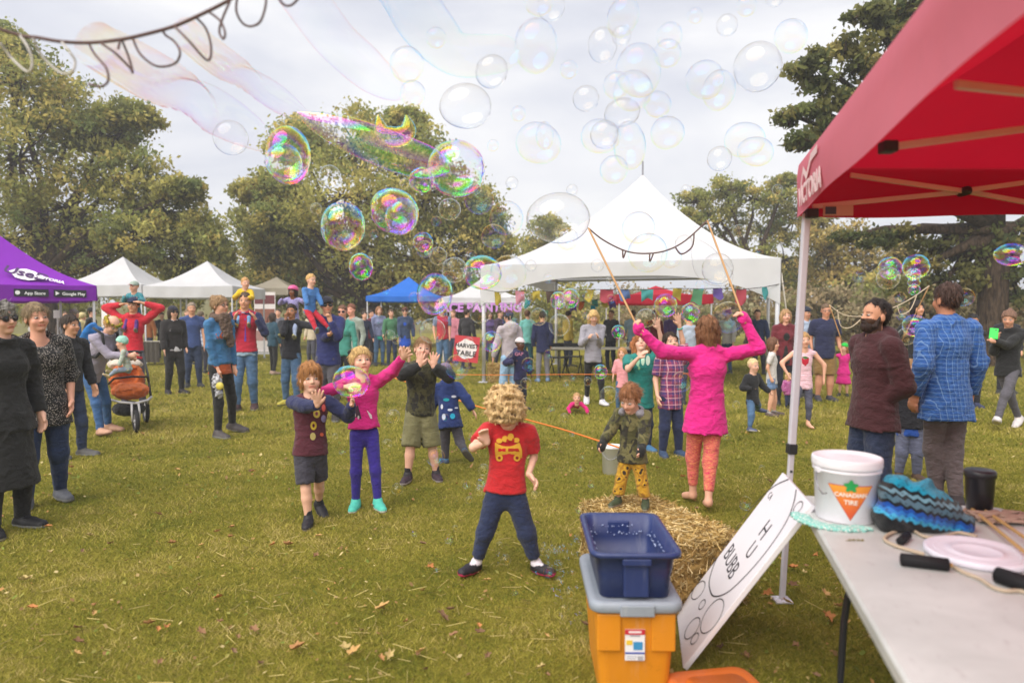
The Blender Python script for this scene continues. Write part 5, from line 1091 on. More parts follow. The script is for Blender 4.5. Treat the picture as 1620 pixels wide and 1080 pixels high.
# harvest sign on the marquee leg
s0 = AT(738, 552, 15.3); sg = thing('sign_board', 'red bordered harvest table sign tied to the marquee leg', 'sign', s0); sg.rotation_euler = (0, rad(6), 0)
m = MB(); m.box((0, 0, 0), (.56, .02, .58)); m.build('panel', paint('#c23a44', .7), sg); m = MB()
pts = [(.23 * math.cos(a) * (1 + .08 * math.sin(5 * a)), -.013, .22 * math.sin(a) * (1 + .06 * math.cos(7 * a))) for a in (2 * math.pi * i / 30 for i in range(30))]; m.add([(0, -.013, 0)] + pts, [(0, i + 1, (i + 1) % 30 + 1) for i in range(30)]); m.build('white_field', paint('#e8dfe0', .7), sg)
for tx, z in (('HARVEST', .07), ('TABLE', -.1)): text_mesh('lettering', tx, .125 if len(tx) > 5 else .16, INK, sg, frame((0, -.018, z), (1, 0, 0), (0, 0, 1)), .002, .003)
g = AT(172, 503, 20.5); rc = thing('sign_board', 'white first aid sign with red cross under the white tent', 'sign', (g.x, g.y, 0)); m = MB(); m.box((0, 0, g.z), (.42, .02, .55)); m.build('panel', paint('#e9e6e8'), rc); m = MB(); m.box((0, -.014, g.z), (.08, .006, .26)); m.box((0, -.0135, g.z), (.26, .006, .08)); m.build('red_cross', paint('#cc2a36'), rc); m = MB(); m.box((0, .02, g.z / 2), (.04, .02, g.z)); m.build('post', ALU, rc)
g = AT(90, 497, 17); ws = thing('sign_board', 'small blank white placard on a stick below the purple tent', 'sign', (g.x, g.y, 0)); m = MB(); m.box((0, 0, g.z), (.17, .015, .2)); m.build('panel', paint('#e6e6e8'), ws, bevel=.004); m = MB(); m.box((0, .02, g.z / 2), (.03, .02, g.z)); m.build('post', paint('#d8d8da'), ws)
# roll-up banner behind the man with the yellow child
g = G(420, 560); bs = thing('banner_stand', 'tall roll-up banner behind the child in yellow', 'banner', g); zt = AT(420, 462, g.y).z
m = MB(); m.box((0, 0, zt / 2 + .05), (.85, .02, zt - .1)); m.build('print', paint('#e4dcdc', .6), bs)
for z, h, c in ((zt * .88, .35, '#6b3338'), (zt * .62, .55, '#8d5a4a'), (zt * .3, .4, '#b8908a')): m = MB(); m.box((0, -.013, z), (.8, .006, h)); m.build('print_block', paint(c, .6, .4, .4), bs)
m = MB(); m.box((0, 0, .04), (.9, .22, .08)); m.build('base', ALU, bs)
# tables and chairs under the marquee, vendor table left
def ftable(lb, px0, px1, Y, h=.74, col='#b9b3a8', dep=.75, cloth_=None):
    a, b = AT(px0, 560, Y), AT(px1, 560, Y); w = b.x - a.x; t = thing('folding_table', lb, 'table', ((a.x + b.x) / 2, Y, 0)); m = MB(); m.box((0, 0, h - .02), (w, dep, .04)); m.build('tabletop', paint(col, .5), t, bevel=.008)
    for x in (-w / 2 + .2, w / 2 - .2):
        m = MB(); m.tube([(x, -dep / 2 + .1, h - .05), (x, -dep / 2 + .06, .02), (x, dep / 2 - .06, .02), (x, dep / 2 - .1, h - .05)], .016, 6); m.build('leg_frame', LEGM, t, True)
    if cloth_: m = MB(); m.grid(lambda u, v: ((u - .5) * w * 1.02, -dep / 2 - .02 - .015 * math.sin(u * 30), h + .004 - v * (h - .1)), 30, 4); m.build('tablecloth_front', cloth(cloth_), t, True)
    return t
ftable('long grey table behind the woman in the striped sweater', 872, 1010, 17.2); ftable('vendor table under the right white tent', 228, 262, 21.5, cloth_='#4a443c'); ftable('vendor table under the left white tent', 110, 150, 23, cloth_='#3a3a40')
def chair(lb, px, py, rz):
    g = G(px, py); t = thing('folding_chair', lb, 'chair', g, rad(rz), 'black folding chairs by the grey table'); m = MB(); m.box((0, 0, .45), (.42, .4, .025)); m.build('seat', paint('#1d1d20', .5), t, bevel=.008); m = MB(); m.box((0, .22, .72), (.42, .02, .2)); m.build('backrest', paint('#1d1d20', .5), t, bevel=.006)
    for x in (-.21, .21):
        for p, q in (((x, -.2, .01), (x, .24, .82)), ((x, .24, .01), (x, -.16, .46))): m = MB(); m.tube([p, q], .013, 6); m.build('leg', paint('#1d1d20', .4), t, True)
chair('black folding chair with its back to the marquee pole', 884, 592, 20); chair('black folding chair nearer to the striped sweater woman', 906, 590, 160)
# ---- stroller
g = G(205, 676); st = thing('stroller', 'three-wheeled stroller with orange seat beside the bending mother', 'stroller', g, rad(38))
TYRE, RIM = paint('#2a292b', .8), paint('#b4b2b6', .4)
def wheel(c, r, wd):
    o = bpy.data.objects.new('wheel', None); COL.objects.link(o); o.parent = st; o.location = c
    m = MB(); m.tube([(0, r * math.cos(a), r * math.sin(a)) for a in (2 * math.pi * i / 28 for i in range(28))], wd, 8, closed=True); m.build('tyre', TYRE, o, True); m = MB(); m.tube([(0, (r - wd) * math.cos(a), (r - wd) * math.sin(a)) for a in (2 * math.pi * i / 24 for i in range(24))], .008, 6, closed=True)
    for k in range(5): a = 2 * math.pi * k / 5; m.tube([(0, 0, 0), (0, (r - wd) * math.cos(a), (r - wd) * math.sin(a))], .011, 6)
    m.tube([(-.03, 0, 0), (.03, 0, 0)], .02, 8); m.build('rim', RIM, o, True)
wheel((0, -.50, .15), .125, .026); wheel((-.27, .38, .17), .145, .026); wheel((.27, .38, .17), .145, .026)
FR = paint('#c4c1c3', .4, .5, .08)
for sx in (-1, 1):
    m = MB(); m.tube([(sx * .27, .38, .17), (sx * .28, .2, .34), (sx * .25, -.15, .42), (sx * .16, -.38, .40), (0, -.46, .38)], .016, 8); m.build('frame_tube', FR, st, True)
    m = MB(); m.tube([(sx * .25, -.1, .43), (sx * .27, .2, .72), (sx * .26, .48, 1.0)], .015, 8); m.build('push_bar', paint('#2b2b2e', .5), st, True)
    m = MB(); m.tube([(sx * .04, -.46, .38), (sx * .045, -.5, .28), (sx * .04, -.5, .15)], .014, 8); m.build('fork', FR, st, True)
m = MB(); m.tube([(-.26, .48, 1.0), (-.2, .52, 1.02), (.2, .52, 1.02), (.26, .48, 1.0)], .018, 8); m.build('handlebar', paint('#232326', .7), st, True)
m = MB(); m.tube([(-.24, -.02, .62), (-.2, -.2, .70), (0, -.26, .72), (.2, -.2, .70), (.24, -.02, .62)], .014, 8); m.build('bumper_bar', paint('#232326', .7), st, True)
s = SDF(.014, .04); s.ell((0, -.12, .52), (.22, .3, .12)); s.ell((0, .14, .66), (.22, .16, .22)); s.ell((0, -.05, .72), (.13, .22, .14), op='s', k=.04); meshobj('seat', s.mesh('seat', waves(4, (.05, .15), 8, .006)), cloth('#c9662c'), st)
s = SDF(.014, .03); s.ell((0, .02, .26), (.2, .3, .1)); meshobj('basket', s.mesh('basket', waves(5)), cloth('#232228'), st)
s = SDF(.014, .03); s.ell((0, .26, .86), (.22, .18, .08)); meshobj('sunshade', s.mesh('sunshade', waves(6)), cloth('#d8c8b8'), st)
# ---------------------------------------------------------------- people
from mathutils.bvhtree import BVHTree
def caster(obj_, M):
    me = obj_.data; t = BVHTree.FromPolygons([M @ v.co for v in me.vertices], [tuple(p.vertices) for p in me.polygons]); return t
def decal(P, shapes, name='print', top=-1):
    """flat prints laid on the garment: shapes are (hex, [pixel points] | ('c',x,y,r[,ry]))"""
    T = caster(P['tops'][top], P['M']); inv = P['M'].inverted(); by = {}
    for k, (c, s) in enumerate(shapes):
        if s and s[0] == 'c':
            n = 14; rx, ry = s[3], (s[4] if len(s) > 4 else s[3]); s = [(s[1] + rx * math.cos(2 * math.pi * i / n), s[2] + ry * math.sin(2 * math.pi * i / n)) for i in range(n)]
        cx = sum(p[0] for p in s) / len(s); cy_ = sum(p[1] for p in s) / len(s); ring = []; n = len(s)
        for f in (0, .5, 1):
            for p in (s if f else s[:1]): ring.append((cx + (p[0] - cx) * f, cy_ + (p[1] - cy_) * f))
        V = []
        for p in ring:
            d = ray(*p).normalized(); h = T.ray_cast(CAM, d)
            if h[0] is None: break
            V.append(inv @ (h[0] - d * (.004 + .0008 * k)))
        if len(V) < len(ring): continue
        f = [(0, 1 + i, 1 + (i + 1) % n) for i in range(n)] + [(1 + i, 1 + n + i, 1 + n + (i + 1) % n, 1 + (i + 1) % n) for i in range(n)]
        by.setdefault(c, MB()).add(V, f)
    for c, m in by.items(): m.build(name, paint(c, .8, .2), P['root'], True)
def shoulder_kid(C, label, H, up=.06, back=.06, yaw=None, spread=.10, drop=.30, **k):
    y = C['root'].rotation_euler.z; fwd = -C['Y']; S = C['S']; pos = Vector((S.x, S.y, 0)) - Vector((fwd.x, fwd.y, 0)) * back
    fl = S - C['X'] * spread + fwd * .15 - C['Z'] * drop; fr = S + C['X'] * spread + fwd * .15 - C['Z'] * drop
    return person(label, None, pos=pos, H=H, yaw=math.degrees(y) if yaw is None else yaw, pel=S.z + up, fa=('w', tuple(fl)), fb=('w', tuple(fr)), ka=(-.3, -1, .6), kb=(.3, -1, .6), **k)
J1, J2, J3 = ('denim', '#2f3b56'), ('denim', '#4d6a8c'), ('denim', '#7f9ab6')
FAIR, TAN, DARK = '#dcab92', '#cf9a7c', '#5e3c2c'
# -- left group
person('older woman in long black coat and sunglasses at the left edge', (12, 838), 476, yaw=62, fem=1, top='#1b1b1f', topname='coat', hem=.05, dress=.30, flare=.025, loose=.03, collar=1, bot='#1c1c20', bl=.02, shoes='#17171a', hair='curly', hc='#8d8882', hlen=.25, glasses='sun', skin=FAIR, hyaw=14, under=('shirt', '#e4e0e0', .3, 0, 0))
person('smiling woman in speckled black blouse and jeans at left', (72, 796), 478, yaw=38, fem=1, w=1.13, top=('speck', '#201e1f', '#a89f96'), topname='blouse', neck=.035, slv=.72, hem=.10, flare=.012, loose=.028, bot=('denim', '#2c3b5c'), bl=.016, shoes='#5d5f66', hair='short', hc='#8f7a5c', skin='#dfa48a', hyaw=18, fa=('g', 42, 803), fb=('g', 96, 788))
person('person in dark jacket half hidden behind the speckled blouse woman', (112, 722), 497, yaw=70, top='#22232a', topname='jacket', loose=.03, bot=J1, shoes='#5c5a58', hair='short', hc='#3a2c22', skin=TAN)
person('woman in blue denim jacket with grey curls seen from behind', (118, 600), 488, yaw=150, fem=1, top=('denim', '#3a6490'), topname='jacket', loose=.03, hem=.05, bot=J3, shoes='#4a3a30', hair='curly', hc='#8a7f74', hlen=.3)
person('person in pale yellow hooded top behind the denim jacket woman', (133, 588), 494, yaw=160, top='#cfc08c', topname='jacket', hood=1, loose=.03, hair='crop', hc='#c0b080', cap='beanie', capc='#d6c58e', bot=J1)
person('man in black jacket and dark hat beside the purple tent leg', (146, 590), 486, yaw=100, top='#1f1f27', topname='jacket', loose=.03, bot='#22222a', hair='short', hc='#2a221c', cap='hat', capc='#26201c')
mom = person('mother in lilac sweater and flower crown bending over the stroller', (158, 688), H=1.64, yaw=72, fem=1, lean=26, hipoff=(0, .06), hpitch=22, top='#a59db0', topname='sweater', loose=.018, hem=.06, bot=('denim', '#3b5f8e'), bl=.008, shoes='#b98f78', sole='#8a6a58', hair='bun', hc='#b38a4c', cap='crown', A=('px', 203, 562, -.12), B=('px', 208, 566, .12), skin=FAIR, kb=(0, -1, 0), fa=('g', 160, 690), fb=('g', 172, 682))
baby = person('baby in mint hat cradled by the bending mother', None, pos=(mom['wrA'].x - .03, mom['wrA'].y + .04, 0), H=.68, hr=.23, yaw=-60, pel=.86, lean=10, top=('speck', '#a9c0b4', '#e2b09a'), slv=1, bot='#8f9cae', shoes='#c9b48f', hair=None, cap='beanie', capc='#a8dccb', fa=(-.25, -.25, 1.15), fb=(.0, -.3, 1.1), hc='#c9a878', group='small children', vox=.012)
rj = person('man in red jacket and navy cap with child on his shoulders', (212, 643), 469, yaw=8, top='#c81f38', topname='jacket', collar=1, loose=.026, hem=.05, bot='#55505a', bl=.018, hair='short', hc='#4a3524', cap='cap', capc='#2a3350', A=('px', 190, 482, -.05), B=('px', 228, 480, -.05), pa=(-1, .2, -.15), pb=(1, .2, -.15), skin=TAN)
shoulder_kid(rj, 'small child in teal jacket and pink-brimmed cap on red jacket man', .92, hr=.2, top=('speck', '#2a7f8e', '#8ac0c0'), topname='jacket', loose=.02, bot='#57307a', shoes='#7a4a70', hair='crop', hc='#b08a5a', cap='cap', capc='#9fb0a4', extra={'brim': '#d0486a'}, A=(-.1, -.18, 2.02), B=(.12, -.15, 1.98), group='small children')
person('woman in brown jacket and dark cap with white shirt', (277, 622), 483, yaw=48, fem=1, top='#2a2220', topname='jacket', loose=.032, hem=.09, openf=.035, under=('shirt', '#d2d0d6', .2, .02), bot='#1b1a1d', bl=.02, shoes='#2a2628', hair='bob', hc='#3a2a20', hlen=.45, cap='cap', capc='#2c2c3a', glasses='sun', skin=FAIR)
person('grey-haired man in blue t-shirt behind the brown jacket woman', (306, 612), 478, yaw=30, top='#3d4f80', slv=.35, bot=J1, hair='short', hc='#8d7c6c', skin=TAN, w=1.1)
person('person in blue white checked shirt seen from behind', (320, 590), 492, yaw=165, top=('plaid', '#cfd6e6', '#3a5a9c', '#e8ecf4', 9.0), loose=.024, hem=.07, bot='#3a3a46', hair='short', hc='#6a5a48')
dn = person('woman in denim jacket and brown scarf holding a plastic bag', (350, 690), 466, yaw=66, fem=1, top=('denim', '#3d6f9c'), topname='jacket', loose=.010, hem=-.02, openf=.0, under=('sweater', '#b8572e', 1.03, .05), bot='#1f1f24', bl=.003, shoes='#4a4444', hair='bun', hc='#a07f5a', glasses='clear', skin='#dba58a', A=('px', 345, 592, -.12), B=('px', 372, 588, .12), fa=('g', 345, 692), fb=('g', 368, 683), hyaw=10)
s = SDF(.012, .02); S_ = dn['local']['S'] 
for i in range(16):
    a = 2 * math.pi * i / 16; s.ell(S_ + Vector((math.cos(a) * .085, math.sin(a) * .09 - .02, .035 + .012 * math.sin(3 * a))), (.042, .045, .045))
s.cone(S_ + Vector((.02, -.11, .0)), S_ + Vector((.04, -.15, -.30)), .05, .045); s.cone(S_ + Vector((-.04, -.1, .0)), S_ + Vector((-.03, -.15, -.2)), .05, .04); meshobj('scarf', s.mesh('scarf', waves(31, (.03, .08), 8, .006)), cloth(('speck', '#5d4a40', '#7d6a58')), dn['root'])
rv = person('man in red and navy fleece vest with yellow child on shoulders', (390, 648), 462, yaw=6, w=1.08, top='#b8283e', sleevec='#2a2f52', topname='fleece', loose=.02, hem=.0, under=('shirt', '#8fa4b8', .2, .03), bot=J2, bl=.014, shoes='#4a3434', hair='short', hc='#4a3626', B=('px', 405, 505, -.2), A=('px', 371, 505, -.2), pa=(-.5, .3, -1), pb=(.5, .3, -1), skin=TAN)
decal(rv, [('#2a2f52', [(374, 493), (402, 493), (406, 500), (371, 500)]), ('#6a4ab0', [(386.5, 492), (389, 492), (389.5, 540), (386.5, 540)])], 'fleece_panel')
shoulder_kid(rv, 'toddler in bright yellow sweater on the fleece vest man', .88, hr=.21, top='#e0bb1e', loose=.024, bot=('denim', '#6f9cc4'), shoes='#c9a23a', hair='short', hc='#c0925a', A=(-.14, -.2, 2.1), B=(.12, -.22, 2.08), hyaw=35, group='small children', drop=.26)
person('woman in dark teal jacket with brown handbag facing away', (432, 592), 494, yaw=150, fem=1, top='#29495a', topname='jacket', loose=.024, hem=.04, bot='#1d1d22', bl=.004, shoes='#9a8070', hair='long', hc='#3a2a20', hlen=.9)
bj = person('man in black zip jacket carrying a child with pink helmet', (462, 640), 480, yaw=-4, w=1.05, top='#26272e', topname='jacket', collar=1, loose=.022, hem=.04, bot=J2, bl=.016, shoes='#c9bb52', hair='short', hc='#2a1e18', skin='#b07c5c', A=('px', 452, 506, -.16), B=('px', 487, 498, -.16), pa=(-.5, .3, -1), pb=(.5, .3, -1))
shoulder_kid(bj, 'child in pink helmet and lilac jacket on black jacket man', .98, hr=.19, top=('speck', '#8f86bc', '#c9c2de'), topname='jacket', loose=.022, bot='#a8b6d8', shoes='#c9b83c', hair='bob', hc='#1e1614', hlen=.4, cap='helmet', capc='#d0508a', skin='#7a4f38', A=(-.12, -.2, 1.86), B=(.2, -.1, 1.85), group='small children')
nv = person('man in navy fleece with cap and sunglasses carrying a boy', (520, 664), 468, yaw=2, w=1.12, top='#2c3266', topname='fleece', collar=1, loose=.026, hem=.05, bot='#56545c', bl=.018, shoes='#3a3634', hair='short', hc='#2c211a', cap='cap', capc='#2a2a36', glasses='sun', A=('px', 520, 530, -.26), B=('px', 523, 508, -.30), hna=(0, .6, .8), hnb=(0, 1, 0), skin=TAN, hyaw=25)
person('blond boy in blue shirt and red trousers on navy fleece man', None, pos=(nv['S'].x - .21, nv['S'].y - .14, 0), H=.95, hr=.19, yaw=40, pel=1.60, top='#4a7cba', loose=.018, bot='#c22a3c', shoes='#4a7a8a', hair='short', hc='#c89f62', A=(-.12, -.2, 1.75), B=(.14, -.16, 1.72), fa=(-.02, -.28, 1.33), fb=(.18, -.25, 1.38), skin=FAIR, group='small children')
person('woman in dark sunglasses and green top behind the navy fleece man', (545, 632), 482, yaw=-12, fem=1, top='#4f9a8c', under=None, slv=.9, bot='#26262c', hair='short', hc='#6a4630', glasses='sun', skin='#d59a84')
person('reddish-haired man behind the woman with dark sunglasses', (560, 618), 480, yaw=-20, top='#9aa39a', bot='#33343c', hair='short', hc='#7a4a34', skin='#d99a84')
# -- far middle
person('woman in grey-blue hoodie and teal top under the blue tent', (600, 578), 484, yaw=28, fem=1, top='#7f86a8', topname='hoodie', hood=1, hem=.0, loose=.02, under=('shirt', '#2fae9c', .3, .06), bot=J2, hair='long', hc='#8a6040', hlen=.6, skin=FAIR, A=None, B=('px', 606, 530, -.2))
person('woman in bright blue dress and sunglasses near the blue tent', (641, 580), 485, yaw=0, fem=1, top=('denim', '#33425e'), topname='jacket', openf=.04, loose=.028, hem=.02, under=('dress', '#2a55c0', .2, .16, .02), bot='#2a55c0', leg=.3, hair='curly', hc='#5a3426', hlen=.4, glasses='sun', skin=FAIR, A=('px', 632, 540, -.2))
person('man in red vest and jeans standing by the face painting tent', (700, 582), 484, yaw=20, w=1.15, top='#b52c40', topname='vest', slv=0, loose=.026, under=('shirt', '#6f7a98', .4, .02), bot=J2, bl=.02, hair='short', hc='#5a4030', cap='hat', capc='#2a8f98', B=('px', 712, 541, -.1), skin='#d09a80')
person('person in black jacket between the red vest man and tent pole', (738, 584), 488, yaw=150, top='#2c2a2e', topname='jacket', loose=.03, bot='#26262c', hair='short', hc='#3a2a20')
person('person in purple top far under the face painting tent', (775, 572), 492, yaw=20, fem=1, top='#5c4a7a', bot='#33334a', hair='long', hc='#4a3020', hlen=.7)
person('man in light grey hoodie and pale jeans seen from behind', (806, 640), 490, yaw=205, top='#b9aeb4', topname='hoodie', hood=1, loose=.03, hem=.07, bot=('denim', '#8fb0d2'), bl=.02, shoes='#6a6a72', hair='short', hc='#3a2c26')
gp = person('boy in white cap and navy GAP hoodie beside the grey hoodie man', (823, 648), 533, yaw=42, hr=.165, top='#26264c', topname='hoodie', hood=1, loose=.028, hem=.05, bot='#2c3040', hair='crop', hc='#1b1412', cap='cap', capc='#d6ccd0', skin=DARK, A=('px', 812, 572, -.2), group='children playing with bubbles')
for i, ch in enumerate('GAP'):
    T = caster(gp['tops'][-1], gp['M']); h = T.ray_cast(CAM, ray(817 + i * 4.5, 560).normalized())
    if h[0]: text_mesh('lettering', ch, .075, paint('#b87a96', .8), gp['root'], gp['M'].inverted() @ frame(h[0] - Vector((0, .012, 0)), (1, .25, 0), (0, 0, 1)), .002, .002)
person('person in turquoise shirt far back in the marquee', (834, 588), 490, yaw=170, fem=1, top='#7cc4bf', slv=.6, bot='#2e5a64', hair='short', hc='#6a4a34')
person('person in navy jacket and grey jeans with back to camera', (859, 604), 492, yaw=182, top='#222c50', topname='jacket', loose=.03, hem=.08, bot='#7a7880', shoes='#6a82a0', hair='short', hc='#2c201a')
sw = person('blond woman in grey striped sweater looking down at her hands', (938, 640), 488, yaw=6, fem=1, hpitch=22, top='#9b98a2', topname='sweater', loose=.026, hem=.05, bot='#222026', bl=.003, shoes='#d9d6da', hair='long', hc='#c9a468', hlen=.75, A=('px', 931, 534, -.26), B=('px', 946, 533, -.26), skin=FAIR, fa=('g', 928, 637), fb=('g', 953, 641))
decal(sw, [('#26242c', [(916, 541), (960, 541), (960, 547), (916, 547)]), ('#c9c6ce', [(917, 548), (959, 548), (959, 551), (917, 551)])], 'stripe')
person('baby in bright pink crawling on the grass', (912, 652), H=.70, hr=.235, yaw=4, pel=.13, lean=80, hpitch=-55, hipoff=(0, .1), top='#d81f78', loose=.016, hem=.1, bot='#d81f78', A=(-.2, -.34, .05), B=(.2, -.34, .05), pa=(-1, .4, .2), pb=(1, .4, .2), fa=(-.1, .52, .0), fb=(.1, .52, 0), ka=(0, 0, -1), kb=(0, 0, -1), bare=True, hair='crop', hc='#b98f60', group='small children', vox=.011)
person('person in dark red top far back by the small red canopy', (1036, 588), 490, yaw=20, top='#7d2f2c', bot='#2c2c34', hair='short', hc='#3a2a20', skin=TAN)
person('person in pale blue shirt behind the small red canopy leg', (1000, 585), 490, yaw=160, top='#a9c4da', slv=.6, bot='#3a4a66', hair='short', hc='#5a4636')
person('person in light grey-blue shirt behind the plaid boy', (1090, 640), 492, yaw=190, top='#a9b4c4', bot='#3a4256', hair='short', hc='#4a382a')
person('small girl in pale pink behind the teal shirt boy', (984, 650), 548, yaw=-20, hr=.175, top='#e29aa0', slv=.6, hem=.08, bot='#4a6a8a', hair='bob', hc='#b08050', hlen=.5, group='children playing with bubbles', skin=FAIR)
tl = person('boy in teal t-shirt looking up at the bubbles', (1012, 712), 525, yaw=8, hr=.168, hpitch=-28, hroll=-6, w=1.15, top='#12837c', slv=.42, hem=.09, loose=.026, bot='#2a3450', shoes='#4a78a0', hair='bob', hc='#a8683a', hlen=.45, A=('px', 1010, 566, -.26), B=('px', 1042, 520, -.1), pb=(.5, .2, -1), hnb=(0, -1, 0), hb='open', skin='#e0b09a', group='children playing with bubbles')
decal(tl, [('#79b08a', ('c', 1000, 574, 3, 7)), ('#8fc0a0', ('c', 1009, 572, 3, 8)), ('#b9d8c0', ('c', 1017, 570, 3, 8)), ('#c9dccb', ('c', 1025, 570, 3.5, 8)), ('#79b08a', ('c', 1011, 582, 2, 3))])
pb_ = person('boy in pink and blue plaid shirt with raised hand', (1060, 720), 524, yaw=12, hr=.165, top=('plaid', '#9a4468', '#31407a', '#d9a9b4', 14.0), slv=.45, hem=.08, loose=.026, bot='#2a3150', bl=.018, shoes='#3a4a66', hair='short', hc='#3a2a20', B=('px', 1072, 492, -.05), pb=(1, .2, -.4), hb='open', hnb=(0, -1, 0), skin=FAIR, group='children playing with bubbles', hpitch=-15)
wr_ = pb_['wrB']; m = MB(); dd = (pb_['wrB'] - pb_['elB']).normalized(); q = dd.orthogonal().normalized(); q2 = dd.cross(q); cb = wr_ - dd * .04; inv = pb_['M'].inverted(); m.tube([inv @ (cb + (q * math.cos(a) + q2 * math.sin(a)) * .028) for a in (2 * math.pi * i / 14 for i in range(14))], .007, 6, closed=True); m.build('wristband', paint('#3aa8a0'), pb_['root'], True)
pw = person('woman in bright pink top and coral leggings waving a bubble wand', (1115, 802), 497, yaw=184, fem=1, hr=.138, w=1.08, top='#e3128a', loose=.016, hem=.10, flare=.018, slv=1.03, bot=('melange', '#d63c62', '#f09a68'), bl=.002, leg=.88, bare=True, hair='bob', hc='#84593a', hlen=.62, A=('px', 1181, 512, -.12), B=('px', 1018, 528, -.12), ha='grip', hb='grip', pa=(-.7, .4, -.6), pb=(.7, .4, -.6), fa=('g', 1120, 812), fb=('g', 1096, 796), skin='#d9a48a', hroll=4)
for wr, el in ((pw['wrA'], pw['elA']), (pw['wrB'], pw['elB'])):
    d = (wr - el).normalized(); inv = pw['M'].inverted(); s = SDF(.007, .015); s.cone(inv @ (wr - d * .05), inv @ (wr + d * .02), .030, .036); s.ell(inv @ (wr + d * .055), (.044, .046, .046)); meshobj('glove', s.mesh('glove', waves(77)), cloth('#e3128a'), pw['root'])
# -- children in front
mb = person('boy in maroon shirt with donut print holding up his palm', (492, 826), 574, yaw=22, hr=.178, w=1.02, top='#571b33', sleevec='#2a2f55', loose=.022, hem=.012, flare=.004, bot='#3d3b45', leg=.47, bl=.022, shoes='#232127', sole='#9a8d84', socks='#26242a', hair='mop', hc='#a5713f', A=('px', 506, 642, -.30), ha=('open', (.0, -.25, 1)), hna=(.15, -1, 0), pa=(-1, .2, -.8), B=('px', 556, 640, -.05), pb=(.2, .6, -.8), fa=('g', 488, 830), fb=('g', 505, 812), skin='#e0b096', hyaw=6, hpitch=-4, group='children playing with bubbles')
decal(mb, [('#c9b25a', ('c', 501, 654, 5.5, 7)), ('#8a4a5a', ('c', 501, 654, 2.2, 3)), ('#c2a63c', ('c', 496, 673, 5, 7)), ('#571b33', ('c', 496, 673, 2, 3)), ('#b8a86a', ('c', 495, 690, 4.5, 6)), ('#8f86b8', ('c', 512, 662, 4, 6)), ('#3a8f96', ('c', 513, 680, 5, 4)), ('#c9604a', ('c', 509, 687, 3, 3)), ('#b5504a', ('c', 512, 645, 3, 6))])
gp2 = person('blond girl in hot pink top and purple leggings reaching up', (577, 801), 546, yaw=14, hr=.165, fem=0, top='#d81a84', loose=.016, hem=-.035, bot='#3d2f8f', bl=.002, shoes='#56c4b0', sole='#d8d8d2', hair='pony', hc='#d0ac70', B=('px', 640, 563, -.20), pb=(.5, .6, -.5), hb='open', hnb=(-.2, -1, 0), A=('px', 545, 612, -.22), pa=(-1, .1, -.3), skin='#e6b59c', hyaw=18, hpitch=-6, fa=('g', 563, 802), fb=('g', 598, 804), group='children playing with bubbles')
decal(gp2, [('#4a3a46', [(556, 652), (566, 640), (572, 662), (556, 664)]), ('#d8c8cf', ('c', 561, 656, 2, 4)), ('#d8c8cf', [(580, 648), (588, 656), (589, 662), (586, 662)]), ('#c0b0b8', ('c', 567, 660, 1.5, 3))])
cb_ = person('boy in camouflage shirt covering his face with both hands', (666, 757), 532, yaw=6, hr=.162, w=1.06, top=('camo', '#3c3a26', '#4d4a30', '#2c2a1e'), topname='shirt', sleevec='#1f1e20', loose=.026, hem=.01, bot=('denim', '#75714f'), botname='shorts', leg=.55, bl=.034, shoes='#3a2a34', sole='#a89ea2', socks='#2a262a', hair='short', hc='#a07a52', A=('px', 664, 578, -.24), B=('px', 686, 580, -.22), ha=('open', (.1, 0, 1)), hb=('open', (.1, 0, 1)), hna=(0, -1, 0), hnb=(0, -1, 0), pa=(-1, -.2, -.6), pb=(1, -.2, -.6), fa=('g', 645, 762), fb=('g', 690, 757), skin='#dfac94', hpitch=-10, group='children playing with bubbles')
nj = person('child in navy printed jacket and grey beanie running away', (712, 732), H=1.06, yaw=196, hr=.185, lean=16, top='#25386e', topname='jacket', hood=1, loose=.03, hem=.09, flare=.012, bot='#4a474e', bl=.02, shoes='#3a4a60', sole='#56524e', socks='#3f7fa8', hair='short', hc='#6a4c34', cap='beanie', capc='#7d7086', fa=(-.1, .22, .12), fb=(.04, -.02, .0), ka=(0, -1, -.1), A=(-.24, .05, .50), group='children playing with bubbles', hpitch=14)
decal(nj, [(c, ('c', x, y, rx, ry)) for c, x, y, rx, ry in (('#2fa3b4', 706, 632, 5, 2.5), ('#d2d4e0', 718, 627, 4, 2), ('#d2d4e0', 727, 636, 2, 4), ('#c9cddc', 712, 648, 4, 2), ('#2f9fc0', 716, 658, 4, 4.5), ('#d2d4e0', 728, 655, 2, 5), ('#c9cddc', 702, 659, 3, 5), ('#c9cddc', 699, 643, 2, 4), ('#d2d4e0', 733, 648, 2.5, 1.5), ('#c9cddc', 722, 645, 3, 1.2))])
ce = person('curly blond child in red truck t-shirt looking down', (800, 906), H=1.13, yaw=2, hr=.182, w=1.0, side=3, top='#c41f2c', slv=.40, hem=.0, loose=.026, flare=.004, fout=.75, bot='#26304e', bl=.020, cuff=.036, leg=.92, shoes='#26232a', sole='#c8385e', socks='#d8d0d8', hair='curly', hc='#cfae7c', hlen=1.25, hpitch=36, hroll=-8, A=('px', 770, 700, -.24), pa=(-1, .4, -.7), ha=('half', (-.3, -.3, 1)), hna=(.2, -1, 0), B=('px', 836, 750, -.06), hb=('half', (.5, -.3, -.5)), fa=('g', 752, 906), fb=('g', 850, 907), skin='#e3b49c', group='children playing with bubbles')
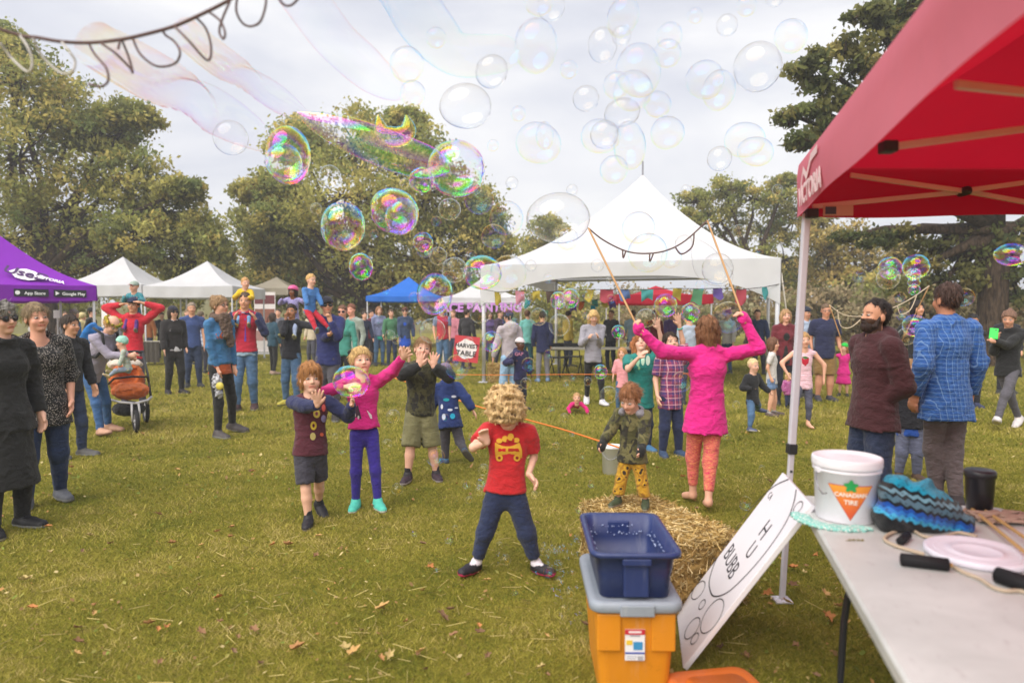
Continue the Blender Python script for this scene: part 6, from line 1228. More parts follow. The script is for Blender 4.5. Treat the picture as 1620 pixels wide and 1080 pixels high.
decal(ce, [('#d8a43a', [(783, 700), (822, 700), (826, 712), (826, 724), (784, 724), (783, 712)]), ('#c41f2c', [(788, 709), (800, 709), (800, 714), (788, 714)]), ('#b03226', [(804, 709), (820, 709), (822, 714), (804, 714)]), ('#d8a43a', ('c', 790, 724, 5.5)), ('#8a2a20', ('c', 790, 724, 2.5)), ('#d8a43a', ('c', 818, 724, 5.5)), ('#8a2a20', ('c', 818, 724, 2.5)), ('#d8a43a', ('c', 790, 697, 5, 4)), ('#d8a43a', ('c', 799, 694, 5, 5)), ('#d8a43a', ('c', 808, 691, 5, 6)), ('#d8a43a', ('c', 817, 696, 5, 4)), ('#b03226', ('c', 803, 697, 2, 3)), ('#b03226', ('c', 812, 696, 2, 3))], 'truck_print')
tp_ = G(1000, 801, BALE_Z)
td = person('toddler in camouflage jacket and yellow trousers on the straw bale', None, pos=tuple(tp_), H=AT(992, 603, tp_.y).z - BALE_Z, yaw=-26, hr=.215, w=1.05, hpitch=30, top=('camo', '#4c4a2c', '#6a6440', '#33301f'), topname='jacket', hood=0, loose=.02, hem=.05, flare=.008, openf=.025, under=('shirt', '#c8922a', .2, .04), bot=('jacquard', '#c99a2c', '#3a3020', '#a87a20'), bl=.012, cuff=.038, leg=.9, fa=(-.11, -.03, 0), fb=(.11, .0, 0), shoes='#3f4a34', sole='#b0aaa0', hair='short', hc='#8d5c38', A=(-.2, -.17, .50), B=(.12, -.2, .46), skin='#e0ac94', group='small children')
inv = td['M'].inverted(); s = SDF(.008, .02); S_ = td['local']['S']
s.ell(S_ + Vector((0, .055, -.01)), (.085, .045, .05)); s.ell(S_ + Vector((.055, .0, -.008)), (.03, .06, .028)); s.ell(S_ + Vector((-.055, .0, -.008)), (.03, .06, .028)); meshobj('hood', s.mesh('hood', waves(12)), cloth('#8f8c94'), td['root'])
for wr, el in ((td['wrA'], td['elA']), (td['wrB'], td['elB'])):
    d = (wr - el).normalized(); s = SDF(.006, .01); s.cone(inv @ (wr - d * .03), inv @ (wr + d * .01), .022, .025); s.ell(inv @ (wr + d * .035), (.028, .028, .034)); meshobj('glove', s.mesh('glove', waves(78, amp=.002)), cloth('#1c1b1f'), td['root'])
# -- right group
person('smiling woman in dark red cardigan and black scarf', (1240, 640), 488, yaw=-6, fem=1, top='#6d1f30', topname='cardigan', openf=.05, under=('shirt', '#1c1b1f', .2, .06), loose=.026, hem=.08, bot='#222430', hair='bob', hc='#a8825a', hlen=.5, skin='#e0a890')
person('man in pale jacket and cap behind the tent leg', (1272, 628), 484, yaw=30, top='#aebdd4', topname='jacket', loose=.03, bot='#2c3040', hair='short', hc='#4a3a2c', cap='cap', capc='#2a3040', skin=TAN)
person('man in navy t-shirt and khaki shorts with glasses', (1303, 633), 480, yaw=-2, w=1.2, top='#2a2e4c', slv=.42, hem=.06, loose=.03, bot='#8a6c40', botname='shorts', leg=.5, bl=.03, shoes='#3c3c44', hair='short', hc='#6a543e', glasses='clear', skin='#cf9478')
person('blond little boy in black jacket walking in jeans', (1190, 681), 566, yaw=38, hr=.19, top='#26252a', topname='jacket', collar=1, loose=.024, hem=.06, bot=J2, bl=.018, shoes='#4a5270', sole='#c0bcc4', hair='crop', hc='#dcc090', A=('px', 1190, 615, -.15), B=('px', 1218, 620, 0), fa=('g', 1186, 684), fb=('g', 1204, 668), skin=FAIR, group='children playing with bubbles')
wt_ = person('girl in white t-shirt and denim shorts turned to the right', (1220, 657), 532, yaw=62, hr=.168, top='#d8d2d0', slv=.4, hem=.05, bot=('denim', '#7088b0'), botname='shorts', leg=.28, bl=.018, shoes='#5a4a4c', socks='#9a948f', hair='bob', hc='#6a4630', hlen=.55, skin='#d9a488', group='children playing with bubbles')
sg_ = person('girl in striped strawberry tank top with arms spread', (1270, 676), 524, yaw=-2, hr=.162, top=('stripe', '#e0a0b4', '#ead4da', 38.0), topname='tank_top', slv=0, neck=.012, hem=.06, loose=.010, bot=('denim', '#4c4c5c'), bl=.002, leg=.93, bare=True, hair='pony', hc='#b08858', A=('px', 1246, 592, -.06), pa=(-1, .1, .1), B=('px', 1304, 598, -.04), pb=(1, 0, .2), skin='#e0aa90', group='children playing with bubbles', fa=('g', 1250, 680), fb=('g', 1278, 678))
decal(sg_, [('#b8263a', [(1268, 566), (1280, 566), (1279, 574), (1274, 579), (1269, 574)]), ('#4a6a3a', [(1268, 565), (1274, 563), (1280, 566), (1274, 568)])], 'strawberry_print')
person('tiny child in pink patterned jacket behind the tent leg', (1246, 645), 588, yaw=20, hr=.21, top=('speck', '#a84a8a', '#d8b0c8'), loose=.026, bot='#2c3450', hair='bob', hc='#c09a68', hlen=.4, group='small children')
person('girl in pink dress and green cap behind the bearded man', (1334, 626), 542, yaw=-30, hr=.175, top='#e02f8c', topname='dress', slv=.2, dress=.22, flare=.03, bot=None, hair='bob', hc='#9a6a40', hlen=.5, cap='beanie', capc='#2fc24a', A=('px', 1324, 562, -.15), pa=(-1, 0, -.5), skin=FAIR, group='children playing with bubbles')
bm = person('bearded man in maroon hoodie standing in profile', (1378, 832), 472, yaw=-84, w=1.2, top='#4b1b2b', topname='hoodie', hood=1, loose=.034, hem=.055, flare=.01, bot=('denim', '#2f3a54'), bl=.02, shoes='#3a3434', hair='recede', hc='#2a1d18', beard='#33231c', A=(-.045, -.015, .55), B=(.045, -.015, .55), ha='fist', hb='fist', pa=(-.9, .8, -.2), pb=(.9, .8, -.2), hpitch=-4, skin='#d59b7c')
person('child in dark vest and grey jeans between the two men', (1437, 756), 566, yaw=-8, hr=.172, top='#2b2a30', topname='vest', loose=.03, hem=.03, under=('shirt', '#2f58b0', .5, .09), bot=('denim', '#6a6e86'), bl=.02, shoes='#5a4638', hair='bob', hc='#a07850', hlen=.4, skin=FAIR, group='children playing with bubbles')
bp = person('man in blue checked shirt seen from behind', (1494, 800), 447, yaw=186, w=1.05, top=('plaid', '#2d58a0', '#426fb4', '#7a9ccc', 30.0), collar=1, loose=.034, hem=.10, flare=.016, bot='#75686a', bl=.014, shoes='#3c3234', hair='short', hc='#4e3830', skin='#c98a6c', fa=('g', 1512, 802), fb=('g', 1482, 795), hroll=-4)
pwm = person('dark-haired smiling woman in black holding a rope wand', (1450, 650), 474, yaw=4, fem=1, top='#1c1b20', topname='jacket', loose=.024, bot='#26262c', hair='long', hc='#1b1412', hlen=.7, A=('px', 1424, 545, -.15), skin='#d9a084', hroll=-5)
person('person with short dark hair and black top at right', (1535, 644), 496, yaw=-20, fem=1, top='#222024', bot='#2a2a33', shoes='#3a3f5a', hair='short', hc='#1c1614', B=('px', 1530, 540, -.15), skin='#c08a6c')
ph = person('woman in black jacket and grey trousers checking her phone', (1592, 676), 488, yaw=-48, fem=1, hpitch=18, top='#232228', topname='jacket', collar=1, loose=.026, hem=.06, bot='#5d5a62', bl=.006, shoes='#d6cfcf', sole='#bdb6b4', hair='bun', hc='#7a5a48', A=('px', 1578, 536, -.1), B=('px', 1574, 540, -.2), fa=('g', 1614, 674), fb=('g', 1574, 680), skin='#d9a288', ka=(0, -1, 0))
person('person in dark clothes partly hidden behind the phone woman', (1590, 622), 490, yaw=-30, top='#2a2a30', bot='#30303a', hair='short', hc='#6a5a4a', skin=TAN)
# -- distant visitors between the tents
for lb, x, y, hy, yw, c, b_, hc_ in (('dark-clothed visitor standing at the vendor table under the white tent', 257, 566, 494, 30, '#1f2430', '#20222a', '#17120f'), ('visitor in brown coat under the left white tent', 104, 570, 492, 40, '#5a4a3c', '#2a2a30', '#5a4636'), ('visitor in black top left of the roll-up banner', 340, 572, 493, 10, '#2a2428', '#2c2c34', '#3a2a22'), ('visitor in grey top behind the black jacket man', 442, 578, 488, 0, '#6a6a74', '#2c2c34', '#4a3a2c'), ('visitor in dark blue by the blue tent leg', 575, 580, 492, 40, '#26304a', '#2a2a34', '#3a2c22'), ('visitor in plum jacket behind the grey hoodie man', 790, 578, 490, 60, '#4a3a4e', '#2c2c38', '#4a3020'),
        ('visitor in white shirt left of the man in black hat', 62, 572, 491, 80, '#c9c6c4', '#33405a', '#6a5038'), ('visitor in grey jacket behind the stroller mother', 180, 574, 491, 20, '#7d7f86', '#2c3040', '#3a2c20'), ('visitor in orange top between the white tents', 236, 570, 493, -10, '#b06a3a', '#3a3f55', '#54402c'), ('visitor in olive coat behind the brown jacket woman', 296, 576, 489, 40, '#5a5c3c', '#2a2a30', '#7a6448'), ('visitor in light blue behind the denim jacket woman', 366, 574, 490, 0, '#8fa9c4', '#33405a', '#8a6a48'),
        ('visitor in cream coat behind the black jacket man', 494, 580, 489, -20, '#c2b49c', '#4a4a55', '#3a2a20'), ('visitor in wine-red coat left of the blue tent', 588, 576, 490, 60, '#6a2a38', '#2c2c34', '#2a1e18'), ('visitor in green shirt between the two women by the blue tent', 620, 578, 489, 20, '#4a7a5a', '#2f3b56', '#5a4430'), ('visitor in pink shirt behind the red vest man', 718, 574, 490, -30, '#c07a8a', '#3a4660', '#7a5a3c'), ('visitor in yellow raincoat inside the marquee', 898, 580, 491, 120, '#c2a848', '#3a3f50', '#3a2c22'),
        ('visitor in charcoal sweater beside the grey table', 966, 584, 490, -40, '#45454d', '#2a2c38', '#6a4a30'), ('visitor in purple shirt under the small red canopy', 1062, 582, 491, 10, '#6a5490', '#2c3040', '#2c2018'), ('visitor in white sweater right of the pink top woman', 1150, 590, 490, -60, '#cfcac4', '#3d4f70', '#8a6444'), ('visitor in navy coat by the marquee right leg', 1200, 592, 489, -20, '#2c3656', '#33343c', '#4a3626')):
    person(lb, (x, y), hy, yaw=yw, top=c, topname='jacket', loose=.028, bot=b_, hair='short', hc=hc_, group='distant visitors')
# -- things people carry
def backpack():
    M = mom['M'].inverted(); L = mom['local']; t = thing('backpack', 'bright blue backpack worn by the bending mother', 'backpack', mom['chest']); X, Y, Z = mom['X'], mom['Y'], mom['Z']
    R3 = Matrix((X, Y, Z)).transposed(); s = SDF(.013, .03); o = Y * .19 - Z * .02
    s.ell(o, (.15, .10, .24), R=R3); s.ell(o - Z * .1 + Y * .02, (.15, .1, .16), R=R3); meshobj('bag', s.mesh('bag', waves(41, (.06, .2), 8, .006)), cloth('#1f6fb4'), t)
    for sx in (-1, 1):
        m = MB(); m.tube([mom['chest'] * 0 + X * sx * .10 + Y * .11 + Z * .20, X * sx * .11 - Y * .06 + Z * .20, X * sx * .11 - Y * .15 + Z * .05, X * sx * .13 - Y * .10 - Z * .1, X * sx * .12 + Y * .12 - Z * .2], .018, 6); m.build('strap', cloth('#1c1c22'), t, True)
        m = MB(); m.tube([X * sx * .06 + Y * .15 - Z * .24, X * sx * .06 + Y * .15 + Vector((0, 0, -.45)), X * sx * .05 + Y * .17 + Vector((0, 0, -.62))], .012, 5); m.build('loose_strap', cloth('#1c1c22'), t, True)
backpack()
hp = dn['wrA'] + Vector((.01, -.02, -.13)); t = thing('plastic_bag', 'clear plastic bag with a yellow label held by denim jacket woman', 'bag', hp); s = SDF(.009, .02); s.ell((0, 0, -.06), (.06, .05, .11)); s.ell((.02, 0, -.2), (.045, .04, .06)); meshobj('bag', s.mesh('bag', waves(51, (.03, .08), 8, .006)), paint('#9a9aa0', .2, .8, .4), t); m = MB(); m.lathe([(.001, 0), (.045, 0), (.048, .012), (.045, .022), (.001, .022)], 18); o = m.build('yellow_lid', paint('#c9b84a', .5), t, True); o.location = (.06, -.05, -.1); o.rotation_euler = (rad(80), 0, 0)
hb_ = AT(426, 528, 19); t = thing('handbag', 'brown leather handbag of the teal jacket woman', 'bag', hb_); s = SDF(.016, .02); s.ell((0, 0, 0), (.16, .09, .2)); s.plane((0, 0, .12), (0, 0, 1)); meshobj('bag', s.mesh('bag'), paint('#5d3a30', .5), t); m = MB(); m.tube([(-.1, 0, .1), (-.05, .04, .45), (.06, .06, .6)], .014, 6); m.build('strap', paint('#4a2f28'), t, True)
pm_ = (ph['wrA'] + ph['wrB']) / 2 + Vector((-.07, -.05, .09)); t = thing('phone', 'phone in bright green case held by the black jacket woman', 'phone', pm_); t.rotation_euler = (rad(-15), rad(5), rad(-30)); m = MB(); m.box((0, 0, 0), (.10, .014, .15)); m.build('case', paint('#2fd84e', .5), t, bevel=.012); m = MB(); m.tube([(.02, -.009, .05), (.02, -.011, .05)], .009, 10); m.build('camera_lens', paint('#1a1a1c', .2), t)
# ---------------------------------------------------------------- soap bubbles, wands, films
def bubble_mat(seed, gain=1.0):
    t = NT('soap_film'); t.t.nodes.remove(t.p); o = t.obj(); ge = t.n('ShaderNodeNewGeometry')
    dt = t.n('ShaderNodeVectorMath', operation='DOT_PRODUCT'); t.l(ge.outputs['Incoming'], dt.inputs[0]); t.l(ge.outputs['Normal'], dt.inputs[1]); ci = t.math('ABSOLUTE', dt.outputs['Value'])
    ct = t.math('SQRT', t.math('SUBTRACT', 1.0, t.math('MULTIPLY', t.math('SUBTRACT', 1.0, t.math('MULTIPLY', ci, ci)), .565)))
    sx = t.n('ShaderNodeSeparateXYZ'); t.l(o, sx.inputs[0]); mp = t.n('ShaderNodeMapping', i_Scale=(1.1, 1.1, 2.0)); mp.inputs['Location'].default_value = (seed * 3.1, seed * 1.7, seed); t.l(o, mp.inputs[0])
    ns = t.n('ShaderNodeTexNoise', i_Scale=.9, i_Detail=1.0, i_Distortion=.7); t.l(mp.outputs[0], ns.inputs['Vector'])
    base, grad, amp = ((420, 110, 190), (260, 70, 90), (500, 130, 230), (150, 40, 60))[seed % 4]
    d = t.math('ADD', t.math('SUBTRACT', float(base), t.math('MULTIPLY', sx.outputs[2], float(grad))), t.math('MULTIPLY', t.math('SUBTRACT', ns.outputs['Fac'], .5), float(amp * 2)))
    ch = []
    for lam in (640., 540., 455.):
        s = t.math('SINE', t.math('MULTIPLY', t.math('MULTIPLY', d, ct), 2 * math.pi * 1.33 / lam)); ch.append(t.math('MULTIPLY', s, s))
    cb = t.n('ShaderNodeCombineColor'); [t.l(c, cb.inputs[i]) for i, c in enumerate(ch)]
    fr = t.math('ADD', .026, t.math('MULTIPLY', .974, t.math('POWER', t.math('SUBTRACT', 1.0, ci), 4.2)))
    fr = t.math('MINIMUM', t.math('MULTIPLY', fr, (5.2, 1.7, 6.0, 1.4)[seed % 4] * gain), .82)
    R = t.n('ShaderNodeVectorMath', operation='SCALE'); t.l(cb.outputs[0], R.inputs[0]); t.l(fr, R.inputs['Scale'])
    inv = t.n('ShaderNodeVectorMath', operation='SUBTRACT'); inv.inputs[0].default_value = (1, 1, 1); t.l(R.outputs[0], inv.inputs[1])
    g = t.n('ShaderNodeBsdfGlossy', i_Roughness=.02); t.l(R.outputs[0], g.inputs['Color']); tr = t.n('ShaderNodeBsdfTransparent'); t.l(inv.outputs[0], tr.inputs[0])
    ad = t.n('ShaderNodeAddShader'); t.l(g.outputs[0], ad.inputs[0]); t.l(tr.outputs[0], ad.inputs[1]); t.l(ad.outputs[0], t.out.inputs[0]); return t.m
BM = [bubble_mat(i) for i in range(8)]; FILM = bubble_mat(0, .14)
import bmesh
def ball(seed, wob, sub):
    r = random.Random(seed); ks = [(Vector((r.gauss(0, 1), r.gauss(0, 1), r.gauss(0, 1))).normalized(), r.uniform(1.2, 2.4), r.uniform(0, 6)) for _ in range(5)]
    bm = bmesh.new(); bmesh.ops.create_icosphere(bm, subdivisions=sub, radius=1.0); me = bpy.data.meshes.new('soap_bubble')
    for v in bm.verts: d = v.co.normalized(); v.co = d * (1 + wob * sum(math.sin(d.dot(k) * s + p) for k, s, p in ks) / 2)
    for f in bm.faces: f.smooth = True
    bm.to_mesh(me); bm.free(); return me
BALLS = {}
def bubble_mesh(mat, shape):
    if (mat, shape) not in BALLS:
        me = ball(shape + 3, (.0, .0, .05, .09)[shape], (4, 5, 5, 5)[shape]); me.materials.append(BM[mat]); BALLS[mat, shape] = me
    return BALLS[mat, shape]
# (x, y, rx[, ry[, depth[, vivid]]]) in pixels of the picture
B_ = [(365, 218, 26), (456, 246, 34, 45, 6.2, 2), (449, 258, 28, 30, 6.0, 2), (522, 279, 17), (543, 359, 40, 44, 5.6, 2), (547, 383, 14, 14, 5.3), (559, 381, 9, 9, 5.3), (624, 335, 43, 42, 5.8, 2), (635, 343, 30, 34, 5.5, 2), (592, 370, 7), (571, 422, 19, 22, 5.7, 2), (667, 285, 20, 20, 6.3, 2), (722, 267, 45, 44, 6.4, 2), (711, 331, 18), (758, 314, 22, 25), (781, 374, 20), (801, 346, 27), (669, 383, 16, 16, 6.2, 2), (672, 394, 13), (693, 405, 14), (719, 427, 20), (745, 404, 9), (709, 440, 12), (688, 466, 33, 38, 6.3, 2), (763, 431, 31, 27, 7.2, 2), (805, 432, 30, 28, 7.6),
      (684, 523, 21, 20, 5.7, 0), (665, 514, 11, 11, 6.0), (627, 537, 7), (617, 530, 8), (556, 604, 30, 31, 4.6, 2), (778, 540, 16, 17, 6.8, 2), (760, 494, 17), (809, 500, 17), (852, 501, 14), (885, 514, 17), (883, 475, 13, 14, 7.0, 2), (902, 472, 15, 16, 7.0, 2), (929, 464, 8), (928, 497, 8), (967, 473, 7), (978, 525, 11, 11, 6.8, 2), (950, 588, 11, 12, 6.4, 2), (930, 603, 7), (906, 596, 6), (896, 606, 6), (836, 576, 11), (832, 606, 9), (775, 628, 8), (776, 646, 4), (872, 644, 7), (893, 660, 7), (963, 624, 14), (724, 580, 20, 20, 5.8), (830, 470, 12),
      (1022, 503, 16, 15, 6.4), (1053, 483, 18, 19, 6.4, 2), (1092, 495, 15, 16, 6.4, 2), (1078, 604, 16, 16, 5.2), (1152, 502, 24, 25, 6.2), (1180, 796, 11),
      (848, 73, 34, 41), (853, 0, 24), (872, 10, 22), (985, 28, 29, 33), (953, 72, 23, 27), (983, 57, 15), (1059, 57, 20), (1056, 85, 21), (1181, 10, 15), (1225, -4, 14), (1251, 58, 27, 30), (1198, 106, 36), (1115, 128, 30, 30), (1137, 143, 25, 31), (1010, 114, 35, 42), (1002, 145, 31, 32), (975, 135, 20), (1040, 165, 22, 20), (984, 179, 32, 24), (927, 156, 21), (1056, 211, 27), (852, 227, 35, 36), (862, 215, 14, 22), (956, 213, 22), (950, 216, 31, 30), (971, 268, 22), (996, 230, 25, 38), (1178, 222, 31, 31), (1195, 241, 28, 23), (1138, 251, 19), (810, 289, 10), (884, 347, 50, 41, 6.3, 0), (898, 378, 17), (1010, 360, 26), (1024, 401, 32), (1062, 408, 16), (1082, 386, 14), (1100, 365, 6), (1135, 425, 24), (1169, 365, 10), (737, 170, 41, 35), (778, 114, 30), (653, 148, 20), (644, 102, 27), (1290, 330, 7),
      (1449, 422, 19, 20, 7.2, 2), (1445, 434, 11, 10, 7.0, 2), (1446, 446, 9, 9, 7.0, 2), (1446, 458, 9, 9, 7.0, 2), (1408, 424, 17, 18, 7.4, 2), (1525, 470, 15), (1600, 403, 25, 18, 6.2, 2), (1390, 395, 5), (1360, 436, 11), (1423, 470, 9), (1405, 440, 17), (1447, 515, 18, 18, 6.6, 2), (1434, 532, 14), (1426, 495, 10),
      (622, 658, 11), (629, 773, 10), (689, 723, 15), (762, 760, 10), (759, 776, 8), (738, 766, 7), (710, 852, 8), (800, 885, 9), (845, 782, 6), (915, 805, 7), (918, 740, 6), (921, 720, 5), (790, 862, 6), (640, 690, 7)] + [(x, y, q) for x, y, q in ((868, 905, 9), (885, 918, 7), (858, 872, 6), (902, 938, 8), (893, 962, 6), (905, 905, 5), (765, 742, 9), (742, 790, 6), (720, 835, 5), (815, 935, 6), (690, 900, 5), (655, 842, 6), (600, 745, 6), (540, 712, 6), (530, 690, 5), (612, 702, 8), (704, 660, 6), (745, 690, 6), (880, 705, 6), (905, 685, 5), (935, 765, 6), (948, 700, 5), (1000, 668, 5), (1128, 745, 7), (1150, 690, 6), (1205, 740, 5), (1165, 640, 6), (1060, 560, 7), (990, 545, 6), (868, 560, 7), (805, 560, 6), (742, 540, 7), (706, 500, 9), (655, 470, 8), (610, 460, 7), (840, 420, 9), (868, 440, 8), (945, 420, 10), (965, 445, 7), (1110, 450, 9), (1200, 400, 7), (1230, 300, 8), (1085, 300, 8), (905, 300, 9), (780, 230, 9), (820, 180, 12), (690, 60, 16), (900, 110, 14), (1150, 40, 16), (1100, 25, 12), (590, 260, 9), (500, 330, 9), (640, 290, 8), (690, 350, 8))]
LMK = [('the left sky', 260, 130), ('the left big tree', 120, 260), ('the centre tree crown', 560, 270), ('the centre tree edge', 730, 300), ('the blue tent', 640, 450), ('the marquee peak', 1012, 270), ('the marquee roof', 1030, 390), ('the marquee left corner', 775, 430), ('the middle sky', 980, 90), ('the oak branches', 1190, 100), ('the right airy tree', 1150, 230), ('the small white tent', 780, 490), ('the striped woman', 930, 500), ('the crawling baby', 912, 630), ('the camouflage shirt boy', 665, 600), ('the pink top girl', 570, 620), ('the curly child', 810, 830), ('the teal shirt boy', 1030, 520), ('the pink top woman', 1130, 520), ('the rope wand woman', 1440, 450), ('the oak trunk', 1560, 430), ('the straw bale', 1000, 780), ('the centre treetop', 740, 130), ('the left marquee slope', 870, 350)]
ORD = ['first', 'second', 'third', 'fourth', 'fifth', 'sixth', 'seventh', 'eighth', 'ninth', 'tenth', 'eleventh', 'twelfth', 'thirteenth', 'fourteenth', 'fifteenth', 'sixteenth', 'seventeenth', 'eighteenth', 'nineteenth', 'twentieth']
def siz(b): return 'large' if b[2] >= 30 else ('medium' if b[2] >= 15 else 'small')
cl = {}
for i, b in enumerate(B_):
    k = min(range(len(LMK)), key=lambda j: (LMK[j][1] - b[0]) ** 2 + (LMK[j][2] - b[1]) ** 2); cl.setdefault((k, siz(b)), []).append(i)
blabel = {}
for (k, sz_), L in cl.items():
    L.sort(key=lambda i: B_[i][0])
    for n, i in enumerate(L):
        col = 'rainbow' if len(B_[i]) > 5 and B_[i][5] == 2 else 'clear'
        blabel[i] = f'{sz_} {col} soap bubble, ' + (f'{ORD[n]} from left of the {sz_} ones near ' if len(L) > 1 else f'the only {sz_} one near ') + LMK[k][0]
r_ = random.Random(77)
for i, b in enumerate(B_):
    x, y, rx = b[:3]; ry = b[3] if len(b) > 3 else rx * r_.uniform(.95, 1.05); Y = b[4] if len(b) > 4 else r_.uniform(5.6, 7.4)
    if y > 560: Y = min(Y, G(x, y + ry + 4).y * .93)
    viv = b[5] if len(b) > 5 else 0; mat = (r_.choice((0, 2, 4, 6)) if viv == 2 else r_.choice((1, 3, 5, 7))); p = AT(x, y, Y); k = Y / F
    o = bpy.data.objects.new('soap_bubble', bubble_mesh(mat, r_.choice((1, 2, 3)) if rx > 25 else 0)); COL.objects.link(o); o.location = p; o.scale = (rx * k, (rx + ry) / 2 * k, ry * k); o.rotation_euler = (r_.uniform(-.15, .15), r_.uniform(-.15, .15), r_.uniform(0, 6.28) if abs(rx - ry) < 4 else 0)
    tag(o, blabel[i], 'bubble', 'soap bubbles floating over the field')
# long soap films trailing from the wand in front of the camera
def film(lb, pts, mat, flat=.6):
    P = smooth([tuple(AT(x, y, Y)) + (r * Y / F,) for x, y, r, Y in pts], 6); o = Vector(P[0][:3]); m = MB(); n = 24; v = []; f = []; N = len(P)
    for i, q in enumerate(P):
        t = (Vector(P[min(i + 1, N - 1)][:3]) - Vector(P[max(i - 1, 0)][:3])).normalized(); a = t.cross(Vector((0, -1, 0))).normalized(); b = t.cross(a)
        for k in range(n):
            w = 2 * math.pi * k / n; v.append(Vector(q[:3]) - o + (a * math.cos(w) + b * math.sin(w) * flat) * max(q[3], .002))
    for i in range(N - 1):
        for k in range(n): f.append((i * n + k, i * n + (k + 1) % n, (i + 1) * n + (k + 1) % n, (i + 1) * n + k))
    m.add(v, f); ob = m.build('soap_film', FILM if mat is None else BM[mat], None, True); ob.location = o; tag(ob, lb, 'soap film', 'long soap films trailing in the wind'); return ob
film('long curved soap tube at the top ending beside a round bubble', [(600, -60, 44, 3.6), (640, -10, 44, 3.9), (680, 45, 43, 4.2), (725, 85, 36, 4.5), (775, 86, 32, 4.7), (805, 80, 26, 4.8), (818, 77, 12, 4.85), (822, 76, 1, 4.85)], 1)
film('long pale soap tube left of the curved tube at top', [(440, -60, 36, 3.4), (480, -5, 36, 3.7), (530, 62, 34, 4.0), (580, 108, 33, 4.3), (615, 134, 24, 4.5), (634, 148, 12, 4.6), (642, 153, 1, 4.6)], None)
film('faint soap film trailing from the rope towards the left bubble', [(150, 70, 36, 2.3), (230, 115, 40, 3.0), (320, 165, 38, 3.6), (390, 205, 28, 4.0), (430, 232, 12, 4.2), (438, 237, 1, 4.2)], None, .7)
film('second faint soap film above the left bubble', [(290, 50, 24, 2.3), (360, 105, 26, 3.0), (430, 150, 24, 3.5), (480, 182, 10, 3.8), (488, 186, 1, 3.8)], None, .7)
film('rainbow soap tube twisting in front of the centre tree', [(470, 178, 2, 6.0), (500, 192, 16, 6.0), (550, 212, 27, 6.05), (600, 232, 30, 6.1), (645, 248, 30, 6.15), (685, 260, 24, 6.2), (708, 268, 8, 6.2), (713, 269, 1, 6.2)], 2)
film('rainbow soap loop above the centre tree', [(598, 182, 2, 6.2), (606, 210, 14, 6.2), (630, 217, 16, 6.2), (645, 205, 14, 6.2), (643, 182, 2, 6.2)], 4)
film('small drifting soap film over the marquee right slope', [(1095, 375, 2, 6.4), (1110, 400, 18, 6.4), (1125, 425, 24, 6.4), (1150, 440, 14, 6.4), (1158, 446, 1, 6.4)], 3)
# the rope with loops in front of the camera
CORD = paint('#6d5a58', .9, .1, .2); RD = 2.0
wr = thing('looped_wand_rope', 'brown wand rope with hanging loops at the top left', 'rope', AT(30, 55, RD))
def rl(name, pts, r, mat):
    m = MB(); m.tube([Vector(p) - wr.location for p in smooth([tuple(AT(x, y, RD + .02 * math.sin(x * .1))) for x, y in pts], 5)], r, 7); m.build(name, mat, wr, True)
rl('main_rope', [(-60, 10), (-20, 38), (30, 56), (60, 60), (95, 66), (140, 68), (190, 63), (232, 54), (275, 42), (310, 27), (345, 10), (366, -2), (400, -26), (440, -60)], .0052, CORD)
WET = paint('#b8b2ac', .4, .5, .1)
for pts, mm in (([(0, 68), (18, 92), (44, 114), (51, 98), (44, 75), (32, 57)], WET), ([(52, 61), (66, 88), (92, 113), (112, 116), (119, 98), (110, 82), (98, 67)], WET), ([(140, 68), (150, 86), (168, 108), (171, 128), (160, 137), (140, 133)], CORD), ([(160, 69), (182, 84), (204, 106), (210, 115), (204, 92), (193, 64)], CORD), ([(210, 61), (222, 86), (248, 105), (276, 101), (285, 84), (276, 66), (262, 56), (257, 47)], CORD), ([(277, 43), (298, 64), (328, 96), (334, 76), (326, 46), (310, 28)], CORD), ([(330, 19), (348, 33), (356, 52), (353, 62), (347, 50), (352, 30), (364, 2)], CORD), ([(376, -8), (374, 18), (384, 37), (398, 42), (412, 34), (420, 10), (421, -12)], CORD), ([(434, -14), (448, 7), (462, 8), (478, -10)], CORD), ([(190, 64), (187, 78)], CORD)): rl('rope_loop', pts, .0034, mm)
# pink woman's wand
CANE = paint('#b58a5c', .5, .4, .15)
def wand(name, lb, sticks, ropes, rr, rm, cr=.009):
    o = Vector(sticks[0][0]); t = thing(name, lb, 'bubble wand', o)
    for a, b in sticks: m = MB(); a, b = Vector(a) - o, Vector(b) - o; m.tube([a.lerp(b, k / 5) for k in range(6)], [cr, cr * .95, cr, cr * .92, cr * .95, cr * .85], 8); m.build('stick', CANE, t, True)
    for p in ropes: m = MB(); m.tube([Vector(q) - o for q in smooth([tuple(x) for x in p], 5)], rr, 6); m.build('rope', rm, t, True)
    return t
hA, hB = pw['wrA'], pw['wrB']; dA = (pw['wrA'] - pw['elA']).normalized(); dB = (pw['wrB'] - pw['elB']).normalized(); gA, gB = hA + dA * .055, hB + dB * .055; Yw = pw['S'].y
tA, tB = AT(1119, 349, Yw + .55), AT(931, 361, Yw + .5); a_, b_ = gA - (tA - gA).normalized() * .06, gB - (tB - gB).normalized() * .06
L_ = [tB, AT(955, 380, Yw + .5), AT(990, 397, Yw + .5), AT(1022, 401, Yw + .5), AT(1055, 396, Yw + .52), AT(1085, 380, Yw + .54), tA]
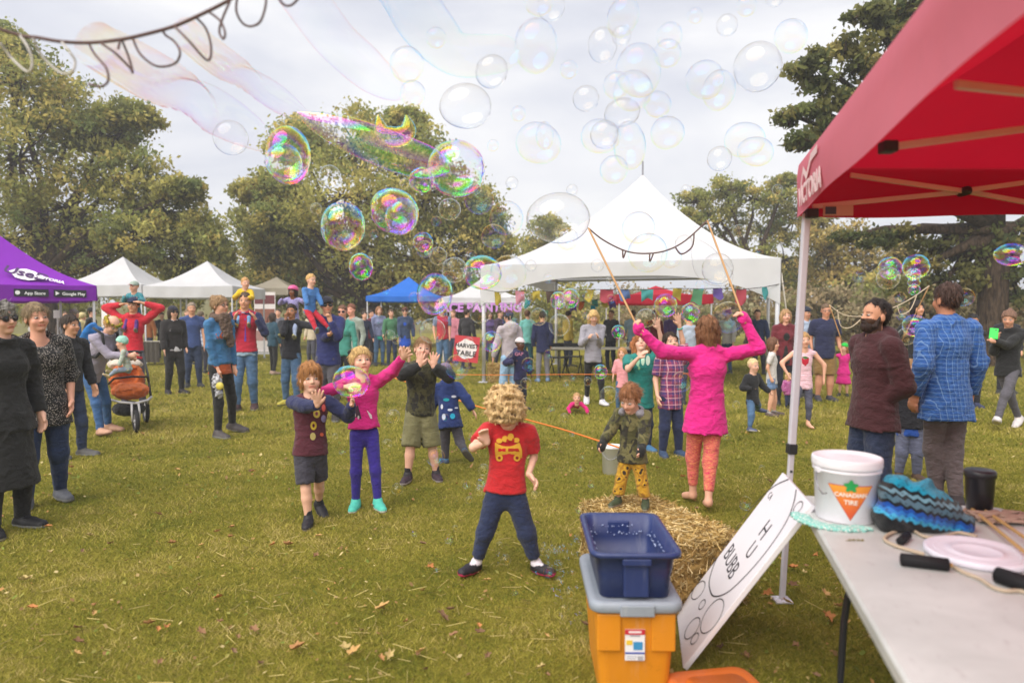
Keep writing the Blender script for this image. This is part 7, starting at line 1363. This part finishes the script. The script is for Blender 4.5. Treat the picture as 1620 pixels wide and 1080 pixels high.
wand('bubble_wand', 'two bamboo sticks with a sagging rope held by the pink woman', [(b_, tB), (a_, tA)], [L_, [AT(985, 396, Yw + .5), AT(986, 408, Yw + .5), AT(990, 397, Yw + .5)], [AT(1028, 401, Yw + .5), AT(1028, 414, Yw + .5), AT(1034, 400, Yw + .5)], [AT(1068, 390, Yw + .5), AT(1078, 402, Yw + .5), AT(1095, 390, Yw + .5), AT(1098, 370, Yw + .5)]], .0065, CORD)
Y2 = pwm['S'].y - .6
wand('bubble_wand', 'rope wand with pale strings held by the dark-haired woman', [(pwm['wrA'], AT(1470, 452, Y2)), (AT(1332, 540, Y2), AT(1312, 482, Y2))], [[AT(1312, 482, Y2), AT(1335, 498, Y2), AT(1370, 500, Y2), AT(1405, 490, Y2), AT(1440, 473, Y2), AT(1470, 452, Y2)], [AT(1325, 490, Y2), AT(1330, 515, Y2), AT(1345, 518, Y2), AT(1362, 505, Y2), AT(1366, 500, Y2)], [AT(1420, 485, Y2), AT(1425, 497, Y2), AT(1440, 490, Y2), AT(1450, 468, Y2)]], .007, paint('#cbb9a0', .8))
# foam on the grass
s = SDF(.012, .004); r = random.Random(5)
for cx, cy, n in ((872, 880, 26), (880, 905, 16), (890, 940, 10), (905, 870, 10), (800, 893, 5), (765, 770, 8), (895, 985, 6)):
    for i in range(n):
        p = G(cx + r.gauss(0, 9), cy + r.gauss(0, 9)); q = r.uniform(.008, .02)
        m = MB()
        s.P.append(('e', np.array((p.x, p.y, q + .02), np.float32), np.array((q,) * 3, np.float32), np.eye(3, dtype=np.float32), .002, 'u'))
P_ = [(q[1], float(q[2][0])) for q in s.P]; m = MB()
for c, q in P_:
    b = MB(); b.lathe([(max(1e-4, q * math.sin(math.pi * i / 8)), -q * math.cos(math.pi * i / 8)) for i in range(9)], 12, c); m.add(b.v, b.f)
o = m.build('soap_foam', BM[1], None, True); tag(o, 'cluster of tiny soap bubbles foaming in the grass', 'foam', kind='stuff')
# ---- fallen leaves
LM = []
for i, c in enumerate(('#a87c50', '#8d6a4c', '#b8935c', '#b5a06a', '#7d6048', '#b57a48')):
    r = random.Random(i); m = MB(); n = 16
    def edge(k): a = 2 * math.pi * k / n; l = .5 + .16 * math.cos(5 * a) + r.uniform(-.07, .07); return (math.cos(a) * l * 1.15, math.sin(a) * l * .8)
    E = [edge(k) for k in range(n)]; cz = [r.uniform(.0, .35) for _ in range(n)]
    m.add([(0, 0, 0)] + [(x * .5, y * .5, .05 + abs(y) * .3) for x, y in E] + [(x, y, .05 + abs(y) * .55 + cz[k] * .6) for k, (x, y) in enumerate(E)], [(0, 1 + k, 1 + (k + 1) % n) for k in range(n)] + [(1 + k, 1 + n + k, 1 + n + (k + 1) % n, 1 + (k + 1) % n) for k in range(n)]); m.tube([(-.55, 0, .05), (-.9, .06, .1)], .025, 4)
    me = m.mesh('fallen_leaf', True); me.materials.append(paint(c, .75, .3, .3)); LM.append(me)
r = random.Random(99); spots = [(470, 1035), (605, 970), (700, 985), (665, 1040), (770, 925), (455, 868), (40, 925), (80, 880), (235, 995), (150, 965), (1185, 1050), (1180, 1048), (1395, 952), (1310, 985), (1335, 958), (1305, 948), (1255, 905), (560, 1040), (365, 855), (1005, 815)]
while len(spots) < 150:
    y = 540 + 540 * r.random() ** .55; x = r.uniform(-10, 1630)
    if 935 < x < 1090 and y > 800: continue
    spots.append((x, y))
LK = [('the left edge', 40, 940), ('the maroon boy', 490, 830), ('the pink girl', 580, 800), ('the camouflage boy', 665, 760), ('the curly child', 800, 900), ('the orange bin', 930, 1030), ('the straw bale', 1090, 830), ('the bubble board', 1180, 1000), ('the table leg', 1330, 980), ('the plaid man', 1500, 780), ('the phone woman', 1590, 690), ('the denim jacket woman', 350, 690), ('the stroller', 210, 680), ('the bottom left corner', 120, 1060), ('the bottom centre', 500, 1050), ('the lower middle lawn', 680, 960), ('the crawling baby', 912, 650), ('the tent leg', 1237, 900), ('the left lawn', 250, 850), ('the red jacket man', 200, 600), ('the strawberry girl', 1270, 680), ('the striped woman', 940, 600), ('the far lawn', 600, 600)]
CN = ('tan', 'brown', 'ochre', 'straw-coloured', 'dark brown', 'orange-brown'); pick = [r.randrange(6) for _ in spots]; cl = {}
for i, (x, y) in enumerate(spots): cl.setdefault((min(range(len(LK)), key=lambda j: (LK[j][1] - x) ** 2 + 2 * (LK[j][2] - y) ** 2), pick[i]), []).append(i)
ll = {}
for (k, c), L in cl.items():
    L.sort(key=lambda i: spots[i][0])
    for n, i in enumerate(L): ll[i] = (f'{CN[c]} fallen leaf near {LK[k][0]}' + (f', {ORD[n]} from left' if len(L) > 1 else ' on the grass'))
for i, (x, y) in enumerate(spots):
    g = G(x, y); sz = r.uniform(.024, .046) * (1 if i >= 20 else 1.3); o = bpy.data.objects.new('fallen_leaf', LM[pick[i]]); COL.objects.link(o); o.location = (g.x, g.y, .022 + sz * .15); o.scale = (sz, sz, sz); o.rotation_euler = (r.uniform(-.5, .5), r.uniform(-.5, .5), r.uniform(0, 6.28))
    tag(o, ll[i], 'leaf', 'fallen leaves on the grass')
